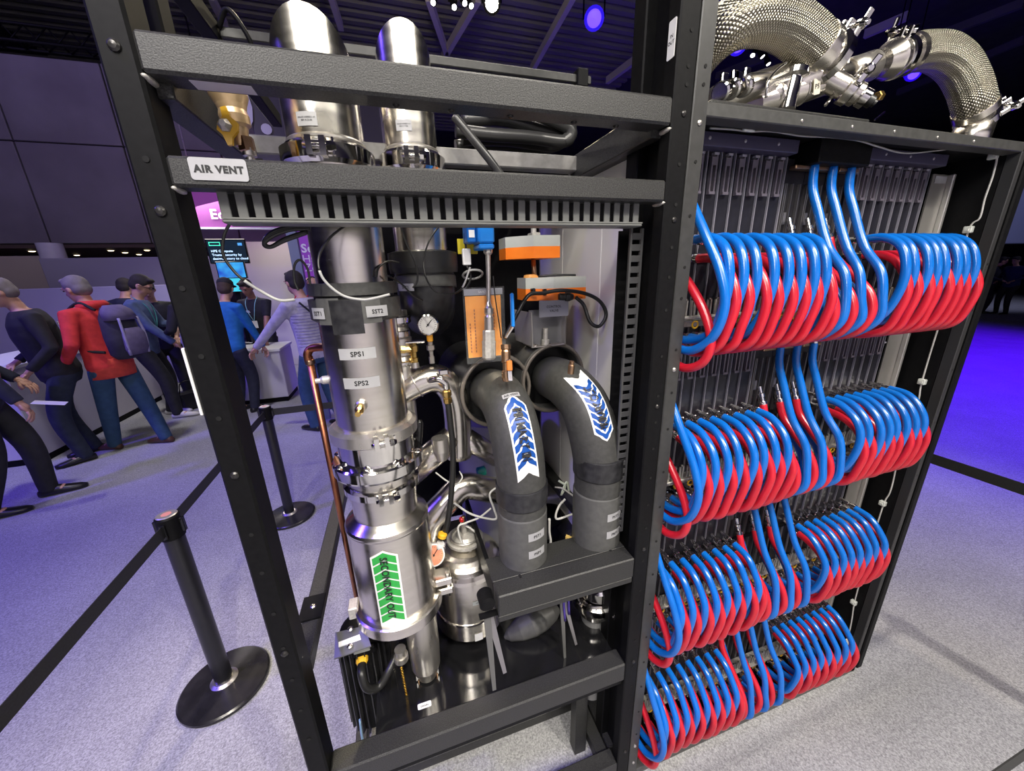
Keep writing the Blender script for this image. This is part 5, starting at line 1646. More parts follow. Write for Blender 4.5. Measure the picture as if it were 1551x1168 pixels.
# ---- thick black cables coiled on the cross beam
CBL = mat('black_cable_sheath', (0.03, 0.03, 0.03), 0.3)
paths = [[(690, 206), (740, 212), (800, 216), (856, 222), (862, 205), (845, 190)], [(700, 190), (760, 190), (820, 205), (858, 212), (864, 196), (840, 184)],
         [(690, 230), (750, 226), (820, 232), (850, 222), (800, 205), (760, 190)], [(720, 178), (780, 184), (830, 200), (850, 214)],
         [(740, 172), (800, 178), (850, 196), (866, 210), (852, 224)], [(700, 218), (770, 220), (836, 228), (862, 216)]]
CWORD = ['third from the top', 'second from the top', 'lowest of them', 'fourth from the top', 'topmost of them', 'second from the bottom']
for k, pp in enumerate(paths):
    tag(obj('power_cable', M().tube(spline([P(u, v - 8, 0.44 + 0.035 * (k % 4)) for u, v in pp], 8), 0.017, 14), CBL), 'thick black power cable coiled behind the second riser, ' + CWORD[k], 'cable', 'coiled black power cables')
tag(obj('power_cable', M().tube(spline([P(688, 176, 0.32), P(712, 205, 0.31), P(740, 240, 0.30), P(762, 270, 0.30)], 8), 0.010, 12), CBL), 'black power cable slanting down from the second riser to the duct', 'cable')
obj_tray = thing('cable_tray', 'black sheet tray that carries the coiled power cables', 'tray', (0.28, 0.5, 2.0))
obj('tray_floor', M().box((0.02, 0.41, 2.012), (0.53, 0.70, 2.016)), BLACKS, obj_tray)
obj('tray_edge', M().box((0.02, 0.405, 2.012), (0.53, 0.412, 2.035)), BLACKS, obj_tray)

# ---- thin black sensor leads
LEADS = [
    ('black lead from the duct across the first steel pipe, ending in a pale sleeve', [(522, 342, 0.08), (500, 360, 0.07), (484, 385, 0.07), (484, 410, 0.06), (496, 430, 0.06), (520, 448, 0.06), (548, 454, 0.06), (566, 452, 0.06), (590, 446, .07)], 0.0026, 3),
    ('black lead drooping beside the front rack post, ending in a pale sleeve', [(352, 333, 0.06), (340, 355, 0.06), (338, 385, 0.06), (352, 408, 0.06), (370, 425, 0.06), (400, 444, 0.07), (424, 455, 0.07), (446, 454, 0.08)], 0.0028, 4),
    ('black lead looping left of the first foam wrap', [(470, 432, 0.1), (466, 408, 0.1), (455, 394, 0.1), (446, 402, 0.1), (446, 425, 0.1), (452, 440, 0.1)], 0.0026, 9),
    ('black lead crossing the second steel riser from the upper duct', [(606, 340, 0.22), (616, 370, 0.22), (630, 400, 0.22), (632, 425, 0.22), (625, 436, 0.22)], 0.0026, 9),
    ('black lead curving over the front of the second riser', [(668, 338, 0.24), (650, 365, 0.23), (642, 395, 0.23), (645, 420, 0.22), (660, 442, 0.22), (682, 446, 0.22), (700, 436, 0.24), (712, 405, 0.26)], 0.0026, 6),
    ('black lead bridging from the first foam wrap to the riser collar', [(570, 420, 0.14), (574, 405, 0.15), (588, 396, 0.2), (604, 398, 0.24)], 0.0026, 9),
    ('black lead running down from the foam wrap to the riser label', [(588, 418, 0.16), (608, 430, 0.2), (624, 446, 0.2), (640, 455, 0.22)], 0.0026, 9),
]
for lb, pp, r, ws in LEADS:
    pts_ = [P(*q) for q in pp]
    cu_ = spline(pts_, 8)
    cut = min(len(cu_) - 1, ws * 8)
    o_ = tag(obj('sensor_lead', M().tube(cu_[:cut + 1], r * .85, 8), RUBBER), lb, 'cable')
    if cut < len(cu_) - 1:
        obj('white_sleeve', M().tube(cu_[cut:], r * .95, 8), mat('grey_sleeve', (0.36, 0.36, 0.35), 0.4), o_)
for k, (u0, v0) in enumerate(((398, 352), (402, 358), (408, 366))):
    tag(obj('bundled_lead', M().tube(spline([P(470, 345 + k, 0.1), P(440, 344 + 2 * k, 0.1), P(412, 352 + 3 * k, 0.1), P(400, 366 + 2 * k, 0.1), P(410, 374, 0.1), P(432, 362 + k, 0.1), P(466, 350 + k, 0.1)], 6), 0.0036, 8), RUBBER), 'folded black lead bundled under the duct, ' + ('uppermost', 'middle', 'lowest')[k] + ' of three', 'cable', 'bundled leads')
wb = thing('wire_connector', 'white plug connector on black leads beside the blue actuator', 'connector', tuple(P(706, 385, 0.29)))
obj('plug_body', M().box(P(702, 402, 0.29), P(711, 377, 0.305), 0.002), WHITE, wb)
obj('wire_pair', M().tube(spline([P(706, 377, 0.295), P(704, 355, 0.29), P(708, 340, 0.29)], 5), 0.003, 8).tube(spline([P(707, 402, 0.295), P(713, 420, 0.29), P(706, 436, 0.29), P(696, 440, 0.29)], 5), 0.003, 8), RUBBER, wb)
obj('loop_wire', M().torus(P(716, 416, 0.30), (0, 0.5, 1), 0.026, 0.003, 24, 6), mat('grey_wire', (0.35, 0.35, 0.34), 0.4), wb)
obj('yellow_tape', M().box(P(694, 385, 0.33), P(722, 362, 0.335), 0.001), mat('yellow_tape', (0.55, 0.45, 0.02), 0.5), wb)

q = P(873, 838, 0.10)
tag(obj('packing_wedge', M().prism([q + np.array(o) for o in ((-0.012, 0.05, 0.0), (0.022, 0.0, 0.0), (0.030, 0.012, 0.0), (-0.004, 0.06, 0.0))], (0.0, 0.0, 0.022)), mat('yellow_foam', (0.62, 0.42, 0.12), 0.7)), 'yellow packing wedge beside the foot of the PRIMARY OUT pipe', 'wedge')

# ================================================================ compute cabinet
ORD = 'first second third fourth fifth sixth seventh eighth ninth tenth'.split()
ROWN = ['top', 'second', 'third', 'bottom']
YB = 0.12
CX0, CX1 = 0.602, 1.815
cab = thing('compute_cabinet_frame', 'black compute cabinet frame packed with rows of red and blue hoses', 'cabinet', (1.2, 0.5, 0))
cp0 = obj('post', M().box((CX0, 0.0, 0), (0.638, 0.035, TOP - 0.2), 0.002), mat('post_grey_black', (0.030, 0.030, 0.029), 0.4, 0.0, speck=(0.038, 0.038, 0.037), scale=60), cab)
HC = 0.621
for v in (100, 128, 245, 327, 405, 452, 530, 595, 650, 715, 768, 820, 870, 915, 965, 1003, 1040, 1078, 1112):
    obj('bolt_hole', M().lathe((HC, -0.0006, zat(v, HC, 0)), (0, -1, 0), [(0.0033, 0), (0.0033, 0.0006), (0, 0.0006)], 10), HOLE, cp0)
for v in (186, 560, 1130, 1155):
    obj('bolt', bolt_head((HC, 0, zat(v, HC, 0)), (0, -1, 0), 0.0055), STEELD, cp0)
cp1 = obj('post', M().box((1.752, 0.0, 0.0), (1.772, 0.03, 2.055), 0.002), mat('post_dark', (0.028, 0.028, 0.029), 0.42), cab)
obj('door_edge', M().box((1.780, -0.004, 0.012), (1.812, 0.96, 2.05), 0.004), BLACKS, cab)
for v in (400, 470, 560, 640, 720, 800, 880, 950):
    obj('bolt_hole', M().lathe((1.762, -0.0006, zat(v, 1.762, 0)), (0, -1, 0), [(0.003, 0), (0.003, 0.0006), (0, 0.0006)], 8), SCREW, cp1)
obj('side_wall', M().box((1.752, 0.03, 0.03), (1.778, 0.95, 2.04)), BLACKS, cab)
rt = obj('top_rail', M().box((0.634, 0.0, 2.030), (1.815, 0.04, 2.055), 0.002), mat('rail_grey_black', (0.045, 0.045, 0.043), 0.42, 0.0, speck=(0.06, 0.06, 0.058), scale=60), cab)
for u, v in ((1215, 183), (1291, 192), (1355, 199), (1420, 208), (1475, 214)):
    q = P(u, v, -0.0002)
    obj('rivet', bolt_head((q[0], 0, q[2]), (0, -1, 0), 0.0035), STEELD, rt)
obj('roof', M().box((0.61, 0.04, 2.040), (1.80, 0.95, 2.052)), BLACKS, cab)
obj('roof_tray', M().box((0.70, 0.06, 2.053), (1.20, 0.62, 2.088), 0.003), BLACK, cab)
obj('roof_tray', M().box((1.30, 0.06, 2.053), (1.64, 0.40, 2.078), 0.003), BLACK, cab)
br_ = obj('bottom_rail', M().box((0.638, 0.0, 0.0), (1.775, 0.05, 0.028), 0.002), mat('rail_grey_black', (0.045, 0.045, 0.043), 0.42), cab)
obj('bottom_deck', M().box((0.64, 0.05, 0.005), (1.755, 0.95, 0.03)), BLACKS, cab)
obj('back_wall', M().box((0.61, 0.94, 0.0), (1.80, 0.955, 2.05)), BLACKS, cab)
sr = obj('steel_liner', M().box((1.648, 0.132, 0.05), (1.722, 0.136, 2.0)), mat('liner_steel', (0.55, 0.53, 0.50), 0.35, 0.85, speck=(0.62, 0.60, 0.57), scale=6, stretch=(1, 1, 0.2)), cab)
obj('liner_edge', M().box((1.724, 0.118, 0.05), (1.736, 0.136, 2.0), 0.002), mat('liner_edge_grey', (0.5, 0.49, 0.46), 0.4, 0.6), sr)
obj('liner_label', M().box((1.660, 0.130, 1.975), (1.715, 0.1315, 1.995)), LABEL, sr)
obj('liner_label', M().box((1.690, 0.130, 0.38), (1.705, 0.1315, 0.42)), PAPER, sr)
for z0 in (1.56, 1.085, 0.61):
    obj('rack_strip', M().box((1.602, 0.125, z0 - 0.09), (1.612, 0.132, z0 + 0.02)), SEAM, cab)
    obj('rack_strip', M().box((1.602, 0.125, z0 - 0.09), (1.628, 0.128, z0 - 0.085)), SEAM, cab)
# valance above the top row and the dark manifold box
for x0, x1 in ((0.66, 1.008), (1.262, 1.605)):
    vl = obj('valance', M().box((x0, 0.085, 2.008), (x1, 0.13, 2.038), 0.002), mat('violet_black', (0.045, 0.04, 0.08), 0.4), cab)
    for k in range(3):
        obj('bolt', bolt_head((x0 + (x1 - x0) * (0.2 + 0.3 * k), 0.085, 2.024), (0, -1, 0), 0.004), SEAM, vl)
obj('manifold_box', M().box((1.05, 0.06, 1.985), (1.235, 0.30, 2.04), 0.003), BLACKS, cab)

ROWT = [2.008 - 0.475 * k for k in range(4)]
PIT = 0.0425
# blade modules, built once and copied
bx, bz = 0.674, ROWT[0]
bt = thing('blade_module', 'dark blade module in the top row, first from the black rack post', 'blade', (bx, YB, bz), 'blade modules of the cabinet')
obj('faceplate', M().box((bx + 0.001, YB, bz - 0.455), (bx + PIT - 0.001, YB + 0.45, bz)), NAVY, bt)
obj('edge_strip', M().box((bx + PIT - 0.0021, YB - 0.006, bz - 0.455), (bx + PIT - 0.0006, YB, bz)), SEAM, bt)
lt = M()
lt.box((bx + 0.010, YB - 0.008, bz - 0.09), (bx + 0.0145, YB, bz - 0.012)).box((bx + 0.0235, YB - 0.008, bz - 0.09), (bx + 0.028, YB, bz - 0.004))
lt.box((bx + 0.010, YB - 0.008, bz - 0.03), (bx + 0.028, YB, bz - 0.012)).box((bx + 0.010, YB - 0.010, bz - 0.094), (bx + 0.028, YB, bz - 0.088))
la = obj('latch', lt, LATCH, bt)
obj('latch_tip', M().box((bx + 0.014, YB - 0.010, bz - 0.008), (bx + 0.028, YB, bz - 0.003)), SEAM, la)
for r in range(4):
    for side in range(2):
        for k in range(8):
            if r == side == k == 0:
                continue
            x = (0.674 if side == 0 else 1.257) + PIT * k
            where = 'from the black rack post' if side == 0 else 'beyond the switch column'
            dup(bt, (x, YB, ROWT[r]), 'dark blade module in the %s row, %s %s' % (ROWN[r], ORD[k], where))
# switch modules
st0 = thing('switch_module', 'wide dark switch module in the top row, first from the blades', 'switch', (1.016, YB, bz), 'switch modules in the middle column')
sx = 1.016
SWW = 0.0795
obj('faceplate', M().box((sx + 0.001, YB + 0.004, bz - 0.455), (sx + SWW - 0.001, YB + 0.45, bz)), mat('switch_face', (0.014, 0.013, 0.016), 0.35), st0)
for dx_ in (0.006, 0.012, 0.034, 0.060):
    obj('trim_rod', M().box((sx + dx_, YB - 0.004, bz - 0.40), (sx + dx_ + 0.0022, YB + 0.004, bz - 0.06)), mat('dull_rod', (0.25, 0.24, 0.25), 0.4, 0.8), st0)
obj('copper_bus', M().box((sx, YB - 0.03, bz - 0.032), (sx + SWW - 0.006, YB - 0.01, bz - 0.022), 0.002), BRONZE, st0)
obj('port_row', M().box((sx + 0.018, YB - 0.003, bz - 0.16), (sx + 0.028, YB + 0.004, bz - 0.13)), mat('dull_rod', (0.25, 0.24, 0.25), 0.4, 0.8), st0)
for r in range(4):
    for k in range(3):
        if r == k == 0:
            continue
        dup(st0, (1.016 + SWW * k, YB, ROWT[r]), 'wide dark switch module in the %s row, %s from the blades' % (ROWN[r], ORD[k]))
# steel hose manifolds
for r in range(4):
    zm = ROWT[r] - 0.455
    zr_ = ROWT[r] - 0.203
    zl_ = zr_ - 0.20
    t = thing('hose_manifold', 'steel hose manifold rail behind the %s row of hose loops' % ROWN[r], 'manifold', (1.13, YB, zl_), 'steel hose manifolds')
    obj('rail', M().box((0.655, YB - 0.035, zl_ - 0.012), (1.61, YB - 0.003, zl_ + 0.004), 0.002), CAST, t)
    obj('rail', M().box((0.655, YB - 0.060, zl_ + 0.012), (1.61, YB - 0.045, zl_ + 0.02), 0.002), CAST, t)
    mm = M()
    for k in range(38):
        x = 0.665 + k * 0.025
        mm.box((x, YB - 0.052, zl_ + 0.02), (x + 0.004, YB - 0.048, zl_ + 0.062)).box((x + 0.010, YB - 0.052, zl_ + 0.02), (x + 0.014, YB - 0.048, zl_ + 0.062)).box((x, YB - 0.052, zl_ + 0.058), (x + 0.014, YB - 0.048, zl_ + 0.062))
    tb_ = obj('tab_comb', mm, CAST, t)
    tb_['kind'] = 'stuff'
    mm = M()
    for k in range(19):
        x = 0.685 + k * 0.05
        mm.torus((x, YB - 0.05, zl_ - 0.004), (0, 1, 0), 0.009, 0.0025, 12, 5)
    yr = obj('yellow_rings', mm, YELLOW, t)
    yr['kind'] = 'stuff'
    obj('leader', M().box((0.655, YB - 0.006, zr_ - 0.05), (1.61, YB - 0.002, zr_ - 0.035)), BLACKS, t)

# hoses
HR_ = 0.0104
Jn = lambda s: rnd.uniform(-s, s)


def hose(pts, material, label, group):
    cu_ = spline(pts, 6)
    t = thing('coolant_hose', label, 'hose', tuple(pts[0]), group)
    obj('tube', M().tube(cu_, HR_, 12), material, t)
    for a, b in ((cu_[0], cu_[1]), (cu_[-1], cu_[-2])):
        d = nrm(np.array(a) - np.array(b))
        a = np.array(a)
        obj('coupling', M().lathe(a - d * 0.004, d, [(HR_ + .0012, 0), (HR_ + .0012, 0.010), (0.007, 0.011), (0.007, 0.022), (0.0095, 0.023), (0.0095, 0.034), (0.006, 0.036), (0.006, 0.056)], 10), CHROME, t)
    return t


for r in range(4):
    zr_ = ROWT[r] - 0.203
    gb, gr = 'blue hoses of the %s row' % ROWN[r], 'red hoses of the %s row' % ROWN[r]
    tilt = (0.0, 0.012, 0.02, 0.026)[r]     # the lower rows leave their couplings pointing down a little
    for side in range(2):
        x00 = (0.674 if side == 0 else 1.257) + PIT / 2
        where = 'from the black rack post' if side == 0 else 'beyond the switch column'
        for k in range(8):
            x = x00 + PIT * k
            j = [Jn(0.004) for _ in range(8)]
            hose([(x, 0.062, zr_), (x, 0.012 + j[0], zr_ - tilt * .5), (x - .001, -0.030 + j[1], zr_ - 0.026 - tilt), (x - .004, -0.053 + j[1], zr_ - 0.085), (x - .008 + j[2], -0.050 + j[1], zr_ - 0.150),
                  (x - .014 + j[2], -0.034 + j[3], zr_ - 0.205), (x - .020 + j[2], 0.012, zr_ - 0.230), (x - .024, 0.062, zr_ - 0.234)],
                 HBLUE, 'blue hose loop in the %s row, %s %s' % (ROWN[r], ORD[k], where), gb)
            xr = x + 0.0205
            hose([(xr, 0.066, zr_ - 0.042), (xr, 0.018 + j[4], zr_ - 0.045 - tilt * .4), (xr + .001, -0.024 + j[5], zr_ - 0.070 - tilt * .5), (xr + .002, -0.056 + j[5], zr_ - 0.130), (xr - .004 + j[6], -0.054 + j[5], zr_ - 0.195),
                  (xr - .012 + j[6], -0.038 + j[7], zr_ - 0.243), (xr - .022 + j[6], 0.010, zr_ - 0.262), (xr - .028, 0.066, zr_ - 0.258)],
                 HRED, 'red hose loop in the %s row, %s %s' % (ROWN[r], ORD[k], where), gr)
    for k in range(3):
        x = 1.075 + 0.068 * k
        j = [Jn(0.004) for _ in range(6)]
        hose([(x, 0.088, ROWT[r] - 0.018), (x, 0.082, ROWT[r] - 0.075), (x + .002, 0.060, ROWT[r] - 0.13), (x + .004, 0.018, zr_ - 0.02), (x + .004 + j[0], -0.030 + j[1], zr_ - 0.085),
              (x + j[0], -0.050 + j[1], zr_ - 0.15), (x - .006 + j[2], -0.058, zr_ - 0.205), (x - .016, -0.022, zr_ - 0.246), (x - .030, 0.020, zr_ - 0.255), (x - .04, 0.064, zr_ - 0.25)],
             HBLUE, 'long blue hose down the switch column in the %s row, %s from the blades' % (ROWN[r], ORD[k]), gb)
        xr = x - 0.030
        hose([(xr, 0.088, zr_ + 0.008), (xr + .002, 0.068, zr_ - 0.040), (xr + .004, 0.022, zr_ - 0.085), (xr + .006 + j[3], -0.030 + j[4], zr_ - 0.135),
              (xr + .004 + j[3], -0.050 + j[4], zr_ - 0.19), (xr - .006, -0.034, zr_ - 0.24), (xr - .02, 0.014, zr_ - 0.258), (xr - .034, 0.064, zr_ - 0.25)],
             HRED, 'red hose down the switch column in the %s row, %s from the blades' % (ROWN[r], ORD[k]), gr)
        hose([(x - 0.012, 0.090, zr_ - 0.03), (x - .012, 0.060, zr_ - 0.075), (x - .008, 0.024, zr_ - 0.12), (x - .006, -0.004 + j[5], zr_ - 0.17), (x - .012, -0.004, zr_ - 0.215), (x - .026, 0.03, zr_ - 0.236), (x - .032, 0.07, zr_ - 0.232)],
             HBLUE, 'short blue hose behind the red ones in the %s switch column, %s from the blades' % (ROWN[r], ORD[k]), gb)
    x = 0.668
    hose([(x - .004, 0.080, zr_ + 0.12), (x - .002, 0.045, zr_ + 0.07), (x, 0.0, zr_ + 0.005), (x + .006, -0.045, zr_ - 0.07), (x + .008, -0.068, zr_ - 0.14), (x + .002, -0.055, zr_ - 0.21), (x - .01, -0.01, zr_ - 0.25), (x - .018, 0.05, zr_ - 0.25)],
         HBLUE, 'long blue hose hugging the black rack post in the %s row' % ROWN[r], gb)
    hose([(x - .006, 0.080, zr_ - 0.06), (x - .002, 0.03, zr_ - 0.10), (x + .002, -0.02, zr_ - 0.16), (x + .004, -0.048, zr_ - 0.22), (x - .002, -0.04, zr_ - 0.272), (x - .014, 0.0, zr_ - 0.295), (x - .02, 0.05, zr_ - 0.285)],
         HRED, 'short red hose hugging the black rack post in the %s row' % ROWN[r], gr)

# sensor cable down the dark side wall, with clips
sc = thing('door_sensor_cable', 'thin white cable clipped down the inner side wall of the compute cabinet', 'cable', (1.74, 0.06, 0.3))
pts = [(1448, 232), (1462, 240), (1472, 256), (1468, 300), (1452, 345), (1436, 360)]
obj('cable', M().tube(spline([PX(1478, 222, 1.748), PX(1508, 232, 1.748), PX(1505, 262, 1.748), PX(1492, 300, 1.748), PX(1484, 330, 1.748), PX(1468, 347, 1.748), PX(1448, 420, 1.748), PX(1420, 500, 1.748), PX(1396, 580, 1.748), PX(1390, 610, 1.748), PX(1366, 670, 1.748), PX(1350, 740, 1.748), PX(1338, 765, 1.748), PX(1318, 830, 1.748), PX(1296, 905, 1.748), PX(1290, 940, 1.748), PX(1284, 970, 1.748)], 6), 0.0024, 6), CABLEW, sc)
for u, v in ((1506, 236), (1468, 348), (1398, 578), (1338, 762), (1294, 912), (1286, 972)):
    c = PX(u, v, 1.748)
    obj('clip', M().box(c + np.array([-0.012, -0.010, -0.010]), c + np.array([0.003, 0.010, 0.010]), 0.002).box(c + np.array([-0.016, -0.005, -0.004]), c + np.array([-.010, 0.005, 0.004])), mat('clear_clip', (0.6, 0.62, 0.58), 0.25), sc)
rc = thing('roof_sensor_cable', 'thin grey cable looped below the cabinet roof with two clips', 'cable', (1.2, 0.05, 2.02))
obj('cable', M().tube(spline([P(1075, 194, 0.055), P(1110, 196, 0.055), P(1135, 199, 0.055), P(1170, 199, 0.055), P(1215, 206, 0.055), P(1260, 208, 0.055), P(1300, 213, 0.055), P(1330, 222, 0.05), P(1370, 232, 0.06), P(1420, 228, 0.06), P(1460, 222, .06)], 6), 0.0022, 6), mat('grey_wire', (0.35, 0.35, 0.34), 0.4), rc)
for u, v in ((1134, 195), (1303, 208)):
    c = P(u, v, 0.046)
    obj('clip', M().box(c + np.array([-0.016, -0.004, -0.006]), c + np.array([0.016, 0.004, 0.006]), 0.002), mat('clear_clip', (0.6, 0.62, 0.58), 0.25), rc)

# ================================================================ braided hoses and steel joints on the cabinet roof


def wing_clamp(c, d, r, parent, up):
    """Hinged clamp ring with a swing bolt and wing nut."""
    d, up = nrm(d), nrm(up)
    up = nrm(up - d * (up @ d))
    p = obj('hose_clamp', M().lathe(np.array(c) - d * 0.014, d, [(r * .92, 0), (r * 1.12, 0.005), (r * 1.12, 0.023), (r * .92, 0.028)], 32), CHROME, parent)
    b = np.array(c) + up * (r * 1.12 + 0.004)
    sd = np.cross(d, up)
    obj('clamp_ear', M().bar(b - sd * 0.014, b - sd * 0.004, 0.026, 0.03, up=tuple(up), c=0.002).bar(b + sd * 0.004, b + sd * 0.014, 0.026, 0.03, up=tuple(up), c=0.002), CHROME, p)
    obj('swing_bolt', M().cyl(b - sd * 0.02 + up * 0.002, b + sd * 0.055 + up * 0.002, 0.0055, n=10), CHROME, p)
    e = b + sd * 0.04 + up * 0.002
    obj('wing_nut', M().lathe(e - sd * 0.008, sd, [(0.012, 0), (0.012, 0.01), (0.007, 0.018)], 10).bar(e - up * 0.030, e + up * 0.030, 0.014, 0.006, up=tuple(sd), c=0.002), CHROME, p)
    return p


YT = 0.16
b1t = thing('braided_hose', 'braided steel hose arching from behind the black post, on the cabinet roof', 'hose', tuple(P(1245, 75, YT)))
arc = spline([P(1020, 140, YT + .16), P(1062, 78, YT + .08), P(1104, 40, YT + .02), P(1146, 28, YT), P(1186, 36, YT), P(1218, 56, YT), P(1238, 74, YT)], 14)
RBH = 0.053
obj('braid', M().tube(arc, RBH, 84, uv=True, lobes=14), BRAID, b1t)
d_ = nrm(arc[-1] - arc[-4])
obj('end_collar', M().lathe(arc[-1] - d_ * 0.012, d_, [(RBH + .002, 0), (RBH + .003, 0.003), (RBH + .003, 0.024), (RBH - .006, 0.026), (RBH - .006, 0.05)], 36), STEEL, b1t)
wing_clamp(arc[-1] + d_ * 0.045, d_, RBH, b1t, (0.55, -0.3, 0.8))
b2t = thing('braided_hose', 'braided steel hose bending down to the far end of the cabinet roof', 'hose', tuple(P(1475, 190, 0.12)))
arc = spline([P(1372, 84, YT), P(1396, 78, YT), P(1424, 80, YT - .01), P(1450, 98, YT - .02), P(1466, 126, YT - .03), P(1474, 152, YT - .04), P(1477, 166, YT - .04)], 14)
RB2 = 0.046
obj('braid', M().tube(arc, RB2, 84, uv=True, lobes=14), BRAID, b2t)
for i, s in ((0, -1), (-1, 1)):
    d_ = nrm(arc[i] - arc[3 if i == 0 else -4])
    obj('end_collar', M().lathe(arc[i] - d_ * 0.012, d_, [(RB2 + .002, 0), (RB2 + .003, 0.003), (RB2 + .003, 0.022), (RB2 - .008, 0.024), (RB2 - .008, 0.045)], 36), STEEL, b2t)
    wing_clamp(arc[i] + d_ * 0.035, d_, RB2 * .95, b2t, (0.1, -0.4, 1) if i == 0 else (0.9, -0.5, 0.15))
e = arc[-1]
obj('foot_pipe', M().cyl(e + nrm(arc[-1] - arc[-4]) * 0.03, (e[0] + 0.01, e[1], 2.055), 0.044, n=28), STEEL, b2t)
obj('foot_plate', M().lathe((e[0] + 0.01, e[1], 2.053), (0, 0, 1), [(0.06, 0), (0.062, 0.003), (0.062, 0.010), (0.05, 0.012)], 28), CHROME, b2t)

jt = thing('steel_joint_assembly', 'polished steel tube joint between the two braided hoses on the cabinet roof', 'pipe', tuple(P(1200, 165, 0.2)))
ta, tb2 = P(1140, 160, 0.2), P(1362, 86, YT)
td = nrm(tb2 - ta)
obj('main_tube', M().tube([ta, tb2], 0.033, 28), STEEL, jt)
obj('tube_sleeve', M().tube([ta + (tb2 - ta) * 0.62, ta + (tb2 - ta) * 0.80], 0.0352, 28), STEELD, jt)
obj('reducer', M().lathe(ta + (tb2 - ta) * 0.86, td, [(0.033, 0), (0.044, 0.03), (0.047, 0.035), (0.047, 0.05)], 28), STEEL, jt)
la_, lb_ = P(1082, 152, 0.17), P(1196, 112, 0.19)
obj('lower_tube', M().tube([la_, lb_], 0.030, 24), STEEL, jt)
elb = spline([P(1252, 74, YT) , P(1254, 92, YT + .01), P(1240, 110, YT + .02), P(1216, 122, YT + .03), P(1200, 132, .2)], 6)
obj('elbow', M().tube(elb, 0.044, 28), STEEL, jt)
obj('tube_neck', M().lathe(P(1196, 140, 0.17), (0.1, 0, 1), [(0.022, -0.04), (0.022, 0.03), (0.034, 0.034), (0.034, 0.046), (0.024, 0.048)], 22), CHROME, jt)
for f, rr in ((0.18, 0.037), (0.3, 0.036), (0.52, 0.035)):
    obj('weld_band', M().torus(ta + (tb2 - ta) * f, td, rr - 0.002, 0.0028, 26, 6), CHROME, jt)
obj('vertical_stub', M().cyl(P(1178, 152, 0.18), P(1172, 128, 0.18), 0.020, n=18), STEEL, jt)
q = P(1237, 131, 0.15)
flat_label(q, (1, 0, 0.25), (-.2, 0, 1), 0.022, 0.036, ['P5'], 0.015, jt, base=mat('cream_tag', (0.6, 0.56, 0.46), 0.5))
q = P(1277, 83, 0.145)
obj('white_tag', M().box(q + np.array([-0.025, 0, -0.014]), q + np.array([0.028, 0.003, 0.014])), PAPER, jt)
# cluster of small clamps near the post
for k, (u, v, a) in enumerate(((1090, 140, 0.3), (1106, 136, 0.9), (1124, 132, 0.2))):
    c = P(u, v, 0.13)
    obj('small_clamp', M().lathe(c, (math.cos(a), 0.3, 0.35), [(0.018, 0), (0.022, 0.003), (0.022, 0.013), (0.018, 0.016)], 20).box(c + np.array([-0.006, -0.01, 0.018]), c + np.array([0.012, 0.0, 0.036]), 0.002), CHROME, jt)
obj('hook_wire', M().tube(spline([P(1160, 148, 0.1), P(1164, 122, 0.1), P(1178, 104, 0.11), P(1192, 94, 0.12)], 6), 0.003, 8), CHROME, jt)
obj('hook_wire', M().tube(spline([P(1126, 116, 0.12), P(1140, 112, 0.12), P(1158, 110, 0.13), P(1172, 108, 0.14)], 6), 0.003, 8), CHROME, jt)
obj('latch_plate', M().box(P(1117, 124, 0.12) + [-.008, 0, -.012], P(1126, 108, 0.12) + [.004, 0.005, 0.0], 0.002), CHROME, jt)
# drain valve in front of the joint
dv_ = thing('roof_drain_valve', 'polished steel drain valve with a black plug lying before the steel joint', 'valve', tuple(P(1310, 165, 0.12)))
va_, vb_ = P(1268, 128, 0.15), P(1322, 156, 0.10)
vd = nrm(vb_ - va_)
obj('valve_tube', M().lathe(va_, vd, [(0.026, -0.03), (0.026, 0.02), (0.034, 0.024), (0.034, 0.034), (0.027, 0.036), (0.027, 0.06), (0.020, 0.064)], 26), STEEL, dv_)
wing_clamp(va_ + vd * 0.034, vd, 0.030, dv_, (0.2, -0.4, 0.9))
obj('end_cap', M().lathe(va_ + vd * 0.064, vd, [(0.02, 0), (0.022, 0.003), (0.022, 0.02), (0.016, 0.022)], 20), CHROME, dv_)
obj('black_plug', M().lathe(va_ + vd * 0.086, vd, [(0.014, 0), (0.014, 0.014), (0.009, 0.016), (0.009, 0.022)], 14), RUBBER, dv_)
obj('brass_nut', M().lathe(P(1328, 146, 0.12), (1, 0, 0.1), [(0.010, 0), (0.012, 0.002), (0.012, 0.014), (0.008, 0.016)], 6, smooth=False), BRASS, dv_)
obj('support_leg', M().bar(P(1250, 160, 0.14), P(1266, 138, 0.15), 0.005, 0.005), CHROME, dv_)
obj('support_leg', M().bar(P(1325, 182, 0.10), P(1340, 170, 0.10), 0.004, 0.004), CHROME, dv_)

# ================================================================ visitors
def remesh(mb, vox=0.012, smooth=6):
    me = bpy.data.meshes.new('figure')
    me.from_pydata(mb.v, [], mb.f)
    ob = bpy.data.objects.new('figure', me)
    COL.objects.link(ob)
    md = ob.modifiers.new('r', 'REMESH')
    md.mode = 'VOXEL'
    md.voxel_size = vox
    ms = ob.modifiers.new('s', 'SMOOTH')
    ms.iterations = smooth
    ms.factor = 0.5
    dg = bpy.context.evaluated_depsgraph_get()
    ev = ob.evaluated_get(dg)
    m2 = ev.to_mesh()
    v = np.empty(len(m2.vertices) * 3)
    m2.vertices.foreach_get('co', v)
    f = [tuple(p.vertices) for p in m2.polygons]
    ev.to_mesh_clear()
    bpy.data.objects.remove(ob)
    bpy.data.meshes.remove(me)
    out = M()
    out.v = [tuple(q) for q in v.reshape(-1, 3)]
    out.f = f
    out.sm = [True] * len(f)
    return out


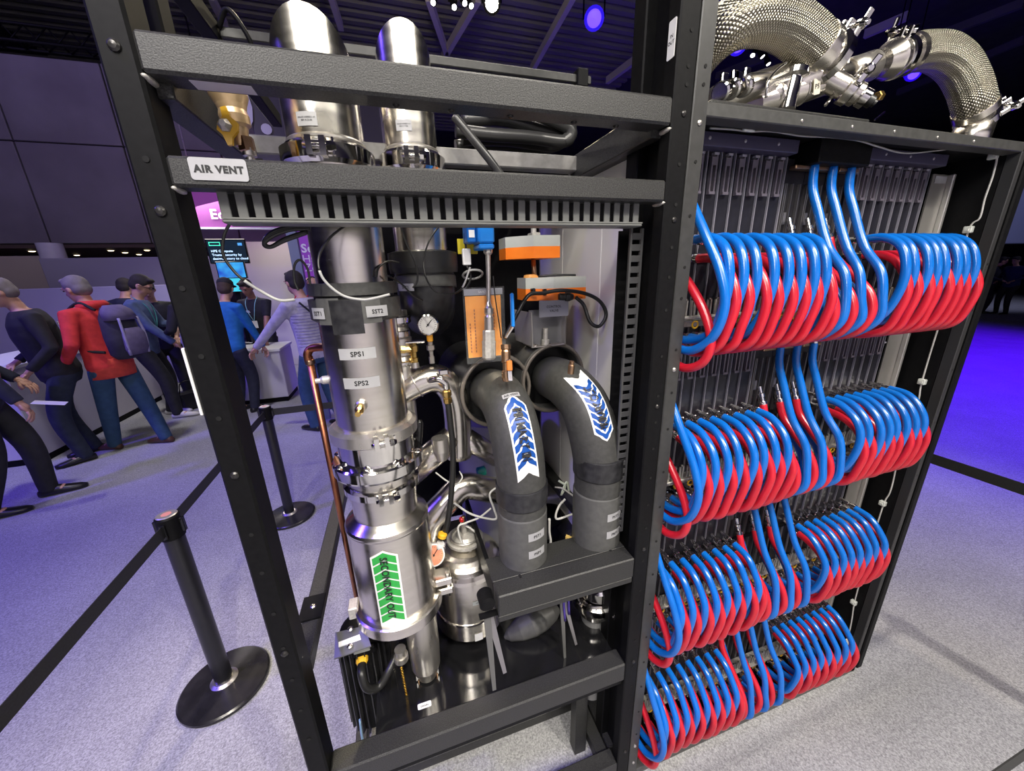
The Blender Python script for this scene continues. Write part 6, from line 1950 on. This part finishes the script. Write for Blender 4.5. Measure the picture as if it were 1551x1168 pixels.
def loft(mb, secs, n=20):
    """secs: (centre, rx, ry, side vector, front vector)."""
    o = len(mb.v)
    for c, rx, ry, sx_, fy_ in secs:
        for k in range(n):
            a = 2 * PI * k / n
            q = np.array(c) + np.array(sx_) * math.cos(a) * rx + np.array(fy_) * math.sin(a) * ry
            mb.v.append(tuple(map(float, q)))
    for i in range(len(secs) - 1):
        for k in range(n):
            mb.f.append((o + i * n + k, o + i * n + (k + 1) % n, o + (i + 1) * n + (k + 1) % n, o + (i + 1) * n + k))
            mb.sm.append(True)
    mb.f.append(tuple(o + k for k in reversed(range(n)))); mb.sm.append(True)
    e = o + (len(secs) - 1) * n
    mb.f.append(tuple(e + k for k in range(n))); mb.sm.append(True)
    return mb


SKIN = mat('skin', (0.46, 0.25, 0.17), 0.5, 0.0, speck=(0.52, 0.29, 0.20), scale=20)
SKIN2 = mat('skin_tan', (0.30, 0.15, 0.09), 0.5, 0.0, speck=(0.35, 0.18, 0.11), scale=20)
EYE = mat('eye_dark', (0.02, 0.015, 0.012), 0.2)
LIP = mat('lip', (0.30, 0.10, 0.08), 0.5)


def cloth(name, c, c2=None):
    return mat(name, c, 0.85, 0.0, speck=c2 or tuple(min(1, x * 1.25 + 0.004) for x in c), scale=18, bump=0.3)


def person(label, x, y, face, h=1.78, lean=0.06, nod=0.2, turn=0.0, hands=None, feet=None, skin=None, hair=None, bald=False,
           top='shirt', topc=None, legc=None, shoec=None, sleeves=1.0, vox=0.013, wide=1.0, topname='jacket', group=None):
    """hands: ((x, y, z), (x, y, z)) local; feet: ((x, y), (x, y)) local; +y is where the person faces."""
    s = h / 1.78
    fw = nrm((face[0], face[1], 0))
    rt_ = np.array([fw[1], -fw[0], 0])
    base = np.array([x, y, 0.0])
    up = np.array([0, 0, 1.0])
    W = lambda a, b, c: base + rt_ * a * s + fw * b * s + up * c * s
    t = thing('person', label, 'person', (x, y, 0), group)
    skin = skin or SKIN
    hip = np.array([0, 0, 0.93])
    # upper body leans about the hips
    def U(a, b, c):
        dz = c - 0.93
        return W(a, b + dz * math.sin(lean), 0.93 + dz * math.cos(lean) - 0.0)
    fr = fw * math.cos(lean) - up * math.sin(lean)
    feet = feet or ((-0.11, 0.0), (0.11, 0.03))
    hands = hands or ((-0.26, 0.08, 0.80), (0.26, 0.08, 0.80))
    sh = (U(-0.185 * wide, -0.01, 1.44), U(0.185 * wide, -0.01, 1.44))
    hd = [W(*q) for q in hands]
    el = []
    for i in range(2):
        a, b = sh[i], hd[i]
        L1 = L2 = 0.29 * s
        D = np.linalg.norm(b - a)
        mdl = (a + b) / 2
        hgt = math.sqrt(max(0.0, L1 * L1 - (D / 2) ** 2))
        ax = nrm(b - a)
        pref = nrm(np.array(rt_) * (1 if i else -1) * 0.5 - fw * 0.7 - up * 0.6)
        pref = nrm(pref - ax * (pref @ ax))
        el.append(mdl + pref * hgt)
    ft = [W(f[0], f[1], 0.075) for f in feet]
    hp = [W(-0.095 * wide, 0, 0.90), W(0.095 * wide, 0, 0.90)]
    kn = []
    for i in range(2):
        mdl = (hp[i] + ft[i]) / 2
        D = np.linalg.norm(hp[i] - ft[i])
        L1 = 0.425 * s
        kn.append(mdl + fw * math.sqrt(max(0.0, L1 * L1 - (D / 2) ** 2)) * 0.9)
    neck = U(0, 0.02, 1.50)
    hc = U(0, 0.045, 1.655)
    # head axes
    hf = nrm(fw * math.cos(turn) + rt_ * math.sin(turn))
    hs = np.array([hf[1], -hf[0], 0])
    an = lean * 0.5 + nod
    hF = hf * math.cos(an) - up * math.sin(an)
    hU = up * math.cos(an) + hf * math.sin(an)
    hc = hc + hf * 0.03 * s * (an > 0.1)
    H = lambda a, b, c: hc + hs * a * s + hF * b * s + hU * c * s

    def hball(mb, c, r, nu=16, nv=10):
        q = M().ball((0, 0, 0), r, nu, nv)
        mb.add([H(c[0] + a, c[1] + b, c[2] + d) for a, b, d in q.v], q.f, True)
        return mb

    def torso(mb, g):
        secs = []
        for zz, rx, ry, off in ((0.84, 0.150, 0.105, 0), (0.92, 0.165, 0.118, 0), (1.02, 0.155, 0.112, 0.005), (1.15, 0.158, 0.112, 0.012), (1.28, 0.172, 0.118, 0.012),
                                (1.38, 0.180, 0.112, 0.006), (1.45, 0.155, 0.09, 0.0), (1.495, 0.085, 0.065, 0.0)):
            secs.append((U(0, off, zz) if zz > 0.93 else W(0, off, zz), (rx * wide + g) * s, (ry * wide + g) * s, rt_, fr))
        loft(mb, secs)

    # body in one skin
    mb = M()
    torso(mb, -0.012)
    for i in range(2):
        mb.tube(spline([hp[i], kn[i], ft[i]], 5), [r_ * s for r_ in np.linspace(0.078, 0.036, 11)], 12)
        mb.tube([sh[i] + (U(0, 0, 1.42) - sh[i]) * .3, sh[i], el[i], hd[i]], [0.05 * s, 0.050 * s, 0.038 * s, 0.025 * s], 12)
        d = nrm(hd[i] - el[i])
        mb.ball(tuple(hd[i] + d * 0.03 * s), 0.03 * s, 12, 8)
        fd = ft[i] + fw * 0.07 * s - up * 0.03 * s
        mb.ball(tuple(fd), (0.045 * s, 0.045 * s, 0.03 * s), 12, 8)
    mb.tube([neck - up * 0.05 * s, neck, H(0, -0.015, -0.06)], [0.062 * s, 0.056 * s, 0.052 * s], 14)
    hball(mb, (0, -0.008, 0.022), (0.076, 0.096, 0.092))
    hball(mb, (0, 0.022, -0.045), (0.060, 0.068, 0.070))
    hball(mb, (0, 0.060, -0.088), (0.030, 0.026, 0.024))
    mb.tube([H(0, 0.082, 0.018), H(0, 0.108, -0.026), H(0, 0.096, -0.038)], [0.009 * s, 0.015 * s, 0.012 * s], 8)
    for sg in (-1, 1):
        hball(mb, (0.078 * sg, -0.004, -0.012), (0.010, 0.020, 0.032), 10, 8)
        hball(mb, (0.034 * sg, 0.080, 0.026), (0.026, 0.012, 0.010), 10, 6)
    body = remesh(mb, vox * s, 2)
    # fingers: five unequal, bent, rooted in the palm
    for i in range(2):
        d = nrm(hd[i] - el[i])
        sd = nrm(np.cross(d, up if abs(d[2]) < 0.9 else fw)) * (1 if i else -1)
        nz = np.cross(sd, d) * (1 if i else -1)
        if nz[2] > 0:
            nz = -nz
        pc_ = hd[i] + d * 0.035 * s
        q = M().ball((0, 0, 0), 1.0, 12, 8)
        body.add([pc_ + sd * a * 0.040 * s + d * b * 0.048 * s + nz * c * 0.016 * s for a, b, c in q.v], q.f, True)
        for k, (o_, L) in enumerate(((-0.030, 0.060), (-0.010, 0.074), (0.010, 0.070), (0.028, 0.056))):
            r0 = pc_ + sd * o_ * s + d * 0.030 * s
            p1 = r0 + d * L * 0.5 * s + nz * 0.006 * s
            p2 = p1 + d * L * 0.32 * s + nz * 0.018 * s
            p3 = p2 + d * L * 0.16 * s + nz * 0.022 * s
            body.tube([r0, p1, p2, p3], [0.0095 * s, 0.0088 * s, 0.0078 * s, 0.0055 * s], 7)
        r0 = pc_ - sd * 0.028 * s - d * 0.012 * s
        p1 = r0 - sd * 0.024 * s + d * 0.026 * s + nz * 0.008 * s
        body.tube([r0, p1, p1 + d * 0.028 * s + nz * 0.012 * s], [0.012 * s, 0.010 * s, 0.007 * s], 7)
    bo = obj('body', body, skin, t)
    for sg in (-1, 1):
        e = M()
        hball(e, (0.033 * sg, 0.084, 0.008), (0.011, 0.006, 0.006), 8, 6)
        obj('eye', e, EYE, t)
        e = M().tube([H(0.016 * sg, 0.094, 0.027), H(0.034 * sg, 0.094, 0.032), H(0.052 * sg, 0.082, 0.026)], 0.004 * s, 6)
        if hair is not None:
            obj('eyebrow', e, hair, t)
    e = M().tube([H(-0.022, 0.082, -0.060), H(0, 0.088, -0.058), H(0.022, 0.082, -0.060)], [0.003 * s, 0.0055 * s, 0.003 * s], 8)
    obj('mouth', e, LIP, t)
    if hair is not None and not bald:
        hb = M()
        hball(hb, (0, -0.020, 0.036), (0.084, 0.100, 0.092), 20, 12)
        hball(hb, (0, -0.045, -0.010), (0.080, 0.072, 0.075), 18, 12)
        hball(hb, (0.01, 0.055, 0.098), (0.056, 0.036, 0.024), 14, 8)
        obj('hair', remesh(hb, 0.010, 3), hair, t)
    elif hair is not None:
        hb = M()
        hball(hb, (0, -0.045, -0.015), (0.079, 0.066, 0.048), 16, 10)
        obj('hair', hb, hair, t)
    # clothes
    cb = M()
    torso(cb, 0.012)
    for i in range(2):
        e1 = el[i] + (hd[i] - el[i]) * max(0.0, sleeves * 0.95) if sleeves >= 0.5 else sh[i] + (el[i] - sh[i]) * 0.75
        pth = [sh[i] + (U(0, 0, 1.40) - sh[i]) * .35, sh[i]] + ([el[i], e1] if sleeves >= 0.5 else [e1])
        cb.tube(pth, [0.072 * s, 0.068 * s, 0.053 * s, 0.040 * s][:len(pth)], 14)
    obj(topname, remesh(cb, vox * s, 5), topc, t)
    lb = M()
    loft(lb, [(W(0, 0, 0.80), 0.135 * wide * s, 0.098 * wide * s, rt_, fw), (W(0, 0, 0.88), 0.168 * wide * s, 0.122 * wide * s, rt_, fw), (W(0, 0, 0.98), 0.160 * wide * s, 0.118 * wide * s, rt_, fw)])
    for i in range(2):
        lb.tube(spline([hp[i] - up * 0.02 * s, kn[i], ft[i] - up * 0.035 * s], 5), [r_ * s for r_ in np.linspace(0.095, 0.056, 11)], 14)
    obj('trousers', remesh(lb, vox * s, 4), legc, t)
    for i in range(2):
        c = ft[i] + fw * 0.06 * s
        q = M()
        loft(q, [(c - fw * 0.125 * s + up * (-0.075 + 0.030) * s, 0.024 * s, 0.026 * s, rt_, up), (c - fw * 0.09 * s + up * (-0.075 + 0.042) * s, 0.038 * s, 0.042 * s, rt_, up), (c - fw * 0.02 * s + up * (-0.075 + 0.042) * s, 0.042 * s, 0.042 * s, rt_, up),
                 (c + fw * 0.06 * s + up * (-0.075 + 0.030) * s, 0.047 * s, 0.030 * s, rt_, up), (c + fw * 0.12 * s + up * (-0.075 + 0.024) * s, 0.042 * s, 0.024 * s, rt_, up), (c + fw * 0.155 * s + up * (-0.075 + 0.018) * s, 0.02 * s, 0.016 * s, rt_, up)], 16)
        obj('shoe', q, shoec, t)
    t['s'] = s
    return dict(t=t, W=W, U=U, H=H, fw=fw, rt=rt_, up=up, s=s, hd=hd, el=el, sh=sh, hF=hF, hU=hU, hs=hs, fr=fr)


HAIRG = cloth('grey_hair', (0.16, 0.14, 0.14))
HAIRD = cloth('dark_hair', (0.016, 0.012, 0.010))
HAIRB = cloth('brown_hair', (0.05, 0.03, 0.02))
BLK = cloth('black_cloth', (0.010, 0.010, 0.013))
NVY = cloth('navy_cloth', (0.012, 0.014, 0.030))
JEAN = cloth('blue_denim', (0.022, 0.060, 0.115))
JEAN2 = cloth('dark_denim', (0.014, 0.020, 0.040))
REDJ = cloth('red_shell_cloth', (0.55, 0.030, 0.028))
BLZ = cloth('blue_blazer_cloth', (0.065, 0.095, 0.20))
SWT = cloth('bright_blue_knit', (0.008, 0.120, 0.36))
STRP = cloth('lilac_striped_cloth', (0.36, 0.34, 0.42), (0.50, 0.48, 0.55))
SHB = mat('brown_leather', (0.08, 0.035, 0.018), 0.4)
SHK = mat('black_leather', (0.010, 0.010, 0.011), 0.35)
SHW = mat('white_trainer', (0.60, 0.58, 0.60), 0.5)


def glasses(p, parent=None):
    H, s = p['H'], p['s']
    g = M()
    for sg in (-1, 1):
        q = [H(0.034 * sg + 0.022 * math.cos(a), 0.100, 0.008 + 0.016 * math.sin(a)) for a in np.linspace(0, 2 * PI, 13)]
        g.tube(q, 0.0022, 6)
        g.tube([H(0.056 * sg, 0.098, 0.012), H(0.082 * sg, 0.03, 0.008), H(0.084 * sg, -0.01, 0.0)], 0.0024, 6)
    g.tube([H(-0.012, 0.102, 0.01), H(0.012, 0.102, 0.01)], 0.002, 6)
    obj('glasses', g, BLACKG, p['t'])


def lanyard(p, col_, badge=True):
    U, t = p['U'], p['t']
    g = M()
    for sg in (-1, 1):
        g.tube(spline([U(0.075 * sg, 0.0, 1.52), U(0.07 * sg, 0.105, 1.42), U(0.045 * sg, 0.145, 1.28), U(0.006 * sg, 0.148, 1.16)], 5), 0.006, 6)
    obj('lanyard', g, col_, t)
    if badge:
        c = U(0, 0.152, 1.10)
        obj('badge', M().bar(c - p['up'] * 0.055, c + p['up'] * 0.055, 0.085, 0.004, up=tuple(p['fw'])), PAPER, t)


# visitor in the red jacket with a backpack
hx_ = lambda u, Y, v=440: P(u, v, Y)[0]
rp_ = person('man in a red shell jacket and blue jeans wearing a dark backpack', -2.90, 4.15, (-0.86, 0.30), 1.84, lean=0.0, nod=0.30, turn=-0.1,
             hands=((-0.24, 0.16, 0.98), (0.26, 0.14, 0.92)), feet=((-0.06, 0.20), (0.10, -0.22)), hair=HAIRG, topc=REDJ, legc=JEAN, shoec=SHB, wide=1.12)
U, W, t = rp_['U'], rp_['W'], rp_['t']
cb = M()
loft(cb, [(U(0, -0.02, 1.46), 0.12, 0.09, rp_['rt'], rp_['fr']), (U(0, -0.03, 1.51), 0.135, 0.10, rp_['rt'], rp_['fr']), (U(0, -0.03, 1.545), 0.10, 0.085, rp_['rt'], rp_['fr'])])
obj('hood_collar', cb, REDJ, t)
obj('jacket_hem', loft(M(), [(W(0, 0, 0.80), 0.20, 0.15, rp_['rt'], rp_['fw']), (W(0, 0, 0.95), 0.195, 0.148, rp_['rt'], rp_['fw']), (W(0, 0, 1.0), 0.185, 0.14, rp_['rt'], rp_['fw'])]), cloth('orange_red_hem', (0.62, 0.06, 0.035)), t)
bp_ = thing('backpack', 'dark grey and lilac backpack on the back of the red-jacketed man', 'backpack', tuple(U(0, -0.25, 0.98)))
bk = M()
loft(bk, [(U(0, -0.22, 0.98), 0.10, 0.07, rp_['rt'], rp_['fr']), (U(0, -0.23, 1.03), 0.15, 0.11, rp_['rt'], rp_['fr']), (U(0, -0.23, 1.2), 0.16, 0.115, rp_['rt'], rp_['fr']), (U(0, -0.22, 1.38), 0.145, 0.10, rp_['rt'], rp_['fr']), (U(0, -0.20, 1.48), 0.09, 0.06, rp_['rt'], rp_['fr'])])
obj('pack_body', bk, cloth('backpack_dark', (0.022, 0.020, 0.035)), bp_)
pk = M()
loft(pk, [(U(0, -0.33, 1.02), 0.09, 0.03, rp_['rt'], rp_['fr']), (U(0, -0.34, 1.08), 0.115, 0.045, rp_['rt'], rp_['fr']), (U(0, -0.345, 1.22), 0.11, 0.045, rp_['rt'], rp_['fr']), (U(0, -0.33, 1.28), 0.08, 0.025, rp_['rt'], rp_['fr'])])
obj('front_pocket', pk, cloth('backpack_plum', (0.10, 0.08, 0.15)), bp_)
for sg in (-1, 1):
    obj('strap', M().tube(spline([U(0.09 * sg, -0.14, 1.46), U(0.11 * sg, -0.02, 1.53), U(0.12 * sg, 0.13, 1.42), U(0.14 * sg, 0.14, 1.25), U(0.17 * sg, 0.0, 1.10), U(0.13 * sg, -0.14, 1.06)], 5), 0.014, 8), BLK, bp_)
    obj('side_strip', M().tube(spline([U(0.085 * sg, -0.335, 1.38), U(0.10 * sg, -0.355, 1.2), U(0.09 * sg, -0.345, 1.02)], 5), 0.012, 8), cloth('lilac_strip', (0.24, 0.22, 0.34)), bp_)
obj('flap', loft(M(), [(U(0, -0.26, 1.36), 0.148, 0.11, rp_['rt'], rp_['fr']), (U(0, -0.24, 1.45), 0.13, 0.09, rp_['rt'], rp_['fr']), (U(0, -0.22, 1.50), 0.08, 0.05, rp_['rt'], rp_['fr'])]), cloth('backpack_plum', (0.10, 0.08, 0.15)), bp_)

# grey-haired visitor in black
g = person('grey-haired man in a black polo shirt looking down behind the red jacket', hx_(42, 4.05), 4.05, (-0.72, -0.55), 1.84, lean=0.12, nod=0.40, hands=((-0.24, 0.2, 0.95), (0.2, 0.24, 1.0)), feet=((-0.12, 0.05), (0.14, -0.05)), hair=HAIRG, topc=BLK, legc=JEAN2, shoec=SHK, wide=1.2, topname='polo_shirt', sleeves=0.9)
c = g['U'](-0.10, -0.145, 1.36)
obj('back_logo', M().bar(c - g['rt'] * 0.05, c + g['rt'] * 0.05, 0.004, 0.035, up=(0, 0, 1)), PAPER, g['t'])

# nearest visitor at the frame edge, navy coat and red scarf
n_ = person('man in a navy coat with a red and white scarf, holding a paper sheet', hx_(-2, 3.05) - 0.42, 3.05, (0.80, 0.30), 1.84, lean=0.10, nod=0.3, hands=((-0.2, 0.20, 0.98), (0.28, 0.30, 0.88)), feet=((-0.1, 0.14), (0.12, -0.12)), hair=HAIRB, bald=True, topc=NVY, legc=BLK, shoec=SHK, wide=1.15)
sc_ = M()
U = n_['U']
sc_.tube(spline([U(0.10, -0.06, 1.50), U(0.12, 0.06, 1.50), U(0.13, 0.15, 1.36), U(0.13, 0.165, 1.15), U(0.13, 0.16, 0.98)], 6), 0.045, 12)
sc_.tube(spline([U(-0.10, -0.06, 1.50), U(0.0, -0.10, 1.52), U(0.10, -0.06, 1.50)], 6), 0.045, 12)
obj('scarf', sc_, cloth('red_scarf_knit', (0.42, 0.02, 0.03), (0.55, 0.35, 0.36)), n_['t'])
q = n_['hd'][1]
obj('paper_sheet', M().bar(q + n_['fw'] * 0.06, q + n_['fw'] * 0.22 - n_['up'] * 0.05, 0.10, 0.003), PAPER, n_['t'])

# visitor in the blue blazer with a tablet
b_ = person('man with glasses in a blue blazer looking down at a tablet', hx_(192, 5.2), 5.2, (0.88, 0.10), 1.86, lean=0.10, nod=0.55, hands=((-0.10, 0.42, 1.18), (0.12, 0.34, 0.95)), feet=((-0.1, 0.02), (0.12, 0.16)), hair=HAIRD, topc=BLZ, legc=BLK, shoec=SHW, topname='blazer')
glasses(b_)
lanyard(b_, cloth('teal_ribbon', (0.05, 0.22, 0.26)), False)
c = b_['hd'][0] + b_['fw'] * 0.10 + b_['up'] * 0.02
tb = thing('tablet', 'grey tablet held out by the man in the blue blazer', 'tablet', tuple(c))
obj('shell', M().bar(c - b_['fw'] * 0.10, c + b_['fw'] * 0.14 + b_['up'] * 0.05, 0.18, 0.010, c=0.002), mat('tablet_grey', (0.10, 0.09, 0.12), 0.3), tb)
obj('display', M().bar(c - b_['fw'] * 0.085 + b_['up'] * 0.010, c + b_['fw'] * 0.125 + b_['up'] * 0.055, 0.155, 0.002), mat('tablet_screen', (0.2, 0.2, 0.28), 0.15), tb)
# his neighbour in black, one arm towards the tablet
d2 = person('man in a black short-sleeved shirt reaching over the tablet', hx_(224, 5.75), 5.75, (0.35, -0.8), 1.80, lean=0.1, nod=0.45, hands=((-0.16, 0.42, 1.02), (0.24, 0.30, 1.0)), hair=HAIRD, topc=BLK, legc=BLK, shoec=SHK, sleeves=0.3, topname='shirt')
d3 = person('dark-haired visitor in black standing just beyond the blue blazer', hx_(180, 6.5), 6.5, (0.3, 0.9), 1.84, hair=HAIRD, topc=NVY, legc=BLK, shoec=SHK)
d4 = person('visitor in black half hidden behind the front rack post', hx_(287, 5.15), 5.15, (-0.7, 0.5), 1.80, lean=0.1, nod=0.3, hands=((-0.2, 0.34, 1.1), (0.22, 0.30, 1.08)), hair=HAIRD, topc=BLK, legc=BLK, shoec=SHK)
tag(obj('handbag', M().bar((-3.02, 5.35, 0.14), (-2.80, 5.62, 0.14), 0.12, 0.27, c=0.03).tube(spline([(-3.0, 5.37, 0.27), (-2.97, 5.40, 0.40), (-2.88, 5.52, 0.40), (-2.84, 5.57, 0.27)], 6), 0.008, 8), mat('black_bag_leather', (0.012, 0.011, 0.016), 0.35)),
    'black leather handbag standing on the carpet beside the white trainers', 'bag')

# visitor in the bright blue sweater
s_ = person('man in a bright blue sweater and dark cap seen from behind', hx_(328, 5.0), 5.0, (0.45, 0.82), 1.78, lean=0.10, nod=0.2, turn=-0.4, hands=((-0.24, 0.22, 0.98), (0.24, 0.26, 0.86)), hair=HAIRB, topc=SWT, legc=NVY, shoec=SHK, wide=1.08, topname='sweater')
cp_ = M()
q = M().ball((0, 0, 0), 1.0, 18, 10)
cp_.add([s_['H'](a * 0.088, b * 0.104 - 0.012, max(c, -0.2) * 0.085 + 0.060) for a, b, c in q.v], q.f, True)
cp_.add([s_['H'](a * 0.07, b * 0.09 + 0.10, c * 0.008 + 0.058) for a, b, c in q.v], q.f, True)
obj('cap', cp_, BLK, s_['t'])

# booth attendant in black with a badge
a_t = person('booth attendant in a black tee shirt with a pale lanyard and badge', hx_(386, 6.1), 6.1, (-0.25, -0.92), 1.78, lean=0.16, nod=0.45, hands=((-0.22, 0.36, 0.84), (0.24, 0.34, 0.84)), skin=SKIN2, hair=HAIRD, topc=BLK, legc=BLK, shoec=SHK, sleeves=0.3, topname='tee_shirt')
lanyard(a_t, cloth('pale_teal_ribbon', (0.22, 0.45, 0.48)))
c = a_t['U'](0.05, 0.139, 1.30)
obj('shirt_emblem', M().prism([c + a_t['rt'] * 0.03 * a + np.array([0, 0, 0.03 * b]) for a, b in ((-1.2, -0.5), (-0.5, 0.7), (0, 0), (0.5, 0.7), (1.2, -0.5))], a_t['fr'] * 0.006), mat('emblem_grey', (0.45, 0.45, 0.45), 0.6), a_t['t'])

# visitor in the striped shirt
v_ = person('man in a lilac striped shirt, one arm stretched to the white counter', -0.92, 3.95, (-0.70, 0.55), 1.84, lean=0.08, nod=0.10, turn=0.1, hands=((-0.30, 0.52, 0.98), (0.22, 0.10, 0.98)), feet=((-0.12, 0.08), (0.12, -0.10)), hair=HAIRD, topc=STRP, legc=JEAN, shoec=SHK, wide=1.06, topname='striped_shirt')
lanyard(v_, cloth('red_ribbon', (0.5, 0.03, 0.04)), False)
stripes = M()
for k in range(14):
    z = 1.0 + 0.032 * k
    f_ = (0.172 if z > 1.25 else 0.160) * 1.06 + 0.0145
    secs = [v_['U'](f_ * math.cos(a), 0.012 + (0.116 * 1.06 + 0.0145) * math.sin(a), z) for a in np.linspace(PI * 1.02, PI * 1.98, 12)]
    stripes.tube(secs, 0.0028, 5)
ob_ = obj('stripe_lines', stripes, cloth('stripe_violet', (0.16, 0.14, 0.30)), v_['t'])
q = v_['U'](0.06, -0.02, 1.05)
obj('shoulder_strap', M().tube(spline([v_['U'](-0.14, -0.10, 1.46), v_['U'](-0.02, -0.152, 1.30), v_['U'](0.10, -0.150, 1.15), v_['U'](0.20, -0.08, 1.02)], 6), 0.010, 8), BLK, v_['t'])

# bald visitor with a headset
h_ = person('bald man with glasses and a black headset behind the striped shirt', hx_(462, 4.9), 4.9, (0.62, -0.50), 1.78, lean=0.08, nod=0.30, hair=HAIRB, bald=True, topc=cloth('grey_tee_cloth', (0.12, 0.11, 0.16)), legc=BLK, shoec=SHK, topname='shirt')
glasses(h_)
hb = M().tube(spline([h_['H'](0.088, -0.0, -0.01), h_['H'](0.085, -0.005, 0.07), h_['H'](0.0, -0.005, 0.122), h_['H'](-0.085, -0.005, 0.07), h_['H'](-0.088, 0, -0.01)], 6), 0.007, 8)
q = M().ball((0, 0, 0), 1.0, 12, 8)
for sg in (-1, 1):
    hb.add([h_['H'](0.090 * sg + a * 0.014, b * 0.026, -0.012 + c * 0.032) for a, b, c in q.v], q.f, True)
obj('headset', hb, RUBBER, h_['t'])

# silhouettes far off on the blue floor
for k, (u, v0, Y, fc, lb) in enumerate(((1512, 352, 6.6, (0.3, -0.9), 'far visitor in dark clothes on the blue floor, nearer the cabinet side'), (1545, 350, 6.2, (-0.8, 0.2), 'far visitor in dark blue on the blue floor, farther from the cabinet'))):
    c = P(u, 392, Y)
    person(lb, c[0], Y, fc, 1.8, hands=((-0.2, 0.25, 1.05), (0.22, 0.25, 1.05)), hair=HAIRD, topc=NVY if k == 0 else cloth('deep_blue_cloth', (0.01, 0.016, 0.07)), legc=BLK, shoec=SHK, vox=0.02, wide=1.15)

# things on the counter
cu_ = thing('paper_cup', 'white paper cup standing on the white counter', 'cup', (0, 0, 0))
c = PZ(411, 512, 0.80)
c = np.array([min(max(c[0], -2.3), -1.75), min(max(c[1], 5.4), 5.9), 0.80])
cu_.location = tuple(c); ORG[cu_.name] = c
obj('cup', M().lathe(c, (0, 0, 1), [(0.030, 0), (0.040, 0.11), (0.037, 0.11)], 20), PAPER, cu_)
obj('cup_lid', M().lathe(c + [0, 0, 0.11], (0, 0, 1), [(0.042, 0), (0.042, 0.008), (0.036, 0.014), (0, 0.014)], 20), WHITE, cu_)
for k, (dx_, dy_, w_, d_, h_x, mt_, lb) in enumerate(((-0.18, 0.05, 0.16, 0.10, 0.02, BLACKG, 'flat black demo unit on the white counter beside the cup'), (-0.38, 0.10, 0.12, 0.14, 0.05, STEELD, 'steel demo block on the white counter near the blue sweater'), (-0.06, 0.22, 0.14, 0.10, 0.03, GREYP, 'small grey demo board at the back of the white counter'))):
    q = c + np.array([dx_, dy_, 0.0])
    t = thing('demo_unit', lb, 'device', tuple(q), 'demo units on the white counter')
    obj('chassis', M().box(q - [w_ / 2, d_ / 2, 0], q + [w_ / 2, d_ / 2, h_x], 0.003), mt_, t)
    obj('heat_sink', M().box(q + [-w_ * .3, -d_ * .3, h_x], q + [w_ * .1, d_ * .3, h_x + 0.012], 0.002), CAST, t)
    obj('label_plate', M().box(q + [w_ * .15, -d_ * .3, h_x], q + [w_ * .42, d_ * .1, h_x + 0.002]), PAPER, t)
